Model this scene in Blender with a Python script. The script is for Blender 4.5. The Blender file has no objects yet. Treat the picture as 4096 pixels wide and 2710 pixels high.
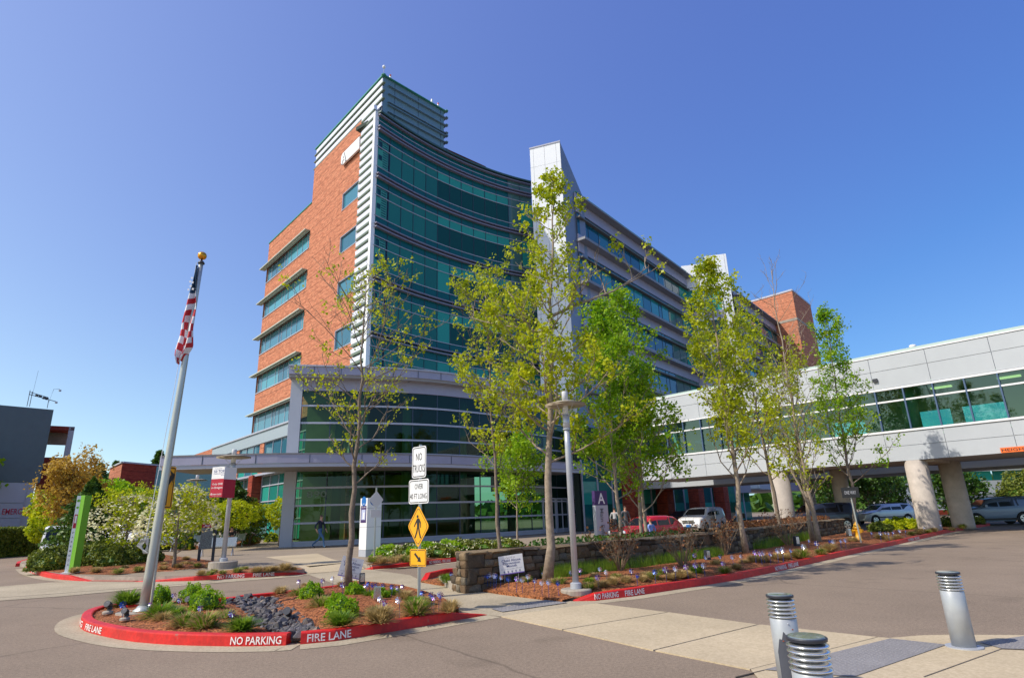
import bpy, bmesh, math, random
import numpy as np
from mathutils import Vector, Matrix
from mathutils.geometry import delaunay_2d_cdt

random.seed(7); rng = np.random.default_rng(7)
sc = bpy.context.scene
COL = sc.collection

# ------------------------------------------------------------------ camera
FPX, PITCH, ROLL, EYE = 2357.8, 0.2906, -0.0336, 1.6
_f = np.array([0, math.cos(PITCH), math.sin(PITCH)]); _r = np.array([1., 0, 0]); _u = np.cross(_r, _f)
CR = math.cos(ROLL) * _r + math.sin(ROLL) * _u
CU = -math.sin(ROLL) * _r + math.cos(ROLL) * _u
CF = _f
cam_d = bpy.data.cameras.new("camera"); cam = bpy.data.objects.new("camera", cam_d); COL.objects.link(cam)
m = Matrix.Identity(4)
for i in range(3):
    m[i][0] = CR[i]; m[i][1] = CU[i]; m[i][2] = -CF[i]
m[2][3] = EYE
cam.matrix_world = m
cam_d.sensor_width = 36; cam_d.sensor_fit = 'HORIZONTAL'; cam_d.lens = FPX / 4096 * 36
cam_d.clip_start = 0.1; cam_d.clip_end = 3000
sc.camera = cam

# ------------------------------------------------------------------ sky, sun, exposure
SUN_AZ, SUN_EL = math.radians(248), math.radians(47)
world = bpy.data.worlds.new("World"); sc.world = world; world.use_nodes = True
wn = world.node_tree; wn.nodes.clear()
wo = wn.nodes.new('ShaderNodeOutputWorld'); bg = wn.nodes.new('ShaderNodeBackground'); sky = wn.nodes.new('ShaderNodeTexSky')
sky.sky_type = 'NISHITA'; sky.sun_disc = False; sky.sun_elevation = SUN_EL; sky.sun_rotation = SUN_AZ
sky.air_density = 1.0; sky.dust_density = 0.35; sky.ozone_density = 2.0; sky.altitude = 50
hs = wn.nodes.new('ShaderNodeHueSaturation'); hs.inputs['Saturation'].default_value = 1.0; hs.inputs['Hue'].default_value = 0.505
wn.links.new(sky.outputs[0], hs.inputs['Color']); gm = wn.nodes.new('ShaderNodeMix'); gm.data_type = 'RGBA'; gm.blend_type = 'MULTIPLY'; gm.inputs[0].default_value = 1; 
tcw = wn.nodes.new('ShaderNodeTexCoord'); dt = wn.nodes.new('ShaderNodeVectorMath'); dt.operation = 'DOT_PRODUCT'
dt.inputs[1].default_value = (math.sin(SUN_AZ) * math.cos(SUN_EL), math.cos(SUN_AZ) * math.cos(SUN_EL), math.sin(SUN_EL)); wn.links.new(tcw.outputs['Generated'], dt.inputs[0])
cmb = wn.nodes.new('ShaderNodeCombineXYZ')     # aureole: the sky is warmer and brighter towards the sun
for i_, (k0_, k1_) in enumerate(((.76, .85), (.93, .43), (2.1, .2))):
    ma = wn.nodes.new('ShaderNodeMath'); ma.operation = 'MULTIPLY_ADD'; ma.inputs[1].default_value = k1_; ma.inputs[2].default_value = k0_; wn.links.new(dt.outputs['Value'], ma.inputs[0])
    mm = wn.nodes.new('ShaderNodeMath'); mm.operation = 'MAXIMUM'; mm.inputs[1].default_value = .5; wn.links.new(ma.outputs[0], mm.inputs[0]); wn.links.new(mm.outputs[0], cmb.inputs[i_])
wn.links.new(cmb.outputs[0], gm.inputs[7])
sb = wn.nodes.new('ShaderNodeSeparateColor'); cb_ = wn.nodes.new('ShaderNodeCombineColor'); pw_ = wn.nodes.new('ShaderNodeMath'); pw_.operation = 'POWER'; pw_.inputs[1].default_value = .6
wn.links.new(hs.outputs[0], sb.inputs[0]); wn.links.new(sb.outputs[0], cb_.inputs[0]); wn.links.new(sb.outputs[1], cb_.inputs[1]); wn.links.new(sb.outputs[2], pw_.inputs[0]); wn.links.new(pw_.outputs[0], cb_.inputs[2]); wn.links.new(cb_.outputs[0], gm.inputs[6]); wn.links.new(gm.outputs[2], bg.inputs[0])
bg.inputs[1].default_value = 0.15
wn.links.new(bg.outputs[0], wo.inputs[0])
sl = bpy.data.lights.new("sun", 'SUN'); sl.energy = 4.4; sl.angle = math.radians(0.55); sl.color = (1.0, 0.93, 0.82)
so = bpy.data.objects.new("sun", sl); COL.objects.link(so)
sd = Vector((math.sin(SUN_AZ) * math.cos(SUN_EL), math.cos(SUN_AZ) * math.cos(SUN_EL), math.sin(SUN_EL)))
so.rotation_euler = sd.to_track_quat('Z', 'Y').to_euler(); so.location = (0, 0, 60)
sc.view_settings.view_transform = 'Standard'; sc.view_settings.look = 'None'
sc.view_settings.exposure = 0.1; sc.view_settings.gamma = 1.0; sc.view_settings.use_curve_mapping = False

# ------------------------------------------------------------------ survey helpers (pixel of the 4096 photo -> ground point)
C0 = np.array([0, 0, EYE])
def ray(x, y): return (x - 2048) / FPX * CR - (y - 1355) / FPX * CU + CF
def G(x, y, z=0.0):
    d = ray(x, y); return C0 + (z - EYE) / d[2] * d
def atD(x, y, D):
    d = ray(x, y); return C0 + D / math.hypot(d[0], d[1]) * d
def hgt(g, x, y):
    d = ray(x, y); return EYE + math.hypot(g[0], g[1]) / math.hypot(d[0], d[1]) * d[2]
def px(p):
    v = np.array(p) - C0; z = v @ CF; return (2048 + FPX * (v @ CR) / z, 1355 - FPX * (v @ CU) / z)
def azv(a): a = math.radians(a); return np.array([math.sin(a), math.cos(a), 0.0])

# ------------------------------------------------------------------ materials
MATS = {}
def mat(name, col, rough=0.6, metal=0.0, spec=0.5, kind=None, scale=8.0, var=0.15, bump=0.0, col2=None, coat=0.0, ior=1.5, wear=0.0):
    if name in MATS: return MATS[name]
    M = bpy.data.materials.new(name); M.use_nodes = True; nt = M.node_tree; N = nt.nodes; L = nt.links
    b = N['Principled BSDF']
    b.inputs['Roughness'].default_value = rough; b.inputs['Metallic'].default_value = metal
    b.inputs['IOR'].default_value = ior
    b.inputs['Specular IOR Level'].default_value = spec
    b.inputs['Coat Weight'].default_value = coat
    c = (*col, 1)
    if kind is None and var <= 0:
        b.inputs['Base Color'].default_value = c
    else:
        tc = N.new('ShaderNodeTexCoord'); nz = N.new('ShaderNodeTexNoise'); nz.inputs['Scale'].default_value = scale
        nz.inputs['Detail'].default_value = 6; nz.inputs['Roughness'].default_value = 0.65
        L.new(tc.outputs['Object'], nz.inputs['Vector'])
        r = N.new('ShaderNodeValToRGB'); r.color_ramp.elements[0].position = 0.3; r.color_ramp.elements[1].position = 0.7
        c2 = col2 if col2 else tuple(min(1, x * (1 + var)) for x in col); c1 = col if col2 else tuple(x * (1 - var) for x in col)
        r.color_ramp.elements[0].color = (*c1, 1); r.color_ramp.elements[1].color = (*c2, 1)
        L.new(nz.outputs['Fac'], r.inputs['Fac']); L.new(r.outputs['Color'], b.inputs['Base Color'])
        if wear > 0:
            n2 = N.new('ShaderNodeTexNoise'); n2.inputs['Scale'].default_value = scale * 0.12; n2.inputs['Detail'].default_value = 8
            L.new(tc.outputs['Object'], n2.inputs['Vector'])
            mr = N.new('ShaderNodeMapRange'); mr.inputs[1].default_value = 0.35; mr.inputs[2].default_value = 0.7; mr.inputs[3].default_value = 1 - wear; mr.inputs[4].default_value = 1 + wear * 0.4
            L.new(n2.outputs['Fac'], mr.inputs[0])
            mx = N.new('ShaderNodeVectorMath'); mx.operation = 'SCALE'; L.new(r.outputs['Color'], mx.inputs[0]); L.new(mr.outputs[0], mx.inputs['Scale'])
            L.new(mx.outputs[0], b.inputs['Base Color'])
        if bump > 0:
            bp = N.new('ShaderNodeBump'); bp.inputs['Strength'].default_value = min(1, bump); bp.inputs['Distance'].default_value = 0.02
            L.new(nz.outputs['Fac'], bp.inputs['Height']); L.new(bp.outputs[0], b.inputs['Normal'])
    MATS[name] = M; return M

def leaf_mat(name, c1, c2, trans=0.35, scale=1.2):
    M = bpy.data.materials.new(name); M.use_nodes = True; nt = M.node_tree; N = nt.nodes; L = nt.links; N.clear()
    o = N.new('ShaderNodeOutputMaterial'); d = N.new('ShaderNodeBsdfPrincipled'); t = N.new('ShaderNodeBsdfTranslucent'); mx = N.new('ShaderNodeMixShader')
    d.inputs['Roughness'].default_value = 0.45; d.inputs['Specular IOR Level'].default_value = 0.35
    ge = N.new('ShaderNodeNewGeometry'); nz = N.new('ShaderNodeTexNoise'); nz.inputs['Scale'].default_value = scale; nz.inputs['Detail'].default_value = 3
    wn_ = N.new('ShaderNodeTexWhiteNoise'); sn = N.new('ShaderNodeVectorMath'); sn.operation = 'SNAP'; sn.inputs[1].default_value = (.12, .12, .12)
    tc = N.new('ShaderNodeTexCoord'); L.new(tc.outputs['Object'], nz.inputs['Vector']); L.new(tc.outputs['Object'], sn.inputs[0]); L.new(sn.outputs[0], wn_.inputs['Vector'])
    ad = N.new('ShaderNodeMath'); ad.operation = 'ADD'; mu = N.new('ShaderNodeMath'); mu.operation = 'MULTIPLY'; mu.inputs[1].default_value = 0.5
    L.new(wn_.outputs['Value'], mu.inputs[0]); L.new(mu.outputs[0], ad.inputs[0]); L.new(nz.outputs['Fac'], ad.inputs[1])
    r = N.new('ShaderNodeValToRGB'); r.color_ramp.elements[0].position = 0.45; r.color_ramp.elements[1].position = 1.0
    r.color_ramp.elements[0].color = (*c1, 1); r.color_ramp.elements[1].color = (*c2, 1)
    L.new(ad.outputs[0], r.inputs['Fac']); L.new(r.outputs['Color'], d.inputs['Base Color']); L.new(r.outputs['Color'], t.inputs['Color'])
    mx.inputs[0].default_value = trans; L.new(d.outputs[0], mx.inputs[1]); L.new(t.outputs[0], mx.inputs[2]); L.new(mx.outputs[0], o.inputs[0])
    MATS[name] = M; return M

def brick_mat(name, c1, c2, mortar, bands=True):
    M = bpy.data.materials.new(name); M.use_nodes = True; nt = M.node_tree; N = nt.nodes; L = nt.links; b = N['Principled BSDF']
    b.inputs['Roughness'].default_value = 0.85; b.inputs['Specular IOR Level'].default_value = 0.2
    uv = N.new('ShaderNodeUVMap'); br = N.new('ShaderNodeTexBrick'); br.inputs['Scale'].default_value = 1.0
    br.inputs['Brick Width'].default_value = 0.42; br.inputs['Row Height'].default_value = 0.145; br.inputs['Mortar Size'].default_value = 0.012
    br.inputs['Color1'].default_value = (*c1, 1); br.inputs['Color2'].default_value = (*c2, 1); br.inputs['Mortar'].default_value = (*mortar, 1); br.inputs['Bias'].default_value = -0.1
    L.new(uv.outputs[0], br.inputs['Vector'])
    sx = N.new('ShaderNodeSeparateXYZ'); L.new(uv.outputs[0], sx.inputs[0])
    # irregular darker runs of bricks along the courses
    mp = N.new('ShaderNodeMapping'); mp.inputs['Scale'].default_value = (0.9, 3.4, 1); L.new(uv.outputs[0], mp.inputs[0])
    nz = N.new('ShaderNodeTexNoise'); nz.inputs['Scale'].default_value = 1.6; nz.inputs['Detail'].default_value = 8; nz.inputs['Roughness'].default_value = .75; L.new(mp.outputs[0], nz.inputs['Vector'])
    mr = N.new('ShaderNodeMapRange'); mr.inputs[1].default_value = .42; mr.inputs[2].default_value = .58; mr.inputs[3].default_value = .68; mr.inputs[4].default_value = 1.12
    L.new(nz.outputs['Fac'], mr.inputs[0])
    sc_ = N.new('ShaderNodeVectorMath'); sc_.operation = 'SCALE'; L.new(br.outputs['Color'], sc_.inputs[0]); L.new(mr.outputs[0], sc_.inputs['Scale'])
    L.new(sc_.outputs[0], b.inputs['Base Color'])
    # movement joints every seventh course
    fr = N.new('ShaderNodeMath'); fr.operation = 'WRAP'; fr.inputs[1].default_value = 1.13; fr.inputs[2].default_value = 0; L.new(sx.outputs[1], fr.inputs[0])
    lt = N.new('ShaderNodeMath'); lt.operation = 'LESS_THAN'; lt.inputs[1].default_value = .07; L.new(fr.outputs[0], lt.inputs[0])
    mj = N.new('ShaderNodeMath'); mj.operation = 'MULTIPLY_ADD'; mj.inputs[1].default_value = -.42; mj.inputs[2].default_value = 1; L.new(lt.outputs[0], mj.inputs[0])
    s3 = N.new('ShaderNodeVectorMath'); s3.operation = 'SCALE'; L.new(sc_.outputs[0], s3.inputs[0]); L.new(mj.outputs[0], s3.inputs['Scale']); L.new(s3.outputs[0], b.inputs['Base Color'])
    bp = N.new('ShaderNodeBump'); bp.inputs['Strength'].default_value = .5; bp.inputs['Distance'].default_value = .01; L.new(br.outputs['Fac'], bp.inputs['Height']); bp.invert = True
    L.new(bp.outputs[0], b.inputs['Normal'])
    MATS[name] = M; return M

def tinted(name, col, refl=0.12, tint=0.8, rough=0.02):
    """see-through tinted glass: tinted transparency plus fresnel mirror"""
    M = bpy.data.materials.new(name); M.use_nodes = True; nt = M.node_tree; N = nt.nodes; L = nt.links; N.clear()
    o = N.new('ShaderNodeOutputMaterial'); t = N.new('ShaderNodeBsdfTransparent'); g = N.new('ShaderNodeBsdfGlossy'); mx = N.new('ShaderNodeMixShader')
    t.inputs[0].default_value = (*col, 1); g.inputs['Roughness'].default_value = rough; g.inputs['Color'].default_value = (.75, .95, .9, 1)
    fr = N.new('ShaderNodeFresnel'); fr.inputs[0].default_value = 1.45
    ad = N.new('ShaderNodeMath'); ad.operation = 'ADD'; ad.inputs[1].default_value = refl; ad.use_clamp = True
    L.new(fr.outputs[0], ad.inputs[0]); L.new(ad.outputs[0], mx.inputs[0]); L.new(t.outputs[0], mx.inputs[1]); L.new(g.outputs[0], mx.inputs[2]); L.new(mx.outputs[0], o.inputs[0])
    MATS[name] = M; return M

def ground_mat(name, c1, c2, fine=60, rough=.9, bump=.4, blotch=.25, spk=0.0, vor=0.0):
    M = bpy.data.materials.new(name); M.use_nodes = True; nt = M.node_tree; N = nt.nodes; L = nt.links; b = N['Principled BSDF']
    b.inputs['Roughness'].default_value = rough; b.inputs['Specular IOR Level'].default_value = .25
    tc = N.new('ShaderNodeTexCoord')
    nz = N.new('ShaderNodeTexNoise'); nz.inputs['Scale'].default_value = fine; nz.inputs['Detail'].default_value = 4; nz.inputs['Roughness'].default_value = .8; L.new(tc.outputs['Object'], nz.inputs['Vector'])
    r = N.new('ShaderNodeValToRGB'); r.color_ramp.elements[0].position = .36; r.color_ramp.elements[1].position = .64
    r.color_ramp.elements[0].color = (*c1, 1); r.color_ramp.elements[1].color = (*c2, 1)
    fac = nz.outputs['Fac']
    if vor > 0:
        v = N.new('ShaderNodeTexVoronoi'); v.inputs['Scale'].default_value = vor; L.new(tc.outputs['Object'], v.inputs['Vector'])
        sp = N.new('ShaderNodeSeparateXYZ'); L.new(v.outputs['Color'], sp.inputs[0]); fac = sp.outputs[0]
        r.color_ramp.elements[0].position = .1; r.color_ramp.elements[1].position = .9
    L.new(fac, r.inputs['Fac'])
    n2 = N.new('ShaderNodeTexNoise'); n2.inputs['Scale'].default_value = .35; n2.inputs['Detail'].default_value = 9; n2.inputs['Roughness'].default_value = .7; L.new(tc.outputs['Object'], n2.inputs['Vector'])
    mr = N.new('ShaderNodeMapRange'); mr.inputs[1].default_value = .35; mr.inputs[2].default_value = .65; mr.inputs[3].default_value = 1 - blotch; mr.inputs[4].default_value = 1 + blotch
    L.new(n2.outputs['Fac'], mr.inputs[0])
    s = N.new('ShaderNodeVectorMath'); s.operation = 'SCALE'; L.new(r.outputs['Color'], s.inputs[0]); L.new(mr.outputs[0], s.inputs['Scale']); L.new(s.outputs[0], b.inputs['Base Color'])
    bp = N.new('ShaderNodeBump'); bp.inputs['Strength'].default_value = bump; bp.inputs['Distance'].default_value = .02; L.new(fac, bp.inputs['Height']); L.new(bp.outputs[0], b.inputs['Normal'])
    MATS[name] = M; return M

def road_mat(name, c1, c2, **k):
    M = ground_mat(name, c1, c2, **k); nt = M.node_tree; N = nt.nodes; L = nt.links; b = N['Principled BSDF']; src = b.inputs['Base Color'].links[0].from_socket
    tc = N.new('ShaderNodeTexCoord'); n0 = N.new('ShaderNodeTexNoise'); n0.inputs['Scale'].default_value = 1.1; n0.inputs['Detail'].default_value = 5; L.new(tc.outputs['Object'], n0.inputs['Vector'])
    ad = N.new('ShaderNodeMix'); ad.data_type = 'VECTOR'; ad.inputs[0].default_value = .22; L.new(tc.outputs['Object'], ad.inputs[4]); L.new(n0.outputs['Color'], ad.inputs[5])
    v = N.new('ShaderNodeTexVoronoi'); v.feature = 'DISTANCE_TO_EDGE'; v.inputs['Scale'].default_value = .16; L.new(ad.outputs[1], v.inputs['Vector'])
    m1 = N.new('ShaderNodeMapRange'); m1.inputs[1].default_value = .0; m1.inputs[2].default_value = .004; m1.inputs[3].default_value = .62; m1.inputs[4].default_value = 1; L.new(v.outputs['Distance'], m1.inputs[0])
    n1 = N.new('ShaderNodeTexNoise'); n1.inputs['Scale'].default_value = .9; n1.inputs['Detail'].default_value = 3; L.new(tc.outputs['Object'], n1.inputs['Vector'])
    m2 = N.new('ShaderNodeMapRange'); m2.inputs[1].default_value = .60; m2.inputs[2].default_value = .76; m2.inputs[3].default_value = 1; m2.inputs[4].default_value = .78; L.new(n1.outputs['Fac'], m2.inputs[0])
    n3 = N.new('ShaderNodeTexNoise'); n3.inputs['Scale'].default_value = 24; n3.inputs['Detail'].default_value = 2; L.new(tc.outputs['Object'], n3.inputs['Vector'])
    m3 = N.new('ShaderNodeMapRange'); m3.inputs[1].default_value = .3; m3.inputs[2].default_value = .7; m3.inputs[3].default_value = .84; m3.inputs[4].default_value = 1.16; L.new(n3.outputs['Fac'], m3.inputs[0])
    a = N.new('ShaderNodeMath'); a.operation = 'MULTIPLY'; L.new(m1.outputs[0], a.inputs[0]); L.new(m2.outputs[0], a.inputs[1]); c = N.new('ShaderNodeMath'); c.operation = 'MULTIPLY'; L.new(a.outputs[0], c.inputs[0]); L.new(m3.outputs[0], c.inputs[1])
    s_ = N.new('ShaderNodeVectorMath'); s_.operation = 'SCALE'; L.new(src, s_.inputs[0]); L.new(c.outputs[0], s_.inputs['Scale']); L.new(s_.outputs[0], b.inputs['Base Color']); return M
asphalt = road_mat('asphalt', (.15, .110, .078), (.34, .265, .195), fine=90, blotch=.10, bump=.35)
concrete = ground_mat('concrete', (.40, .32, .205), (.52, .425, .285), fine=25, blotch=.12, bump=.1)
gutter = ground_mat('gutter_concrete', (.30, .25, .17), (.45, .38, .27), fine=22, blotch=.18, bump=.15)
pavm = ground_mat('plaza_paving', (.21, .165, .12), (.34, .275, .20), fine=60, blotch=.12, bump=.2)
mulch = ground_mat('bark_mulch', (.07, .022, .008), (.46, .165, .06), fine=40, blotch=.3, bump=1.0, vor=42)
soil = ground_mat('distant_soil', (.10, .09, .05), (.18, .16, .09), fine=6)
dome_m = ground_mat('tactile_paving', (.19, .18, .18), (.26, .25, .25), fine=40, blotch=.12)
redk = mat('red_kerb_paint', (.62, .010, .007), rough=.5, scale=14, var=.22, bump=.25, wear=.22)
whitep = mat('white_stencil_paint', (.78, .74, .70), scale=40, var=.15)
conc2 = mat('cast_concrete', (.36, .31, .25), rough=.85, scale=6, var=.18, bump=.2, wear=.2)
colm = mat('column_concrete', (.46, .40, .34), rough=.8, scale=2.5, var=.14, bump=.1, wear=.15)
stones = [mat('wall_stone_%s' % n, c, rough=.9, scale=9, var=.35, bump=.8, wear=.2) for n, c in
          (('brown', (.15, .095, .05)), ('grey', (.14, .115, .08)), ('dark', (.075, .055, .036)), ('tan', (.22, .155, .085)))]
rockm = [mat('bed_rock_a', (.095, .088, .088), rough=.85, scale=12, var=.3, bump=.5), mat('bed_rock_b', (.14, .125, .13), rough=.85, scale=12, var=.3, bump=.5), mat('bed_rock_c', (.22, .17, .13), rough=.85, scale=12, var=.3, bump=.4)]
panel_w = mat('white_metal_panel', (.80, .82, .83), rough=.35, metal=0.0, scale=1.2, var=.03, wear=.03)
panel_b = mat('bridge_metal_panel', (.47, .495, .52), rough=.35, scale=1.2, var=.03, wear=.03)
panel_g = mat('grey_metal_panel', (.42, .44, .49), rough=.4, scale=1.2, var=.04)
fascia_m = mat('fascia_metal', (.33, .32, .42), rough=.4, scale=1.0, var=.05)
frame_m = mat('window_frame_metal', (.42, .43, .50), rough=.35, var=0)
dark_frame = mat('dark_frame', (.03, .05, .08), rough=.4, var=0)
ledge_m = mat('sunshade_metal', (.50, .52, .42), rough=.4, var=0)
soffit = mat('soffit_metal', (.30, .28, .27), rough=.6, scale=2, var=.05)
louver_m = mat('louver_metal', (.74, .76, .86), rough=.4, var=0)
louver_shade = mat('louver_edge_shade', (.17, .22, .15), rough=.4, var=0)  # dark tone paints in the shadow lines between the slats
pent_m = mat('penthouse_cladding', (.15, .26, .32), rough=.5, scale=2, var=.06)
greenedge = mat('green_coping', (.05, .28, .20), rough=.5, var=0)
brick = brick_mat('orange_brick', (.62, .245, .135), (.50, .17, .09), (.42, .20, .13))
brickd = brick_mat('dark_and_shaded_brick', (.38, .065, .035), (.30, .05, .03), (.24, .07, .045))  # also serves as the shaded brick of the low building's front
glass_t = [mat('teal_glass_%d' % i, c, rough=.04, spec=.32, ior=1.45, var=0) for i, c in enumerate(((.004, .105, .11), (.018, .175, .145), (.03, .30, .24), (.004, .065, .055), (.015, .145, .125)))]
glass_pale = mat('pale_teal_glass', (.22, .62, .50), rough=.06, var=0)
glass_s = [mat('sky_glass_%d' % i, c, rough=.05, spec=.6, var=0) for i, c in enumerate(((.05, .20, .27), (.07, .30, .36), (.035, .14, .20)))]
glass_w = [mat('blue_glass_%d' % i, c, rough=.04, spec=.6, var=0) for i, c in enumerate(((.005, .095, .16), (.012, .15, .22), (.02, .27, .30), (.004, .06, .09)))]
glass_gr = mat('grey_green_glass', (.07, .16, .15), rough=.06, var=0)
see = tinted('lobby_glass', (.24, .46, .26), refl=.0)
see_c = tinted('clear_corner_glass', (.75, .97, .9), refl=.02)
see_b = tinted('bridge_glass', (.30, .70, .58), refl=.07)
steel = mat('painted_steel', (.46, .48, .52), rough=.38, metal=.3, scale=3, var=.06)
polem = mat('pole_metal', (.50, .51, .47), rough=.35, metal=.5, scale=2, var=.06)
alu = mat('bright_aluminium', (.75, .77, .78), rough=.22, metal=.9, var=0)
dark = mat('dark_metal', (.03, .033, .045), rough=.45, var=0)
black = mat('black_rubber', (.015, .015, .017), rough=.7, var=0)
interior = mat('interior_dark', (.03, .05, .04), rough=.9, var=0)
inter_w = mat('interior_wall', (.25, .36, .30), rough=.8, var=0)
def chip_mat(M, under, amt=.62):
    nt = M.node_tree; N = nt.nodes; L = nt.links; b = N['Principled BSDF']; src = b.inputs['Base Color'].links[0].from_socket; tc = N.new('ShaderNodeTexCoord')
    n = N.new('ShaderNodeTexNoise'); n.inputs['Scale'].default_value = 7; n.inputs['Detail'].default_value = 9; n.inputs['Roughness'].default_value = .75; L.new(tc.outputs['Object'], n.inputs['Vector'])
    r = N.new('ShaderNodeMapRange'); r.inputs[1].default_value = amt; r.inputs[2].default_value = amt + .03; L.new(n.outputs['Fac'], r.inputs[0])
    m = N.new('ShaderNodeMix'); m.data_type = 'RGBA'; L.new(r.outputs[0], m.inputs[0]); L.new(src, m.inputs[6]); m.inputs[7].default_value = (*under, 1); L.new(m.outputs[2], b.inputs['Base Color'])
chip_mat(redk, (.30, .12, .09), .635); chip_mat(whitep, (.50, .10, .08), .60)
signw = mat('sign_white', (.80, .80, .80), rough=.4, var=0)
signy = mat('sign_yellow', (.85, .40, .01), rough=.4, var=0)
signk = mat('sign_black', (.02, .02, .02), rough=.5, var=0)
orange = mat('sign_orange', (.90, .16, .02), rough=.5, var=0)
purple = mat('sign_purple', (.06, .03, .13), rough=.5, var=0)
blue_s = mat('info_blue', (.01, .14, .45), rough=.4, var=0)
banner_r = mat('banner_crimson', (.42, .005, .03), rough=.6, var=0)
flag_r = mat('flag_red', (.50, .02, .03), rough=.7, var=0); flag_w = mat('flag_white', (.72, .72, .74), rough=.7, var=0); flag_b = mat('flag_blue', (.012, .05, .10), rough=.7, var=0)
gold = mat('gold_ball', (.75, .33, .03), rough=.25, metal=.8, var=0)
green_s = mat('sign_lime', (.14, .38, .015), rough=.45, var=0)
hyd_m = mat('hydrant_yellow', (.70, .34, .01), rough=.45, var=0)
bark = mat('tree_bark', (.20, .155, .115), rough=.9, scale=14, var=.35, bump=.6)
bark_p = mat('pale_bark', (.29, .23, .17), rough=.9, scale=10, var=.35, bump=.5)
twig_m = mat('twig_brown', (.22, .15, .09), rough=.9, scale=9, var=.3)
L_yel = leaf_mat('leaf_yellow_green', (.24, .34, .005), (.60, .62, .015), .5)
L_grn = leaf_mat('leaf_fresh_green', (.13, .32, .006), (.40, .56, .015), .5)
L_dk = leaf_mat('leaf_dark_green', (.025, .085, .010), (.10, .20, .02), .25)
L_olv = leaf_mat('leaf_hedge_olive', (.05, .085, .012), (.26, .30, .035), .25, 2.5)
L_brn = leaf_mat('leaf_bronze', (.32, .17, .02), (.62, .42, .06), .4)
L_fir = leaf_mat('leaf_conifer', (.03, .09, .012), (.12, .20, .02), .2)
L_cream = leaf_mat('petal_cream', (.62, .60, .28), (.86, .84, .60), .3)
L_blade = leaf_mat('grass_green', (.07, .17, .012), (.26, .38, .03), .4, 3)
L_straw = leaf_mat('grass_straw', (.30, .21, .07), (.60, .45, .20), .4, 3)
L_red = leaf_mat('twig_red_leaf', (.16, .05, .02), (.30, .14, .05), .3)
skin = mat('skin', (.50, .27, .18), rough=.55, var=0)

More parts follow.
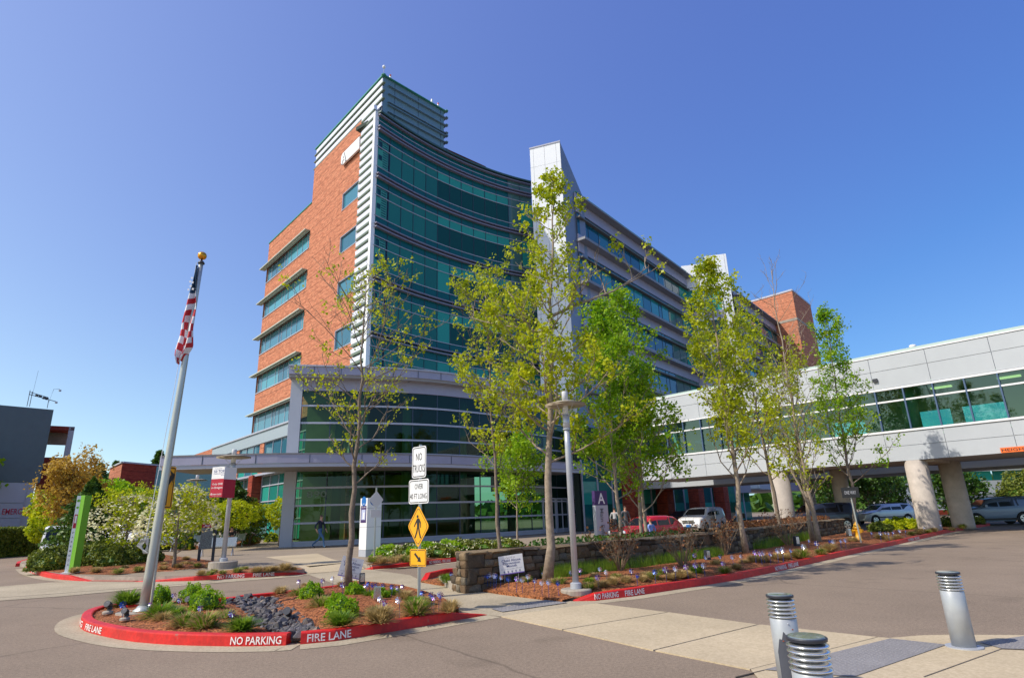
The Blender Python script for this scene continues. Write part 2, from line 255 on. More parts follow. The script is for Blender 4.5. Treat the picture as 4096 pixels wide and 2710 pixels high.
# ------------------------------------------------------------------ object helpers
def tag(o, label=None, cat=None, group=None, kind=None):
    if label: o['label'] = label
    if cat: o['category'] = cat
    if group: o['group'] = group
    if kind: o['kind'] = kind
    return o
def empty(name, loc=(0, 0, 0), rz=0, label=None, cat=None, group=None):
    o = bpy.data.objects.new(name, None); COL.objects.link(o); o.location = Vector([float(c) for c in loc]); o.rotation_euler = (0, 0, rz)
    o.empty_display_size = .2
    return tag(o, label, cat, group)
def children(o): return [c for c in bpy.data.objects if c.parent == o]
def copy_tree(o, parent=None, kids=None):
    c = o.copy(); COL.objects.link(c)
    if parent: c.parent = parent
    for ch in list(o.children): copy_tree(ch, c)
    return c
class MB:
    def __init__(s, org=(0, 0, 0)): s.v = []; s.f = []; s.m = []; s.uv = []; s.org = np.array(org, float); s.mi = 0
    def add(s, vs, fs, uvs=None):
        b = len(s.v); s.v.extend([tuple(np.array(v, float) - s.org) for v in vs])
        for i, f in enumerate(fs):
            s.f.append(tuple(b + k for k in f)); s.m.append(s.mi); s.uv.append(uvs[i] if uvs else None)
        return s
    def quad(s, a, b, c, d, uv=None): return s.add([a, b, c, d], [(0, 1, 2, 3)], [uv] if uv else None)
    def box(s, c, size, rz=0, taper=1.0):
        hx, hy, hz = [k / 2 for k in size]; cz, sz_ = math.cos(rz), math.sin(rz); vs = []
        for z, t in ((-hz, 1), (hz, taper)):
            for x, y in ((-hx, -hy), (hx, -hy), (hx, hy), (-hx, hy)):
                x *= t; y *= t
                vs.append((c[0] + x * cz - y * sz_, c[1] + x * sz_ + y * cz, c[2] + z))
        return s.add(vs, [(0, 3, 2, 1), (4, 5, 6, 7), (0, 1, 5, 4), (1, 2, 6, 5), (2, 3, 7, 6), (3, 0, 4, 7)])
    def slab(s, p0, p1, n, z0, z1, t, t0=0.0):
        """upright slab between plan points p0,p1; from t0 to t0+t along outward normal n"""
        p0 = np.array(p0, float)[:2]; p1 = np.array(p1, float)[:2]; n = np.array(n, float)[:2]
        a = p0 + n * t0; b = p1 + n * t0; c = p1 + n * (t0 + t); d = p0 + n * (t0 + t)
        vs = [(*q, z) for z in (z0, z1) for q in (a, b, c, d)]; w = float(np.linalg.norm(p1 - p0))
        fs = [(0, 3, 2, 1), (4, 5, 6, 7), (0, 1, 5, 4), (1, 2, 6, 5), (2, 3, 7, 6), (3, 0, 4, 7)]
        u = [(0, z0), (w, z0), (w, z1), (0, z1)]; k = [(0, 0), (w, 0), (w, t), (0, t)]; e = [(0, z0), (t, z0), (t, z1), (0, z1)]
        return s.add(vs, fs, [k, k, u, e, u, e])
    def prism(s, poly, z0, z1):
        n = len(poly); vs = [(p[0], p[1], z0) for p in poly] + [(p[0], p[1], z1) for p in poly]
        return s.add(vs, [tuple(range(n - 1, -1, -1)), tuple(range(n, 2 * n))] + [(i, (i + 1) % n, n + (i + 1) % n, n + i) for i in range(n)])
    def tube(s, path, rad, n=6, cap=True):
        P = [np.array(p, float) for p in path]; R = rad if hasattr(rad, '__len__') else [rad] * len(P); vs = []; k = len(P)
        for i, p in enumerate(P):
            d = P[min(i + 1, k - 1)] - P[max(i - 1, 0)]; d = d / (np.linalg.norm(d) + 1e-9)
            a = np.array([0, 0, 1.]) if abs(d[2]) < .9 else np.array([1., 0, 0]); e = np.cross(d, a); e /= np.linalg.norm(e); g = np.cross(d, e)
            for j in range(n):
                t = 2 * math.pi * j / n; vs.append(p + R[i] * (math.cos(t) * e + math.sin(t) * g))
        fs = [(i * n + j, i * n + (j + 1) % n, (i + 1) * n + (j + 1) % n, (i + 1) * n + j) for i in range(k - 1) for j in range(n)]
        if cap: fs += [tuple(range(n - 1, -1, -1)), tuple((k - 1) * n + j for j in range(n))]
        return s.add(vs, fs)
    def lathe(s, prof, c, n=16, axis=None):
        c = np.array(c, float); vs = []
        for r, z in prof:
            for j in range(n):
                t = 2 * math.pi * j / n; vs.append((c[0] + r * math.cos(t), c[1] + r * math.sin(t), c[2] + z))
        k = len(prof)
        fs = [(i * n + j, i * n + (j + 1) % n, (i + 1) * n + (j + 1) % n, (i + 1) * n + j) for i in range(k - 1) for j in range(n)]
        fs += [tuple(range(n - 1, -1, -1)), tuple((k - 1) * n + j for j in range(n))]
        return s.add(vs, fs)
    def mesh(s, name, mats):
        me = bpy.data.meshes.new(name); me.from_pydata([tuple(float(x) for x in v) for v in s.v], [], s.f)
        for m_ in (mats if isinstance(mats, (list, tuple)) else [mats]): me.materials.append(m_)
        if len(set(s.m)) > 1 or (s.m and s.m[0]): me.polygons.foreach_set('material_index', s.m)
        if any(u is not None for u in s.uv):
            ul = me.uv_layers.new(name='UVMap'); i = 0
            for f, u in zip(s.f, s.uv):
                for k in range(len(f)):
                    if u is not None: ul.data[i].uv = (float(u[k][0]), float(u[k][1]))
                    i += 1
        return me
    def build(s, name, mats, parent=None, smooth=False, label=None, cat=None, group=None, kind=None):
        me = s.mesh(name, mats)
        if smooth: me.polygons.foreach_set('use_smooth', [True] * len(me.polygons))
        o = bpy.data.objects.new(name, me); COL.objects.link(o)
        if parent is not None: o.parent = parent
        elif s.org.any(): o.location = s.org
        return tag(o, label, cat, group, kind)
def sheet(poly, z, name, m_, parent=None, kind='structure'):
    b = MB(); b.add([(p[0], p[1], z) for p in poly], [tuple(range(len(poly)))])
    me = b.mesh(name, m_)
    bm = bmesh.new(); bm.from_mesh(me); bmesh.ops.triangulate(bm, faces=bm.faces)
    for f in bm.faces:
        if f.normal.z < 0: f.normal_flip()
    bm.to_mesh(me); bm.free()
    o = bpy.data.objects.new(name, me); COL.objects.link(o)
    if parent: o.parent = parent
    return tag(o, kind=kind if not parent else None)
def inside(p, poly):
    x, y = p[0], p[1]; c = False; n = len(poly); j = n - 1
    for i in range(n):
        xi, yi = poly[i][0], poly[i][1]; xj, yj = poly[j][0], poly[j][1]
        if (yi > y) != (yj > y) and x < (xj - xi) * (y - yi) / (yj - yi) + xi: c = not c
        j = i
    return c
def dist_edge(p, poly):
    p = np.array(p[:2]); A = np.array([q[:2] for q in poly], float); B = np.roll(A, -1, 0); d = B - A
    t = np.clip(((p - A) * d).sum(1) / ((d * d).sum(1) + 1e-9), 0, 1); return float(np.min(np.linalg.norm(A + d * t[:, None] - p, axis=1)))
def mound(poly, z0, h, name, m_, step=.25, fall=1.2, kind='structure', skirt=True, dip=None):
    P = [Vector((float(p[0]), float(p[1]))) for p in poly]; xs = [p.x for p in P]; ys = [p.y for p in P]; pts = list(P); n = len(P)
    y = min(ys)
    while y < max(ys):
        x = min(xs)
        while x < max(xs):
            q = (x + random.uniform(-.3, .3) * step, y + random.uniform(-.3, .3) * step)
            if inside(q, poly) and dist_edge(q, poly) > step * .5: pts.append(Vector(q))
            x += step
        y += step
    r = delaunay_2d_cdt(pts, [(i, (i + 1) % n) for i in range(n)], [list(range(n))], 1, 1e-5)
    vs = []
    for v in r[0]:
        d = dist_edge(v, poly); z = z0 + h * (1 - math.exp(-(d / fall) ** 1.4)) + (random.uniform(-.012, .014) if d > .05 else 0)
        if dip: z -= dip(v)
        vs.append((v.x, v.y, z))
    me = bpy.data.meshes.new(name); me.from_pydata(vs, [], [tuple(f) for f in r[2]]); me.materials.append(m_)
    me.polygons.foreach_set('use_smooth', [True] * len(me.polygons))
    bm = bmesh.new(); bm.from_mesh(me); bmesh.ops.recalc_face_normals(bm, faces=bm.faces)
    if sum(f.normal.z for f in bm.faces) < 0:
        for f in bm.faces: f.normal_flip()
    bm.to_mesh(me); bm.free()
    o = bpy.data.objects.new(name, me); COL.objects.link(o); return tag(o, kind=kind)

_fc = {}
def text(s, origin, xd, up, h, m_, name='lettering', parent=None, width=None, org=None, depth=.003, bold=True, align='LEFT', lift=.003):
    """flat lettering; origin = lower left corner of the text; h = cap height"""
    cu = bpy.data.curves.new('t', 'FONT'); cu.body = s; cu.align_x = 'LEFT'; cu.size = 1; cu.extrude = 0.0; cu.resolution_u = 2
    if bold: cu.offset = 0.012
    t = bpy.data.objects.new('t', cu); COL.objects.link(t); dg = bpy.context.evaluated_depsgraph_get(); dg.update()
    me = bpy.data.meshes.new_from_object(t.evaluated_get(dg)); bpy.data.objects.remove(t); bpy.data.curves.remove(cu)
    me.name = name
    co = np.empty(len(me.vertices) * 3); me.vertices.foreach_get('co', co); co = co.reshape(-1, 3)
    mn = co.min(0); mx = co.max(0); wv = mx[0] - mn[0]; sy = h / .69; sx = (width / wv) if width else sy
    xd = np.array(xd, float); xd /= np.linalg.norm(xd); up = np.array(up, float); up /= np.linalg.norm(up); nn = np.cross(xd, up)
    if align == 'CENTER': offx = -wv * sx / 2
    else: offx = 0
    o3 = np.array(origin, float)
    W = o3 + np.outer((co[:, 0] - mn[0]) * sx + offx, xd) + np.outer(co[:, 1] * sy, up) + nn * lift
    if org is not None: W = W - np.array(org, float)
    me.vertices.foreach_set('co', W.astype(np.float32).ravel()); me.materials.clear(); me.materials.append(m_)
    o = bpy.data.objects.new(name, me); COL.objects.link(o)
    if parent is not None: o.parent = parent
    return o
ORD = 'first second third fourth fifth sixth seventh eighth ninth tenth eleventh twelfth thirteenth fourteenth fifteenth sixteenth seventeenth eighteenth nineteenth twentieth twenty-first twenty-second twenty-third twenty-fourth twenty-fifth twenty-sixth twenty-seventh twenty-eighth twenty-ninth thirtieth thirty-first thirty-second thirty-third thirty-fourth thirty-fifth thirty-sixth thirty-seventh thirty-eighth thirty-ninth fortieth'.split()
def rank_labels(objs, what, where, cat, group):
    """objs sorted as they stand from left to right in view"""
    objs = sorted(objs, key=lambda o: px(o.location)[0])
    for i, o in enumerate(objs):
        s = 'leftmost' if i == 0 else ('rightmost' if i == len(objs) - 1 else ORD[i])
        l = f'{s} {what}' + (' ' if s.endswith('most') else ' from the left ') + where
        tag(o, l, cat, group)
# ------------------------------------------------------------------ ground, roads, kerbs
c7 = lambda x, y: (200 + x / 1.3167, 2150 + y / 1.3167)
c8 = lambda x, y: (2200 + x / 1.25, 2050 + y / 1.25)
def gp(pts, z=0.0): return [G(*p, z)[:2] for p in pts]
sheet([(-1500, -60), (1500, -60), (1500, 1600), (-1500, 1600)], -.06, 'ground', soil)
road = sheet([(-160, -40), (160, -40), (160, 170), (-160, 170)], 0, 'road', asphalt)

KLINE = {}
def offs(P, d):
    P = [np.array(p, float)[:2] for p in P]; out = []
    for i in range(len(P)):
        a = P[max(i - 1, 0)]; b = P[min(i + 1, len(P) - 1)]; t = b - a; t /= np.linalg.norm(t) + 1e-9
        out.append(P[i] + d * np.array([-t[1], t[0]]))
    return out
def smooth(P, n=2):
    P = [np.array(p, float)[:2] for p in P]
    for _ in range(n):
        Q = [P[0]]
        for a, b in zip(P[:-1], P[1:]): Q += [a * .75 + b * .25, a * .25 + b * .75]
        Q.append(P[-1]); P = Q
    return P
def kerb(P, side=1, h=.15, w=.17, taper0=0, taper1=0, m_=None, gut=.35, name='kerb'):
    """P: outer bottom line. returns inner line"""
    I = offs(P, side * w); O2 = offs(P, side * .018); I2 = offs(P, side * (w - .02)); b = MB(); n = len(P)
    L = [0]
    for a, c in zip(P[:-1], P[1:]): L.append(L[-1] + float(np.linalg.norm(np.array(c)[:2] - np.array(a)[:2])))
    def hh(i):
        f = 1
        if taper0: f = min(f, L[i] / taper0)
        if taper1: f = min(f, (L[-1] - L[i]) / taper1)
        return max(.01, h * f)
    vs = []
    for i in range(n):
        z = hh(i); vs += [(*P[i], -.02), (*(np.array(P[i]) * .3 + O2[i] * .7), z * .86), (*O2[i], z * .97), (*(O2[i] * .85 + I2[i] * .15), z), (*I2[i], z), (*I[i], z * .93), (*I[i], -.02)]
    fs = []
    for i in range(n - 1):
        for j in range(6):
            q = (i * 7 + j, (i + 1) * 7 + j, (i + 1) * 7 + j + 1, i * 7 + j + 1); fs.append(q if side > 0 else q[::-1])
    fs.append(tuple(range(7)) if side < 0 else tuple(range(6, -1, -1))); e = tuple((n - 1) * 7 + j for j in range(7)); fs.append(e if side > 0 else e[::-1])
    b.add(vs, fs); o = b.build(name, m_ or redk, kind='structure'); KLINE[o.name] = list(P)
    if gut:
        Q = offs(P, -side * gut); g = MB()
        for i in range(n - 1): g.quad((*P[i], .005), (*P[i + 1], .005), (*Q[i + 1], .005), (*Q[i], .005))
        me = g.mesh('gutter', gutter); bm = bmesh.new(); bm.from_mesh(me)
        for f in bm.faces:
            if f.normal.z < 0: f.normal_flip()
        bm.to_mesh(me); bm.free(); go = bpy.data.objects.new('gutter', me); COL.objects.link(go); tag(go, kind='structure')
    return I, o
def near_line(p, P):
    best = None
    for a, c in zip(P[:-1], P[1:]):
        a = np.array(a, float)[:2]; c = np.array(c, float)[:2]; d = c - a; t = min(1, max(0, ((p[:2] - a) @ d) / (d @ d + 1e-9))); q = a + d * t; e = np.linalg.norm(q - p[:2])
        if best is None or e < best[0]: best = (e, q)
    return np.array([*best[1], 0.])
def kerb_text(s, pxl, pxr, o, z0=.03, h=.085):
    a = near_line(G(*pxl, 0), KLINE[o.name]); c = near_line(G(*pxr, 0), KLINE[o.name])
    P = [np.array(p, float)[:2] for p in KLINE[o.name]]; cum = np.r_[0, np.cumsum([np.linalg.norm(q - p) for p, q in zip(P[:-1], P[1:])])]; PX, PY = np.array([p[0] for p in P]), np.array([p[1] for p in P])
    def arc(q): return min(np.linspace(0, cum[-1], 900), key=lambda t: (np.interp(t, cum, PX) - q[0]) ** 2 + (np.interp(t, cum, PY) - q[1]) ** 2)
    sa, sb_ = arc(a), arc(c); L = abs(sb_ - sa); sg = 1 if sb_ > sa else -1
    t_ = text(s, (0, 0, 0), (1, 0, 0), (0, 0, 1), h, whitep, 'lettering', o, width=L, lift=0)
    for v in t_.data.vertices:     # the stencilled letters follow the bend of the kerb
        u = sa + sg * v.co.x; q = np.array([np.interp(u, cum, PX), np.interp(u, cum, PY)]); q2 = np.array([np.interp(u + .05, cum, PX), np.interp(u + .05, cum, PY)]); q1 = np.array([np.interp(u - .05, cum, PX), np.interp(u - .05, cum, PY)]); d = q2 - q1; d /= np.linalg.norm(d) + 1e-9; n = np.array([d[1], -d[0]])
        if n @ (C0[:2] - q) < 0: n = -n
        zz = z0 + v.co.z; w = q + n * (.008 - .09 * zz); v.co = (w[0], w[1], zz)
# island 1 (flagpole island)
front1 = gp([c7(*q) for q in ((345, 385), (240, 400), (175, 425), (150, 455), (165, 485), (230, 508), (400, 545), (600, 563), (800, 570), (1000, 573), (1240, 568))])
f1 = smooth(front1, 1); in1, k1 = kerb(f1)
front1b = gp([c7(*q) for q in ((1318, 562), (1500, 545), (1700, 512), (1900, 478), (2100, 442), (2305, 407))])
in1b, k1b = kerb(front1b, taper1=.9)
back_a = gp([c7(*q) for q in ((400, 352), (640, 332), (820, 320), (972, 306))], .15); _, kb1 = kerb(back_a[::-1], side=1, gut=.3)
back_b = gp([c7(*q) for q in ((996, 300), (1180, 283), (1350, 264), (1512, 246))], .15); _, kb2 = kerb(back_b[::-1], side=1, gut=.3)
# the road gutter crosses the two drain gaps
g_ = MB(); g_.quad((*front1[-1], .006), (*front1b[0], .006), (*(np.array(front1b[0]) + [0, -.35]), .006), (*(np.array(front1[-1]) + [0, -.35]), .006))
g_.quad((*front1[-1], .006), (*(np.array(front1[-1]) + [.02, .5]), .006), (*(np.array(front1b[0]) + [.02, .5]), .006), (*front1b[0], .006)); g_.build('gutter', gutter, kind='structure')
rightedge = gp([(1400, 2326), (1480, 2330), (1596, 2342), (1702, 2369), (1773, 2396), (1835, 2435)], .08)
poly1 = [tuple(p) for p in in1] + [tuple(p) for p in in1b[:-1]] + [tuple(p) for p in rightedge[::-1]] + [tuple(p) for p in back_b[::-1]] + [tuple(p) for p in back_a[::-1]]
rock_poly = gp([c7(*q) for q in ((880, 338), (1000, 322), (1165, 318), (1290, 400), (1400, 470), (1440, 490), (1310, 530), (1240, 520), (1170, 495), (1090, 470), (1030, 430), (985, 375))], .08)
def dip1(v): 
    if inside(v, rock_poly): return .07 + .10 * min(1, dist_edge(v, rock_poly) / .4)
    return .07 * math.exp(-dist_edge(v, rock_poly) / .3)
mound(poly1, .10, .12, 'mulch_bed', mulch, step=.2, fall=.9, dip=dip1)
kerb_text('FIRE LANE', c7(178, 492), c7(265, 516), k1, h=.09); kerb_text('NG', c7(150, 462), c7(160, 482), k1, h=.09)
kerb_text('NO PARKING', c7(946, 573), c7(1215, 569), k1, z0=.028, h=.095); kerb_text('FIRE LANE', c7(1353, 560), c7(1594, 534), k1b, z0=.028, h=.095)

# island 4 (left, green sign) and the walk beside it
k4l = smooth(gp([(101, 2273), (127, 2293), (202, 2313), (283, 2321), (354, 2324)]), 1); in4l, k4 = kerb(k4l, taper1=1.4)
kerb_text('LANE', (126, 2289), (152, 2298), k4, h=.085)
k4b = gp([(529, 2326), (640, 2326), (775, 2322), (980, 2311), (1190, 2298), (1229, 2294)]); in4b, k4b_ = kerb(k4b, taper0=2.5, taper1=.7)
kerb_text('NO PARKING', (878, 2313), (985, 2307), k4b_, h=.10); kerb_text('FIRE LANE', (1014, 2305), (1098, 2300), k4b_, h=.10)
k4c = gp([(152, 2236), (100, 2246), (66, 2256), (60, 2265)]); in4c, _ = kerb(k4c, side=1, gut=0)
# left far kerb (hedge island)
k5 = gp([(-300, 2228), (0, 2214), (100, 2210), (180, 2206)]); kerb(k5, side=1)
# concrete valley gutter
sheet(gp([(-600, 2352), (0, 2345), (197, 2329), (354, 2325), (529, 2327), (775, 2323), (1229, 2296), (1200, 2304), (861, 2331), (608, 2351), (253, 2384), (0, 2402), (-600, 2420)]), .009, 'valley_gutter', gutter)
j = MB(); a_ = offs(gp([(-600, 2410), (0, 2390), (253, 2372), (608, 2344), (861, 2327)]), 0)
for p, q in zip(a_[:-1], a_[1:]): j.slab(p, q, (0, -1), .0, .013, .03)
j.build('joint', mat('joint_dark', (.10, .08, .06), var=.2), kind='structure')

# plaza
k3 = gp([(1457, 2275), (1491, 2277), (1700, 2259), (1849, 2243), (2100, 2222)]); in3, k3_ = kerb(k3, taper0=.9)
plaza = [tuple(p) for p in in4l] + [tuple(p) for p in in4b] + [tuple(np.array(in4b[-1]) + [-.8, 1.6]), tuple(np.array(in3[0]) + [-.8, 1.6])] + [tuple(p) for p in in3] + [(3.2, 27.5), (7.0, 33), (10, 40), (9, 46), (10, 60), (-5, 60), (-20, 58), (-50, 85), (-60, 75)] + gp([(560, 2196), (330, 2214)], .15) + [tuple(p) for p in in4c]
sheet(plaza, .145, 'plaza', pavm)
b = MB(); pl = [np.array(p) for p in plaza]
for i in range(len(pl)):
    p, q = pl[i], pl[(i + 1) % len(pl)]; b.quad((*p, -.02), (*q, -.02), (*q, .143), (*p, .143))
b.build('plaza_edge', conc2, kind='structure')
# ramps where the walk meets the road
r1 = gp([(1229, 2294), (1457, 2274)]); r2 = [np.array(in4b[-1]), np.array(in3[0])]
b = MB(); d_ = np.array([-.8, 1.6]); b.quad((*(r1[0]), .008), (*(r1[1]), .008), (*(r2[1] + d_), .15), (*(r2[0] + d_), .15)); b.build('ramp', concrete, kind='structure')
r1 = gp([(354, 2325), (529, 2327)]); b = MB(); d_ = np.array([.2, 2.0]); b.quad((*r1[0], .014), (*r1[1], .014), (*(r1[1] + d_), .152), (*(r1[0] + d_), .152)); b.build('ramp', ground_mat('red_tactile', (.32, .10, .07), (.42, .19, .14), fine=30), kind='structure')
# pale concrete flag in the plaza
sheet(gp([(1060, 2226), (1270, 2212), (1330, 2235), (1390, 2248), (1235, 2262), (1130, 2240)], .15), .151, 'plaza_slab', concrete)
# walk between the islands
walk = gp([(1950, 2459), (2005, 2465), (2390, 2414), (2293, 2405), (2250, 2398), (2000, 2367), (1860, 2345), (1740, 2330), (1683, 2321), (1640, 2299), (1500, 2280), (1457, 2275), (1229, 2295), (1290, 2318), (1348, 2338), (1400, 2330), (1480, 2334), (1596, 2346), (1702, 2373), (1773, 2400), (1835, 2441), (1890, 2456)])
sheet(walk, .006, 'walkway', gutter)
b = MB()
def domes(poly, name):
    sheet(poly, .018, name, dome_m)
    b = MB(); P = [np.array(p) for p in poly]; cen = sum(P) / len(P); xs = [p[0] for p in P]; ys = [p[1] for p in P]
    x = min(xs)
    while x < max(xs):
        y = min(ys)
        while y < max(ys):
            if inside((x, y), poly) and dist_edge((x, y), poly) > .03:
                b.add([(x - .012, y - .012, .018), (x + .012, y - .012, .018), (x + .012, y + .012, .018), (x - .012, y + .012, .018), (x, y, .026)], [(0, 1, 4), (1, 2, 4), (2, 3, 4), (3, 0, 4)])
            y += .06
        x += .06
    return b.build('tactile_domes', dome_m, kind='stuff')
domes(gp([(1965, 2437), (2010, 2449), (2270, 2412), (2200, 2398)]), 'tactile_strip')
# crosswalk slabs
slabs = [((2005, 2466), (2248, 2519), (2668, 2449.5), (2385, 2414)), ((2254, 2520), (2612, 2602), (3030, 2499), (2676, 2450)), ((2622, 2603), (3000, 2679), (3510, 2550), (3040, 2499.5))]
cw = empty('crosswalk', (2.5, 9, 0)); cw['kind'] = 'structure'
for s_ in slabs:
    P = gp(s_); b = MB(org=cw.location); b.prism(P, -.02, .014); b.build('slab', concrete, cw)
# near-side pavement
P = gp([(3003, 2679), (3515, 2550), (3560, 2553), (3680, 2543), (3808, 2540), (4096, 2542), (4500, 2548)]) + [(8.5, 6), (8.5, 1), (1.6, 1), (1.8, 3.6)]
sheet(P, .012, 'near_pavement', concrete)
domes(gp([(3562, 2557), (3788, 2582), (3416, 2712), (3056, 2683)]), 'tactile_strip'); domes(gp([(3920, 2573), (4100, 2547), (4260, 2560), (4260, 2606), (4008, 2598)]), 'tactile_strip')
b = MB()
for pa, pb in (((4008, 2600), (3700, 2712)), ((4008, 2600), (4400, 2616)), ((2944, 2712), (3060, 2684))):
    p, q = G(*pa), G(*pb); b.slab(p, q, (0, 1), .0, .0155, .018)
b.build('joint', MATS['joint_dark'], kind='structure')

# island 3 (kiosk bed)
kerb_text('NO PARKING - FIRE LANE', (1690, 2256), (1775, 2247), k3_, h=.10)
poly3 = [tuple(p) for p in in3] + [tuple(p) for p in gp([(2120, 2205), (2140, 2180), (1850, 2195), (1690, 2212), (1600, 2232), (1500, 2246), (1465, 2262)], .15)]
mound(poly3, .15, .12, 'mulch_bed', mulch, step=.6)
# island 2 (stone wall bed)
k2 = gp([(2293, 2404), (2384, 2402), (2520, 2386), (2643, 2367), (2780, 2346), (2923, 2323), (3060, 2296), (3200, 2264), (3320, 2236), (3440, 2209), (3566, 2182), (3670, 2158), (3777, 2133), (3870, 2116), (3962, 2101)])
cuts = [(0, 5), (5, 8), (8, 10), (10, 14)]; in2 = []; segs2 = []
for a, c in cuts:
    I, o = kerb([np.array(p) for p in k2[a:c + 1]], taper0=.5 if a == 0 else 0); in2 += I; segs2.append(o)
kerb_text('NO PARKING', (2378, 2400), (2474, 2391), segs2[0], h=.095); kerb_text('FIRE LANE', (2500, 2388), (2580, 2377), segs2[0], h=.095)
kerb_text('NO PARKING', (3098, 2286), (3144, 2276), segs2[1], h=.10); kerb_text('FIRE LANE', (3154, 2274), (3192, 2265), segs2[1], h=.10)
kerb_text('NO PARKING', (3424, 2211), (3452, 2205), segs2[3], h=.10); kerb_text('FIRE LANE', (3458, 2204), (3482, 2199), segs2[3], h=.10)
kerb_text('NO PARKING', (3630, 2166), (3650, 2161), segs2[3], h=.10); kerb_text('FIRE LANE', (3655, 2160), (3672, 2156), segs2[3], h=.10)
k2a = gp([(1870, 2287), (1776, 2294), (1700, 2312), (1683, 2320)]); kerb(k2a, side=1, gut=0, taper1=.5)
WALL = [(-1.15, 13.9), (0.2, 14.85), (2.0, 16.3), (4.2, 18.3), (6.5, 20.5), (9.8, 24.3), (13.3, 28.8), (17.6, 33.6)]
left2 = gp([(1683, 2320), (1740, 2330), (1860, 2345), (2000, 2367), (2250, 2398)], 0.05)
poly2 = [tuple(p) for p in left2] + [tuple(p) for p in in2] + [(33, 47), (27, 42), (20, 36)] + [tuple(np.array(p) + [-.2, .25]) for p in WALL[::-1]] + [tuple(G(1790, 2296, .1)[:2])]
for ed_ in (left2, rightedge):
    b = MB()
    for p_, q_ in zip(ed_[:-1], ed_[1:]): b.quad((*p_, -.02), (*q_, -.02), (*q_, .115 if ed_ is rightedge else .055), (*p_, .115 if ed_ is rightedge else .055))
    b.build('bed_edge', mulch, kind='structure')
mound(poly2, .05, .14, 'mulch_bed', mulch, step=.4, fall=.35)
sheet([(x - .1, y + .1) for x, y in WALL] + [(15.5, 35.5), (11, 31.5), (7.6, 26.6), (4.4, 23.2), (1.5, 20.6), (-.6, 18.6), (-2.0, 16.2)], .16, 'mulch_bed', mulch)
b = MB(); q = [(15.5, 35.5), (11, 31.5), (7.6, 26.6), (4.4, 23.2), (1.5, 20.6), (-.6, 18.6), (-2.0, 16.2), (-1.4, 14.2)]
for p_, r_ in zip(q[:-1], q[1:]): b.slab(p_, r_, (-.6, .6), -.02, .17, .15)
b.build('kerb', conc2, kind='structure')
# island 4 beds
mound(gp([(152, 2250), (190, 2284), (283, 2294), (455, 2297), (572, 2287), (640, 2284), (759, 2274), (850, 2268), (905, 2262), (880, 2245), (780, 2232), (640, 2214), (560, 2200), (330, 2214), (152, 2236)], .15), .15, .10, 'mulch_bed', mulch, step=.5)
mound([tuple(np.array(p) + [-.05, .03]) for p in in4b[2:]] + gp([(1180, 2266), (1000, 2270), (850, 2284)], .15), .15, .08, 'mulch_bed', mulch, step=.4)
mound(gp([(600, 2192), (760, 2200), (830, 2186), (760, 2176), (640, 2176)], .15), .15, .08, 'mulch_bed', mulch, step=.8)
mound(gp([(860, 2180), (1000, 2182), (1040, 2170), (1020, 2155), (900, 2160)], .15), .15, .08, 'mulch_bed', mulch, step=1)
mound(gp([(1080, 2162), (1145, 2164), (1148, 2150), (1095, 2150)], .15), .15, .08, 'mulch_bed', mulch, step=1)
mound(gp([(-300, 2222), (0, 2209), (170, 2202), (200, 2185), (190, 2160), (0, 2165), (-400, 2170)], .1), .12, .1, 'mulch_bed', mulch, step=1)
# ------------------------------------------------------------------ hospital buildings
A = azv(-41.9); B = azv(43.5); NA = np.array([-A[1], A[0], 0.]) * 1.0
NA = np.array([-math.cos(math.radians(41.9)), -math.sin(math.radians(41.9)), 0.])   # outward of the brick face
NB = np.array([math.cos(math.radians(43.5)), -math.sin(math.radians(43.5)), 0.])     # outward of faces running along B, towards the right
CN = np.array([-11.25, 44.75, 0.])
def ap(u, n=0.0, z=0.0): return CN + A * u + NA * n + np.array([0, 0, z])
def wall_cells(b, org, ud, nd, us, zs, solid, reveal=.25, t=0.0):
    """front faces of a wall cut by lines us,zs; solid(u,z) tells which cells are wall; reveals around openings"""
    P = lambda u, z, d=0.0: org + ud * u + nd * (t - d) + np.array([0, 0, z])
    S = [[solid((us[i] + us[i + 1]) / 2, (zs[k] + zs[k + 1]) / 2) for k in range(len(zs) - 1)] for i in range(len(us) - 1)]
    for i in range(len(us) - 1):
        for k in range(len(zs) - 1):
            u0, u1, z0, z1 = us[i], us[i + 1], zs[k], zs[k + 1]
            if S[i][k] is True: b.quad(P(u0, z0), P(u1, z0), P(u1, z1), P(u0, z1), [(u0, z0), (u1, z0), (u1, z1), (u0, z1)])
            elif S[i][k] is False:
                for (di, dk, a, c) in ((-1, 0, (u0, z0), (u0, z1)), (1, 0, (u1, z0), (u1, z1)), (0, -1, (u0, z0), (u1, z0)), (0, 1, (u0, z1), (u1, z1))):
                    ii, kk = i + di, k + dk
                    if 0 <= ii < len(us) - 1 and 0 <= kk < len(zs) - 1 and S[ii][kk] is True:
                        b.quad(P(*a), P(*c), P(*c, reveal), P(*a, reveal), [a, c, (c[0] + .2, c[1] + .2), (a[0] + .2, a[1] + .2)])
T = empty('brick_tower', ap(13), label='tall orange brick hospital tower with slatted rooftop box and curved teal glass front', cat='building')
TO = np.array(T.location)
rows = [(30.5, 28.5), (26.1, 24.15), (21.8, 19.78), (17.4, 15.35), (12.98, 10.95)]
small = [(31.38, 29.55), (26.85, 25.05), (22.33, 20.5), (17.73, 15.85)]
us = [2.75, 2.95, 6.6, 13.9, 25.3, 26.15]; zs = sorted({10.86, 10.95, 33.7, 37.75} | {v for r in rows for v in r} | {v for r in small for v in r})
def solid(u, z):
    if u > 13.75 and z > 33.7: return None
    for a, c in rows:
        if c < z < a and u > 13.9: return False
    for a, c in small:
        if c < z < a and 2.95 < u < 6.6: return False
    return True
b = MB(TO); wall_cells(b, CN, A, NA, us, zs, solid); b.build('brick_wall', brick, T)
